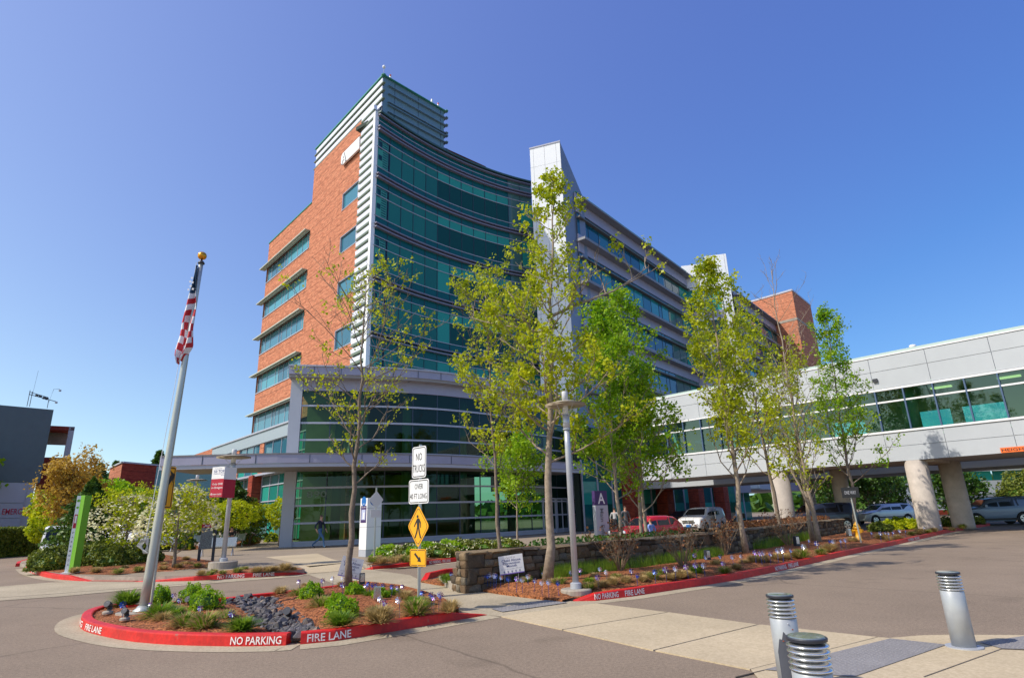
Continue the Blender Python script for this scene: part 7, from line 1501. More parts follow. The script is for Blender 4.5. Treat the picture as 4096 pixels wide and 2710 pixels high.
plate(GS, gs, cc + [0, 0, hz * .66], e_, [(-.045, -.24), (.045, -.24), (.045, .24), (-.045, .24)], banner_r, .003, .031, 'red_panel'); plate(GS, gs, cc + [0, 0, hz * .66], e_, [(-.02, -.06), (.03, -.06), (.03, .2), (-.02, .2)], signw, .003, .034, 'arrow')
text('CHILD CARE', cc + [0, 0, hz * .10] + e_ * .05, (0, 0, 1), -e_, .07, nm_, 'lettering', GS, width=hz * .42, org=gs, lift=.034) if False else None
for k, ch in enumerate('PARKINGA'): text(ch, cc + e_ * -.025 + [0, 0, hz * (.50 - k * .058)], e_, (0, 0, 1), .06, nm_, 'lettering', GS, width=.05, org=gs, lift=.034)
b = MB(gs); b.box(gs + d1_ * .05 + [0, 0, -.03], (.5, .36, .12), .3); b.build('footing', signw, GS)
# map sign, bench etc on the plaza
g_ = G(822, 2240, .17); MS = empty('map_sign', g_, label='dark directory sign with red header beside the metal bench', cat='sign'); t_z = hgt(g_, 850, 2092); xm = np.array([.90, .43, 0]); n_ = np.array([xm[1], -xm[0], 0])
for s in (-.27, .27): b = MB(g_); q = g_ + xm * s; b.slab(q - xm * .06, q + xm * .06, n_, .15, t_z if s > 0 else t_z * .45, .08, -.04); b.build('leg', dark, MS)
c = np.array([g_[0], g_[1], t_z - .55]); plate(MS, g_, c - xm * .06, xm, rrect(.46, 1.0, .01), mat('map_print', (.16, .18, .17), scale=30, var=.8), .01, .03, 'map_panel'); plate(MS, g_, c - xm * .06 + [0, 0, .46], xm, rrect(.46, .14, .01), banner_r, .01, .035, 'header'); text('MAP', c - xm * .16 + [0, 0, .43], xm, (0, 0, 1), .06, signw, 'lettering', MS, width=.2, org=g_, lift=.048)
def bench(g, rz, lab, n=3):
    o = empty('bench', g, rz, label=lab, cat='bench'); W_ = .55 * n
    for k in range(n):
        x = (k - (n - 1) / 2) * .55; b = MB(); b.box((x, 0, .44), (.50, .44, .025)); b.build('seat', alu, o); b = MB(); b.add([(x - .25, .22, .46), (x + .25, .22, .46), (x + .25, .34, .86), (x - .25, .34, .86), (x - .25, .25, .46), (x + .25, .25, .46), (x + .25, .37, .86), (x - .25, .37, .86)], [(0, 1, 2, 3), (7, 6, 5, 4), (0, 3, 7, 4), (1, 5, 6, 2), (3, 2, 6, 7)]); b.build('backrest', mat('mesh_metal', (.35, .38, .37), rough=.4, metal=.5, scale=60, var=.4), o)
    for s in (-1, 1):
        b = MB(); b.tube([(s * W_ * .42, -.22, 0), (s * W_ * .42, 0, .42)], .022, 6); b.build('leg', steel, o); b = MB(); b.tube([(s * W_ * .42, .24, 0), (s * W_ * .42, 0, .42)], .022, 6); b.build('leg', steel, o)
        b = MB(); b.tube([(s * W_ * .5, -.24, .44), (s * W_ * .5, -.26, .6), (s * W_ * .5, -.18, .66), (s * W_ * .5, .25, .64)], .02, 6); b.build('armrest', steel, o)
    b = MB(); b.tube([(-W_ / 2, 0, .41), (W_ / 2, 0, .41)], .025, 6); b.build('beam', steel, o); return o
bench(G(868, 2222, .15), .25, 'perforated metal bench nearest the banner lamp post'); bench(G(815, 2192, .15), .2, 'perforated metal bench behind the directory sign'); bench(G(925, 2186, .15), .2, 'perforated metal bench with a person sitting on it'); bench(G(640, 2205, .15), .1, 'metal bench just behind the flagpole')
g_ = G(748, 2178, .15); tb = empty('trash_bin', g_, label='round grey bin with a dark top beside the far lamp post', cat='bin'); b = MB(); b.lathe([(.24, 0), (.27, .1), (.27, .75)], (0, 0, 0), 16); b.build('body', panel_g, tb, True); b = MB(); b.lathe([(.28, .75), (.28, .95), (.2, 1.05)], (0, 0, 0), 16); b.build('hood', dark, tb, True)
for i, x in enumerate((712, 735, 690, 668)):
    g_ = G(x, 2165, .15); o = empty('post_bollard', g_, label=['short pale post just right of the flagpole', 'short pale post left of the far lamp post', 'short pale post seen through the dogwood', 'short pale post touching the flagpole in view'][i], cat='bollard', group='short pale posts behind the dogwood'); b = MB(); b.lathe([(.09, 0), (.09, .95), (.05, 1.0)], (0, 0, 0), 12); b.build('post', signw, o, True)
g_ = G(786, 2168, .15); o = empty('notice_sign', g_, label='small white notice on a thin post behind the benches', cat='sign'); b = MB(); b.tube([(0, 0, 0), (0, 0, 1.5)], .02, 5); b.build('post', steel, o); plate(o, (0, 0, 0), (0, -.03, 1.25), (1, 0, 0), rrect(.34, .62, .02), signw); 
for k in range(4): b = MB(); b.box((0, -.036, 1.42 - k * .11), (.22, .002, .03)); b.build('printed_line', nm_, o)
# hydrant
g_ = G(3437, 2162, .14); HY = empty('fire_hydrant', g_, label='yellow fire hydrant in the mulch before the stone wall end', cat='hydrant'); s_ = 1.1
b = MB(); b.lathe([(.15 * s_, 0), (.15 * s_, .05), (.10 * s_, .06), (.10 * s_, .48), (.14 * s_, .50), (.14 * s_, .54), (.11 * s_, .56), (.09 * s_, .66), (.04 * s_, .70), (.03 * s_, .76)], (0, 0, 0), 16); b.build('body', hyd_m, HY, True)
for rz in (0, math.pi, -1.57):
    b = MB(); d = np.array([math.cos(rz), math.sin(rz), 0]); b.tube([d * .05 + [0, 0, .40], d * .19 + [0, 0, .40]], .055 if rz != -1.57 else .075, 10); b.tube([d * .19 + [0, 0, .40], d * .22 + [0, 0, .40]], .07 if rz != -1.57 else .09, 10); b.build('outlet', hyd_m, HY)
g_ = G(3445, 2172, .14); OW = empty('sign_post', g_, label='leaning post with a dark one way sign in front of the hydrant', cat='sign post'); e_ = C0 + ray(3394, 1945) * (g_[1] / ray(3394, 1945)[1]); b = MB(g_); b.tube([g_, e_], .03, 6); b.build('post', polem, OW)
c = e_ - np.array([.0, .05, .22]); plate(OW, g_, c, (.96, -.28, 0), rrect(.62, .40, .02), signk, .004); text('ONE WAY', c - np.array([.96, -.28, 0]) * .22 + [0, 0, -.07], (.96, -.28, 0), (0, 0, 1), .13, mat('dull_white', (.4, .4, .42), var=0), 'lettering', OW, width=.42, org=g_, lift=.008)
# ground spotlights and meter boxes
def spot(x, y, z, lab, s=1.0, white=False, rz=0.0):
    g = G(x, y, z); o = empty('ground_spotlight', g, rz, label=lab, cat='spotlight'); b = MB(); b.lathe([(.11 * s, 0), (.11 * s, .04 * s), (.08 * s, .06 * s)], (0, 0, 0), 16); b.build('base', steel if white else conc2, o)
    b = MB(); b.tube([(0, .06 * s, .08 * s), (0, .03 * s, .17 * s), (0, -.08 * s, .22 * s)], [.06 * s, .065 * s, .07 * s], 14); b.build('housing', dark, o); b = MB(); b.lathe([(.05 * s, 0), (.05 * s, .01)], (0, -.02, .23 * s), 12); b.build('lens', steel, o)
spot(*c7(303, 398), .14, 'dark ground spotlight at the left tip of the flagpole island', .8); spot(*c7(393, 432), .14, 'flat round ground light at the front left of the flagpole island', .7); spot(*c7(728, 372), .12, 'ground spotlight in front of the small bush left of the rocks', .8, True); spot(*c7(1250, 448), .04, 'round grey drain light lying among the dark rocks', .9)
for i, (x, y, w, h, lab, m_) in enumerate(((*c7(1642, 258), .13, .24, 'black box light beside the bare tree on the flagpole island', dark), (*c7(1722, 340), .13, .22, 'silver box light in the bush right of the bare tree', alu), (2832, 2245, .16, .26, 'silver and dark box light in the wall bed behind the pinwheels', dark), (3190, 2188, .2, .34, 'dark box light in front of the leafless tree', dark), (3398, 2146, .2, .3, 'pale box light left of the hydrant', alu))):
    g = G(x, y, .14); o = empty('box_light', g, label=lab, cat='spotlight'); b = MB(); b.tube([(0, 0, 0), (0, 0, .08)], .02, 6); b.build('stake', dark, o); b = MB(); b.box((0, 0, .06 + h / 2), (w, w * .7, h), .4, .88); b.build('housing', m_, o); b = MB(); b.box((.02, -w * .36, .08 + h / 2), (w * .7, .01, h * .7), .4); b.build('lens', alu, o)
# camera on the skybridge, vent
p = atD(3655, 1388, 40.3); CM = empty('security_camera', p, label='white domed security camera on a dark arm above the skybridge parapet', cat='camera'); b = MB(p); b.tube([p + [.12, 0, -.75], p + [.02, 0, .05]], .04, 6); b.build('arm', dark, CM); b = MB(p); b.lathe([(.03, .1), (.16, .08), (.19, -.02), (.13, -.12), (.03, -.15)], p + [-.05, 0, .05], 12); b.build('dome', signw, CM, True)
u_ = su(3497, 1500); b = MB(bo_ := np.array(SB.location)); b.slab(bridge_pt(u_ - .12), bridge_pt(u_ + .12), BN, 8.35, 8.55, .12, .0); b.build('vent_hood', dark, SB)
# entrance pylon
g_ = G(2408, 2160, .15); g_ = atD(2408, 2130, 31) * [1, 1, 0] + [0, 0, .15]; PY = empty('entrance_pylon', g_, label='grey Main Entrance pylon with a purple letter A head', cat='sign pylon'); xp = np.array([.88, .47, 0]); n_ = np.array([xp[1], -xp[0], 0]); z1_ = hgt(g_, 2395, 1962); wpy = .75
b = MB(g_); b.slab(g_ - xp * wpy / 2, g_ + xp * wpy / 2, n_, .1, z1_ - .7, .25, -.12); b.build('body', panel_g, PY); b = MB(g_); b.slab(g_ - xp * wpy * .5, g_ + xp * wpy * .5, n_, z1_ - .69, z1_, .25, -.12); b.build('head', purple, PY)
text('A', g_ + n_ * .13 - xp * .2 + [0, 0, z1_ - .62 - g_[2] + .0], xp, (0, 0, 1), .5, signw, 'lettering', PY, width=.42, org=g_); text('Main Entrance', g_ + n_ * .15 - xp * .12 + [0, 0, z1_ - .85 - g_[2]], (0, 0, -1), xp, .2, nm_, 'lettering', PY, width=2.0, org=g_)
# ------------------------------------------------------------------ vehicles
paint_w = mat('paint_white', (.72, .72, .73), rough=.25, coat=.5, var=0); paint_r = mat('paint_red', (.50, .01, .015), rough=.25, coat=.6, var=0); paint_s = mat('paint_silver', (.80, .81, .84), rough=.28, metal=.3, coat=.5, var=0); paint_b = mat('paint_steel_blue', (.17, .24, .35), rough=.3, metal=.3, coat=.5, var=0); paint_d = mat('paint_dark_blue', (.02, .03, .06), rough=.3, coat=.5, var=0)
carglass = mat('car_glass', (.012, .015, .02), rough=.05, var=0); lightw = mat('headlight_glass', (.65, .66, .68), rough=.1, metal=.4, var=0); tail = mat('tail_light', (.45, .01, .02), rough=.2, var=0); amber = mat('amber_light', (.80, .25, .02), rough=.2, var=0); trim = mat('black_trim', (.03, .03, .032), rough=.6, var=0)
def car(label, loc, rz, L, W, H, paint, prof, glass, wheels, rw=.34, kind='car', scale=1.0, group=None, sill=.22, name='parked_car', rear='hatch', lower=None, pill=()):
    """prof: roofline from nose to tail (x,z); glass: list of side window polygons; the body is lofted across its width with tumblehome"""
    o = empty(name, loc, rz, label=label, cat=kind, group=group); o.scale = (scale,) * 3; belt = max(z for x, z in prof) * .58
    def half(z, x):      # half width at height z, narrower towards nose, tail and roof
        t = 1.0
        if z > belt: t -= .17 * ((z - belt) / (H - belt)) ** 1.1
        if z < .45: t -= .05 * (.45 - z) / .3
        e = min(x + L / 2, L / 2 - x); t -= .13 * max(0, 1 - e / .75) ** 2
        return W / 2 * t
    N = 44; xs = np.linspace(-L / 2, L / 2, N); px_ = [p[0] for p in prof]; pz = [p[1] for p in prof]; b = MB(); K_ = 9; ring_ = []
    for x in xs:
        top = float(np.interp(x, px_, pz)); bot = sill + (.08 if (x < -L / 2 + .2 or x > L / 2 - .2) else 0)
        for wx in wheels:
            dxw = abs(x - wx)
            if dxw < rw * 1.18: bot = max(bot, rw + math.sqrt(max(0, (rw * 1.18) ** 2 - dxw ** 2)) * .98)
        R = []
        for k in range(K_): z = bot + (top - bot) * (k / (K_ - 1)) ** .9; R.append((half(z, x), z))
        R[-1] = (R[-1][0] * .84, top); R[-2] = (R[-2][0] * .985, top - min(.06, (top - bot) * .2)); ring_.append(R)
    vs = []
    for x, R in zip(xs, ring_): vs += [(x, -y, z) for y, z in R] + [(x, y, z) for y, z in reversed(R)]
    M_ = 2 * K_; fs = [(i * M_ + k, (i + 1) * M_ + k, (i + 1) * M_ + k + 1, i * M_ + k + 1) for i in range(N - 1) for k in range(M_ - 1)]
    fs += [tuple(range(M_)), tuple((N - 1) * M_ + k for k in range(M_ - 1, -1, -1))]; b.add(vs, fs); b.build('body', paint, o, True)
    hf = lambda x, z: half(z, x) + .004
    b = MB(); b.box((0, 0, sill + .14), (L * .86, W * .86, .22)); b.build('underbody', trim, o)
    for P in glass:
        for s in (-1, 1): g = MB(); g.add([(x, s * hf(x, z), z) for x, z in P], [tuple(range(len(P))) if s < 0 else tuple(range(len(P) - 1, -1, -1))]); g.build('side_window', carglass, o)
    for wx in wheels:
        for s in (-1, 1):
            w = MB(); n = 24; yo, yi = s * (W / 2 - .01), s * (W / 2 - .22); V = []
            for yy in (yi, yo):
                for k in range(n): a = 2 * math.pi * k / n; V.append((wx + rw * math.cos(a), yy, rw + rw * math.sin(a)))
            w.add(V, [(k, (k + 1) % n, n + (k + 1) % n, n + k) for k in range(n)] + [tuple(range(n)), tuple(range(2 * n - 1, n - 1, -1))]); wo_ = w.build('wheel', black, o)
            r_ = MB(); rr_ = rw * .62; r_.add([(wx + rr_ * math.cos(2 * math.pi * k / n), yo + s * .006, rw + rr_ * math.sin(2 * math.pi * k / n)) for k in range(n)], [tuple(range(n)) if s < 0 else tuple(range(n - 1, -1, -1))]); r_.build('rim', alu, wo_)
            for k in range(5): a = k * 1.2566; q = MB(); q.add([(wx + rr_ * .3 * math.cos(a + .35), yo + s * .009, rw + rr_ * .3 * math.sin(a + .35)), (wx + rr_ * .85 * math.cos(a + .4), yo + s * .009, rw + rr_ * .85 * math.sin(a + .4)), (wx + rr_ * .85 * math.cos(a + .85), yo + s * .009, rw + rr_ * .85 * math.sin(a + .85)), (wx + rr_ * .3 * math.cos(a + .9), yo + s * .009, rw + rr_ * .3 * math.sin(a + .9))], [(0, 1, 2, 3) if s < 0 else (3, 2, 1, 0)]); q.build('spoke_gap', trim, wo_)
    return o, hf, prof
def across(o, name, prof, x0, x1, wf0, wf1, m_, up=.006):
    """pane lying on the roofline between x0 and x1 (windscreen, rear window)"""
    f = lambda x: float(np.interp(x, [p[0] for p in prof], [p[1] for p in prof])); b = MB(); n = 6
    for i in range(n):
        a = x0 + (x1 - x0) * i / n; c = x0 + (x1 - x0) * (i + 1) / n; wa = wf0 + (wf1 - wf0) * i / n; wc = wf0 + (wf1 - wf0) * (i + 1) / n
        b.quad((a, -wa, f(a) + up), (c, -wc, f(c) + up), (c, wc, f(c) + up), (a, wa, f(a) + up))
    return b.build(name, m_, o, True)
def patch(o, name, pts, m_): b = MB(); b.add(pts, [tuple(range(len(pts)))]); return b.build(name, m_, o)
def bx(o, name, c, s, m_, rz=0): b = MB(); b.box(c, s, rz); return b.build(name, m_, o)
def place(x, y, D, ang): p = atD(x, y, D); return (p[0], p[1], 0.0), math.radians(ang)
# nose is at -x. white minivan
VH = 1.75; vp = [(-2.55, .55), (-2.5, .85), (-2.3, .98), (-1.45, 1.16), (-.75, 1.62), (-.35, 1.72), (.6, 1.76), (2.0, 1.72), (2.35, 1.62), (2.5, 1.1), (2.56, .6)]
l_, a_ = place(2800, 2100, 50, 180 + 42); l_ = (*atD(2812, 2100, 50)[:2], 0)
o, hf, pr = car('white minivan taxi with its side door open under the skybridge', l_, math.radians(50), 5.1, 1.95, VH, paint_w, vp, [[(-1.15, 1.2), (-.62, 1.58), (-.30, 1.62), (-.30, 1.16)], [(-.22, 1.16), (-.22, 1.63), (.9, 1.66), (.9, 1.16)], [(1.0, 1.16), (1.0, 1.66), (2.1, 1.58), (2.3, 1.18)]], (-1.6, 1.45), .33, 'minivan', name='minivan')
across(o, 'windscreen', pr, -1.4, -.72, .80, .64, carglass)
for s in (-1, 1):
    patch(o, 'headlight', [(-2.53, s * .5, .62), (-2.40, s * .86, .66), (-2.28, s * .90, .84), (-2.50, s * .52, .80)][::s], lightw); patch(o, 'side_light', [(-2.36, s * .905, .68), (-2.2, s * .945, .70), (-2.2, s * .945, .80), (-2.34, s * .91, .80)][::s], amber)
bx(o, 'grille', (-2.56, 0, .74), (.04, .9, .2), trim); bx(o, 'grille_bar', (-2.585, 0, .74), (.02, .92, .03), alu); bx(o, 'grille_bar', (-2.585, 0, .74), (.02, .05, .2), alu); bx(o, 'number_plate', (-2.60, 0, .45), (.02, .36, .17), blue_s); bx(o, 'lower_intake', (-2.565, 0, .36), (.03, 1.3, .10), trim)
bx(o, 'open_door', (-.15, -1.15, .85), (1.05, .06, 1.1), paint_w, .35); bx(o, 'door_window', (-.15, -1.19, 1.42), (.95, .05, .38), carglass, .35)
dvx = np.array([math.cos(.35), math.sin(.35), 0]); text('YELLO', np.array([-.5, -1.30, .78]), dvx, (0, 0, 1), .17, signk, 'lettering', o, width=.62, lift=.02); bx(o, 'mirror', (-1.0, -1.08, 1.2), (.12, .16, .14), trim)
# red retro hatchback behind the wall
rp = [(-2.15, .5), (-2.1, .78), (-1.9, .9), (-.95, 1.06), (-.35, 1.48), (.1, 1.58), (.9, 1.57), (1.5, 1.48), (1.95, 1.12), (2.1, .75), (2.14, .5)]
l_ = (*atD(2588, 2130, 31)[:2], 0)
o, hf, pr = car('red rounded hatchback parked behind the stone wall', l_, math.radians(28), 4.3, 1.72, 1.6, paint_r, rp, [[(-.78, 1.10), (-.32, 1.42), (.08, 1.50), (.08, 1.06)], [(.16, 1.06), (.16, 1.50), (.95, 1.49), (.98, 1.08)], [(1.06, 1.08), (1.04, 1.48), (1.42, 1.40), (1.66, 1.12)]], (-1.35, 1.3), .32, 'car', name='parked_car', scale=.87)
across(o, 'windscreen', pr, -.92, -.36, .72, .56, carglass); across(o, 'rear_window', pr, 1.55, 1.9, .52, .66, carglass)
for s in (-1, 1): b = MB(); b.lathe([(.02, 0), (.13, .03), (.14, .1), (.02, .12)], (0, 0, 0), 14); h = b.build('headlight', lightw, o, True); h.rotation_euler = (0, -1.57, 0); h.location = (-2.02, s * .62, .74)
bx(o, 'bumper', (-2.17, 0, .45), (.12, 1.5, .18), alu); bx(o, 'grille', (-2.13, 0, .72), (.05, .7, .22), trim)
# silver estate car
wpf = [(-2.4, .5), (-2.35, .8), (-2.2, .88), (-1.2, 1.06), (-.45, 1.46), (0, 1.54), (1.2, 1.55), (2.0, 1.5), (2.25, 1.2), (2.38, .8), (2.4, .5)]
l_ = (*atD(3535, 2070, 58)[:2], 0)
o, hf, pr = car('silver white estate car with red tail lamps beyond the wall', l_, math.radians(10), 4.8, 1.88, 1.57, paint_s, wpf, [[(-.95, 1.10), (-.40, 1.40), (.05, 1.46), (.05, 1.06)], [(.12, 1.06), (.12, 1.47), (.95, 1.48), (1.0, 1.08)], [(1.07, 1.08), (1.02, 1.48), (1.75, 1.44), (2.0, 1.14)]], (-1.5, 1.4), .35, 'car', name='parked_car')
across(o, 'windscreen', pr, -1.15, -.48, .75, .6, carglass); across(o, 'rear_window', pr, 2.02, 2.22, .55, .68, carglass)
for s in (-1, 1): patch(o, 'tail_light', [(2.10, s * .86, 1.45), (2.26, s * .70, 1.25), (2.40, s * .72, .82), (2.22, s * .9, .82)][::-s], tail)
bx(o, 'side_strip', (0, -.955, .55), (3.0, .02, .06), trim); bx(o, 'roof_rail', (.6, -.62, 1.57), (2.4, .04, .05), trim); bx(o, 'roof_rail', (.6, .62, 1.57), (2.4, .04, .05), trim)
# blue SUV on the right
sp_ = [(-2.25, .55), (-2.2, .92), (-2.0, 1.02), (-1.05, 1.14), (-.45, 1.62), (-.1, 1.70), (1.2, 1.74), (2.0, 1.70), (2.18, 1.25), (2.25, .95), (2.26, .55)]
l_ = (*atD(3975, 2070, 52)[:2], 0)
o, hf, pr = car('steel blue boxy off road car waiting beyond the last bridge column', l_, math.radians(-12), 4.5, 1.85, 1.74, paint_b, sp_, [[(-.86, 1.18), (-.40, 1.54), (.0, 1.60), (.0, 1.14)], [(.08, 1.14), (.08, 1.61), (.95, 1.63), (.95, 1.16)], [(1.08, 1.16), (1.05, 1.63), (1.80, 1.60), (1.92, 1.20)]], (-1.4, 1.3), .37, 'off road car', name='parked_car')
across(o, 'windscreen', pr, -1.0, -.48, .75, .6, carglass)
patch(o, 'rear_window', [(2.03, -.62, 1.64), (2.20, -.70, 1.26), (2.20, .70, 1.26), (2.03, .62, 1.64)], carglass)
for s in (-1, 1): patch(o, 'tail_light', [(2.11, s * .89, 1.20), (2.235, s * .78, 1.18), (2.265, s * .76, .90), (2.12, s * .91, .92)][::-s], tail)
bx(o, 'rear_bumper', (2.26, 0, .55), (.12, 1.7, .22), trim); bx(o, 'roof_rail', (.5, -.6, 1.75), (2.2, .04, .05), trim); bx(o, 'number_plate', (2.29, 0, .86), (.02, .36, .17), lightw); bx(o, 'wheel_arch_trim', (0, -.93, .36), (1.9, .03, .12), trim); bx(o, 'mirror', (-.75, -1.0, 1.2), (.14, .14, .16), paint_b)
# dark off road car under the skybridge
l_ = (*atD(3270, 2080, 44)[:2], 0)
o, hf, pr = car('dark off road car in the shade behind the two bridge trees', l_, math.radians(8), 4.7, 1.9, 1.75, paint_d, [(x * 1.04, z) for x, z in sp_], [[(-.86, 1.18), (-.40, 1.54), (.0, 1.60), (.0, 1.14)], [(.08, 1.14), (.08, 1.61), (.95, 1.63), (.95, 1.16)], [(1.08, 1.16), (1.05, 1.63), (1.80, 1.60), (1.92, 1.20)]], (-1.45, 1.35), .38, 'off road car', name='parked_car'); across(o, 'windscreen', pr, -1.0, -.48, .75, .6, carglass)
for s in (-1, 1): patch(o, 'headlight', [(-2.33, s * .55, .75), (-2.2, s * .86, .78), (-2.12, s * .88, .95), (-2.30, s * .57, .92)][::s], lightw)
l_ = (*atD(2735, 2095, 60)[:2], 0)
o, hf, pr = car('dark car half hidden behind the white minivan', l_, math.radians(40), 4.5, 1.8, 1.5, paint_d, wpf, [[(-.95, 1.10), (-.40, 1.40), (.05, 1.46), (.05, 1.06)], [(.12, 1.06), (.12, 1.47), (.95, 1.48), (1.0, 1.08)]], (-1.45, 1.35), .33, 'car', name='parked_car')
# white vans at the left
vv = [(-2.5, .45), (-2.48, .95), (-2.38, 1.15), (-1.75, 1.30), (-1.05, 1.95), (-.7, 2.02), (2.3, 2.02), (2.48, 1.9), (2.52, .45)]
l_ = (*atD(470, 2150, 60)[:2], 0)
o, hf, pr = car('white delivery van behind the dogwood at the left', l_, math.radians(165), 5.0, 1.9, 2.05, paint_w, vv, [[(-1.5, 1.34), (-.98, 1.82), (-.4, 1.86), (-.4, 1.32)]], (-1.65, 1.55), .34, 'van', name='van'); across(o, 'windscreen', pr, -1.7, -1.08, .82, .7, carglass)
bx(o, 'door_sticker', (.4, .93, 1.1), (.6, .02, .35), green_s); 
cp = [(-1.3, .3), (-1.28, .85), (-1.15, 1.0), (-.9, 1.75), (-.7, 1.85), (1.1, 1.85), (1.25, 1.75), (1.3, .3)]
l_ = (*atD(222, 2190, 41)[:2], 0)
o, hf, pr = car('small white shuttle cart on the road left of the lime sign', l_, math.radians(128), 2.6, 1.35, 1.88, paint_w, cp, [[(-.88, .95), (-.72, 1.65), (-.1, 1.68), (-.1, .95)], [(0, .95), (0, 1.68), (1.0, 1.66), (1.1, .95)]], (-.8, .8), .26, 'shuttle cart', name='shuttle_cart', sill=.18); patch(o, 'windscreen', [(-1.155, -.55, 1.02), (-1.155, .55, 1.02), (-.93, .5, 1.72), (-.93, -.5, 1.72)][::-1], carglass)
patch(o, 'rear_window', [(1.275, -.52, 1.0), (1.275, .52, 1.0), (1.235, .48, 1.68), (1.235, -.48, 1.68)], carglass); bx(o, 'number_plate', (1.31, 0, .78), (.02, .26, .15), green_s); bx(o, 'sticker', (1.31, -.3, .45), (.01, .3, .12), banner_r)
l_ = (*atD(2345, 2160, 52)[:2], 0)

# ------------------------------------------------------------------ people 
def person(label, loc, rz, J, R, cols, hair=(.04, .02, .01), scale=1.0, name='person', bald=False):
    """J: joints; one continuous skin surface coloured by garment"""
    o = empty(name, loc, rz, label=label, cat='person'); o.scale = (scale,) * 3
    names = list(J.keys()); bm_v = [J[k] for k in names]; E_ = [('pelvis', 'waist'), ('waist', 'chest'), ('chest', 'neck'), ('neck', 'head'), ('head', 'crown'), ('chest', 'shl'), ('shl', 'ell'), ('ell', 'wrl'), ('wrl', 'hal'), ('chest', 'shr'), ('shr', 'elr'), ('elr', 'wrr'), ('wrr', 'har'), ('pelvis', 'hil'), ('hil', 'knl'), ('knl', 'anl'), ('anl', 'tol'), ('pelvis', 'hir'), ('hir', 'knr'), ('knr', 'anr'), ('anr', 'tor')]
    me = bpy.data.meshes.new('body'); me.from_pydata(bm_v, [(names.index(a), names.index(c)) for a, c in E_], []); ob = bpy.data.objects.new('body', me); COL.objects.link(ob)
    sk = ob.modifiers.new('k', 'SKIN'); 
    for i, k in enumerate(names): me.skin_vertices[0].data[i].radius = (R[k], R[k] * (.75 if k in ("chest", "waist", "pelvis") else 1)); me.skin_vertices[0].data[i].use_root = (k == 'pelvis')
    ob.modifiers.new('s', 'SUBSURF').levels = 1; dg = bpy.context.evaluated_depsgraph_get(); dg.update(); m2 = bpy.data.meshes.new_from_object(ob.evaluated_get(dg)); bpy.data.objects.remove(ob)
    m2.name = 'body'; m2.materials.clear(); top_, leg_, shoe_ = cols; ms = [skin, top_, leg_, shoe_]
    for m_ in ms: m2.materials.append(m_)
    jv = np.array(bm_v); grp = {'pelvis': 2, 'waist': 1, 'chest': 1, 'neck': 0, 'head': 0, 'crown': 0, 'shl': 1, 'shr': 1, 'ell': 1, 'elr': 1, 'wrl': 0, 'wrr': 0, 'hal': 0, 'har': 0, 'hil': 2, 'hir': 2, 'knl': 2, 'knr': 2, 'anl': 2, 'anr': 2, 'tol': 3, 'tor': 3}
    for p in m2.polygons: c = np.array(p.center); k = names[int(np.argmin(np.linalg.norm(jv - c, axis=1)))]; p.material_index = grp[k]; p.use_smooth = True
    bd = bpy.data.objects.new('body', m2); COL.objects.link(bd); bd.parent = o
    hd = np.array(J['head']); cr = np.array(J['crown']); up_ = (cr - hd) / np.linalg.norm(cr - hd); hm = mat('hair_%.2f' % hair[0], hair, rough=.7, var=0)
    if not bald:
        b = MB(); V = []; F_ = []; n, k_ = 12, 6; c0 = hd + up_ * .05 + np.array([0, .012, 0])
        for i in range(k_ + 1):
            a = i / k_ * 1.75
            for j in range(n): t = 2 * math.pi * j / n; ff = 1 - .35 * max(0, -math.sin(t)) * (i / k_) ** 2; V.append(c0 + np.array([.083 * math.sin(a) * math.cos(t), .100 * math.sin(a) * math.sin(t) * ff, .108 * math.cos(a)]))
        F_ = [(i * n + j, i * n + (j + 1) % n, (i + 1) * n + (j + 1) % n, (i + 1) * n + j) for i in range(k_) for j in range(n)]; b.add(V, F_); b.build('hair', hm, o, True)
    b = MB(); f_ = hd + np.array([0, -.085, .03]); b.add([f_ + [-.012, .01, .0], f_ + [.012, .01, 0], f_ + [0, -.022, -.008], f_ + [0, .01, .035]], [(0, 2, 1), (0, 3, 2), (1, 2, 3)]); b.build('nose', skin, o)
    for s in (-1, 1): b = MB(); b.box(hd + np.array([s * .03, -.082, .055]), (.018, .01, .010)); b.build('eye', dark, o); b = MB(); b.box(hd + np.array([s * .078, .01, .035]), (.014, .03, .05)); b.build('ear', skin, o)
    for s, wr, ha in ((-1, 'wrl', 'hal'), (1, 'wrr', 'har')):
        w_, h_ = np.array(J[wr]), np.array(J[ha]); d = (h_ - w_); d /= np.linalg.norm(d); sd_ = np.cross(d, [0, 0, 1.]); sd_ = sd_ / (np.linalg.norm(sd_) + 1e-6)
        b = MB()
        for k in range(4): q = h_ + sd_ * (k - 1.5) * .017; L_ = (.055, .07, .072, .062)[k]; b.tube([q - d * .01, q + d * L_ * .6, q + d * L_ + np.array([0, -.018, 0])], [.010, .009, .007], 6)
        q = w_ + d * .05; b.tube([q + sd_ * .02, q + sd_ * .045 + d * .03, q + sd_ * .045 + d * .06], [.012, .010, .008], 6); b.build('fingers', skin, o, True)
    return o
RR = dict(pelvis=.135, waist=.125, chest=.15, neck=.055, head=.088, crown=.075, shl=.065, shr=.065, ell=.045, elr=.045, wrl=.030, wrr=.030, hal=.036, har=.036, hil=.095, hir=.095, knl=.060, knr=.060, anl=.042, anr=.042, tol=.038, tor=.038)
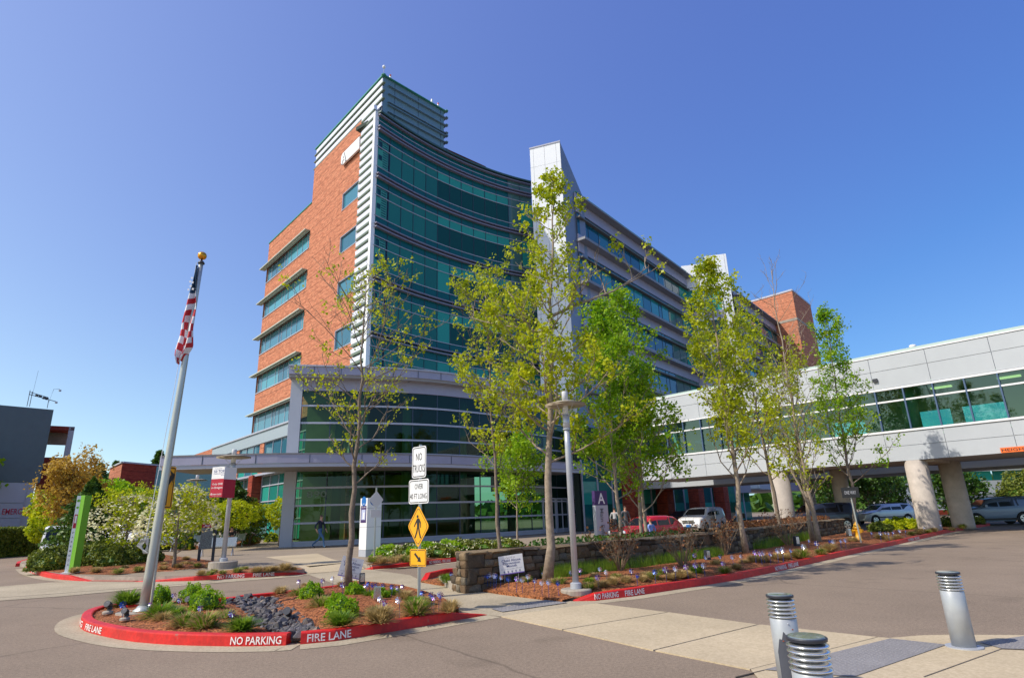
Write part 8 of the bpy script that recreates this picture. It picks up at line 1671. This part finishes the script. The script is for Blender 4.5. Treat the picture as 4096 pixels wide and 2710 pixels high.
def stand(walk=0.0, lean=0.0, arms=.12, armf=0.0):
    w = walk
    return dict(pelvis=(0, 0, .94), waist=(0, -.01, 1.10), chest=(0, -.02 - lean, 1.32), neck=(0, -.03 - lean, 1.50), head=(0, -.05 - lean, 1.60), crown=(0, -.04 - lean, 1.72), shl=(-.19, -.01 - lean, 1.42), ell=(-.19 - arms, .08 * w * 2 - armf, 1.14), wrl=(-.20 - arms, -.10 + .12 * w - armf * 1.6, .92 + armf), hal=(-.20 - arms, -.14 + .12 * w - armf * 1.9, .84 + armf), shr=(.19, -.01 - lean, 1.42), elr=(.19 + arms, -.08 * w * 2 - armf + .03, 1.14), wrr=(.20 + arms, -.16 * w - armf * 1.6 - .04, .92 + armf), har=(.20 + arms, -.20 * w - armf * 1.9 - .05, .84 + armf), hil=(-.10, 0, .88), knl=(-.10, -.04 - .24 * w, .50), anl=(-.10, .02 - .36 * w, .09), tol=(-.11, -.13 - .36 * w, .035), hir=(.10, 0, .88), knr=(.10, -.03 + .10 * w, .50), anr=(.10, .04 + .44 * w, .10 + .06 * w), tor=(.11, -.09 + .40 * w, .035))
jean = mat('jeans_blue', (.05, .13, .25), rough=.8, var=0); navy_t = mat('navy_shirt', (.008, .015, .04), rough=.8, var=0); shoe = mat('dark_shoe', (.02, .015, .012), rough=.6, var=0); scrub = mat('light_blue_scrubs', (.24, .36, .78), rough=.8, var=0); greyc = mat('grey_clothes', (.10, .10, .11), rough=.8, var=0); blk = mat('black_clothes', (.012, .012, .015), rough=.8, var=0); khaki = mat('khaki_trousers', (.50, .46, .32), rough=.8, var=0); ltb = mat('pale_blue_shirt', (.22, .34, .55), rough=.8, var=0)
g_ = G(1276, 2190, .145); person('man in navy shirt and jeans walking past the glass hall', g_, math.radians(80), stand(1.0), RR, (navy_t, jean, shoe), hair=(.10, .06, .04), scale=1.06)
g_ = atD(2606, 2120, 24.5); z_b = hgt((g_[0], g_[1]), 2606, 2070); person('person in light blue scrubs standing behind the wall by the red car', (g_[0], g_[1], .1), math.radians(-140), stand(.2), RR, (scrub, scrub, shoe), hair=(.35, .05, .02), scale=(z_b - .1) / 1.78 if z_b > 1.2 else 1.0)
g_ = atD(2462, 2110, 42); person('person in white top by the entrance doors left of the red car', (g_[0], g_[1], .14), math.radians(150), stand(.1), RR, (mat('off_white_top', (.4, .4, .4), var=0), blk, shoe), scale=1.0)
g_ = atD(2505, 2110, 42); person('person in dark clothes by the entrance doors left of the red car', (g_[0], g_[1], .14), math.radians(20), stand(.0), RR, (greyc, greyc, shoe), scale=1.05)
g_ = atD(2955, 2090, 47); person('person in pale blue shirt carrying a dark bag under the skybridge', (g_[0], g_[1], .0), math.radians(-100), stand(.3, armf=.1), RR, (ltb, mat('grey_trousers', (.25, .3, .38), var=0), shoe), scale=1.0)
bg_ = tag(MB((g_[0], g_[1], .0)).box((g_[0] + .35, g_[1], 1.05), (.22, .3, .36)).build('shoulder_bag', blk), 'black shoulder bag at the side of the person in pale blue', 'bag')
g_ = G(922, 2190, .15); Js = dict(pelvis=(0, 0, .52), waist=(0, -.02, .68), chest=(0, -.06, .90), neck=(0, -.10, 1.06), head=(0, -.14, 1.15), crown=(0, -.15, 1.27), shl=(-.19, -.06, 1.0), ell=(-.25, -.12, .76), wrl=(-.12, -.34, .72), hal=(-.06, -.38, .72), shr=(.19, -.06, 1.0), elr=(.25, -.12, .76), wrr=(.12, -.34, .72), har=(.06, -.38, .72), hil=(-.12, -.03, .50), knl=(-.16, -.46, .50), anl=(-.16, -.48, .10), tol=(-.16, -.62, .035), hir=(.12, -.03, .50), knr=(.16, -.46, .50), anr=(.16, -.48, .10), tor=(.16, -.62, .035))
person('seated person in black top and pale trousers on the plaza bench', (g_[0], g_[1] + .0, .15), .2, Js, RR, (blk, khaki, shoe), scale=1.05)
g_ = G(815, 2186, .15); person('seated person with bare arms on the bench behind the directory sign', (g_[0] - .2, g_[1], .15), .6, Js, RR, (mat('orange_top', (.5, .2, .06), var=0), jean, shoe), scale=1.0)
# grey planter wall behind the benches
g_ = G(965, 2165, .15); o = empty('utility_box', g_, label='tan square planter box behind the plaza bench', cat='planter'); b = MB(); b.box((0, 0, .55), (1.3, .9, 1.1), .3); b.build('box', mat('tan_box', (.32, .24, .16), var=.1), o)
# roots and scatter: bark chips over the kerb bed front to break the edge
b = MB(); rr = random.Random(9)
for i in range(5200):
    q = (rr.uniform(-9.5, -.8), rr.uniform(7, 15))
    if not inside(q, poly1) or inside(q, rock_poly): continue
    d_ = dist_edge(q, poly1); z = .10 + .12 * (1 - math.exp(-(d_ / .9) ** 1.4)) - dip1(Vector((*q, 0))) + .012; a = rr.uniform(0, 6.28); l = rr.uniform(.012, .045); w = rr.uniform(.004, .012); cx_, sx_ = math.cos(a) * l, math.sin(a) * l; nx_, ny_ = -math.sin(a) * w, math.cos(a) * w; t = rr.uniform(-.01, .015)
    b.add([(q[0] - cx_ - nx_, q[1] - sx_ - ny_, z), (q[0] + cx_ - nx_, q[1] + sx_ - ny_, z + t), (q[0] + cx_ + nx_, q[1] + sx_ + ny_, z + t + .004), (q[0] - cx_ + nx_, q[1] - sx_ + ny_, z + .004)], [(0, 1, 2, 3)])
b.build('bark_chips', mat('bark_chip', (.34, .11, .04), scale=25, var=.6), kind='stuff')
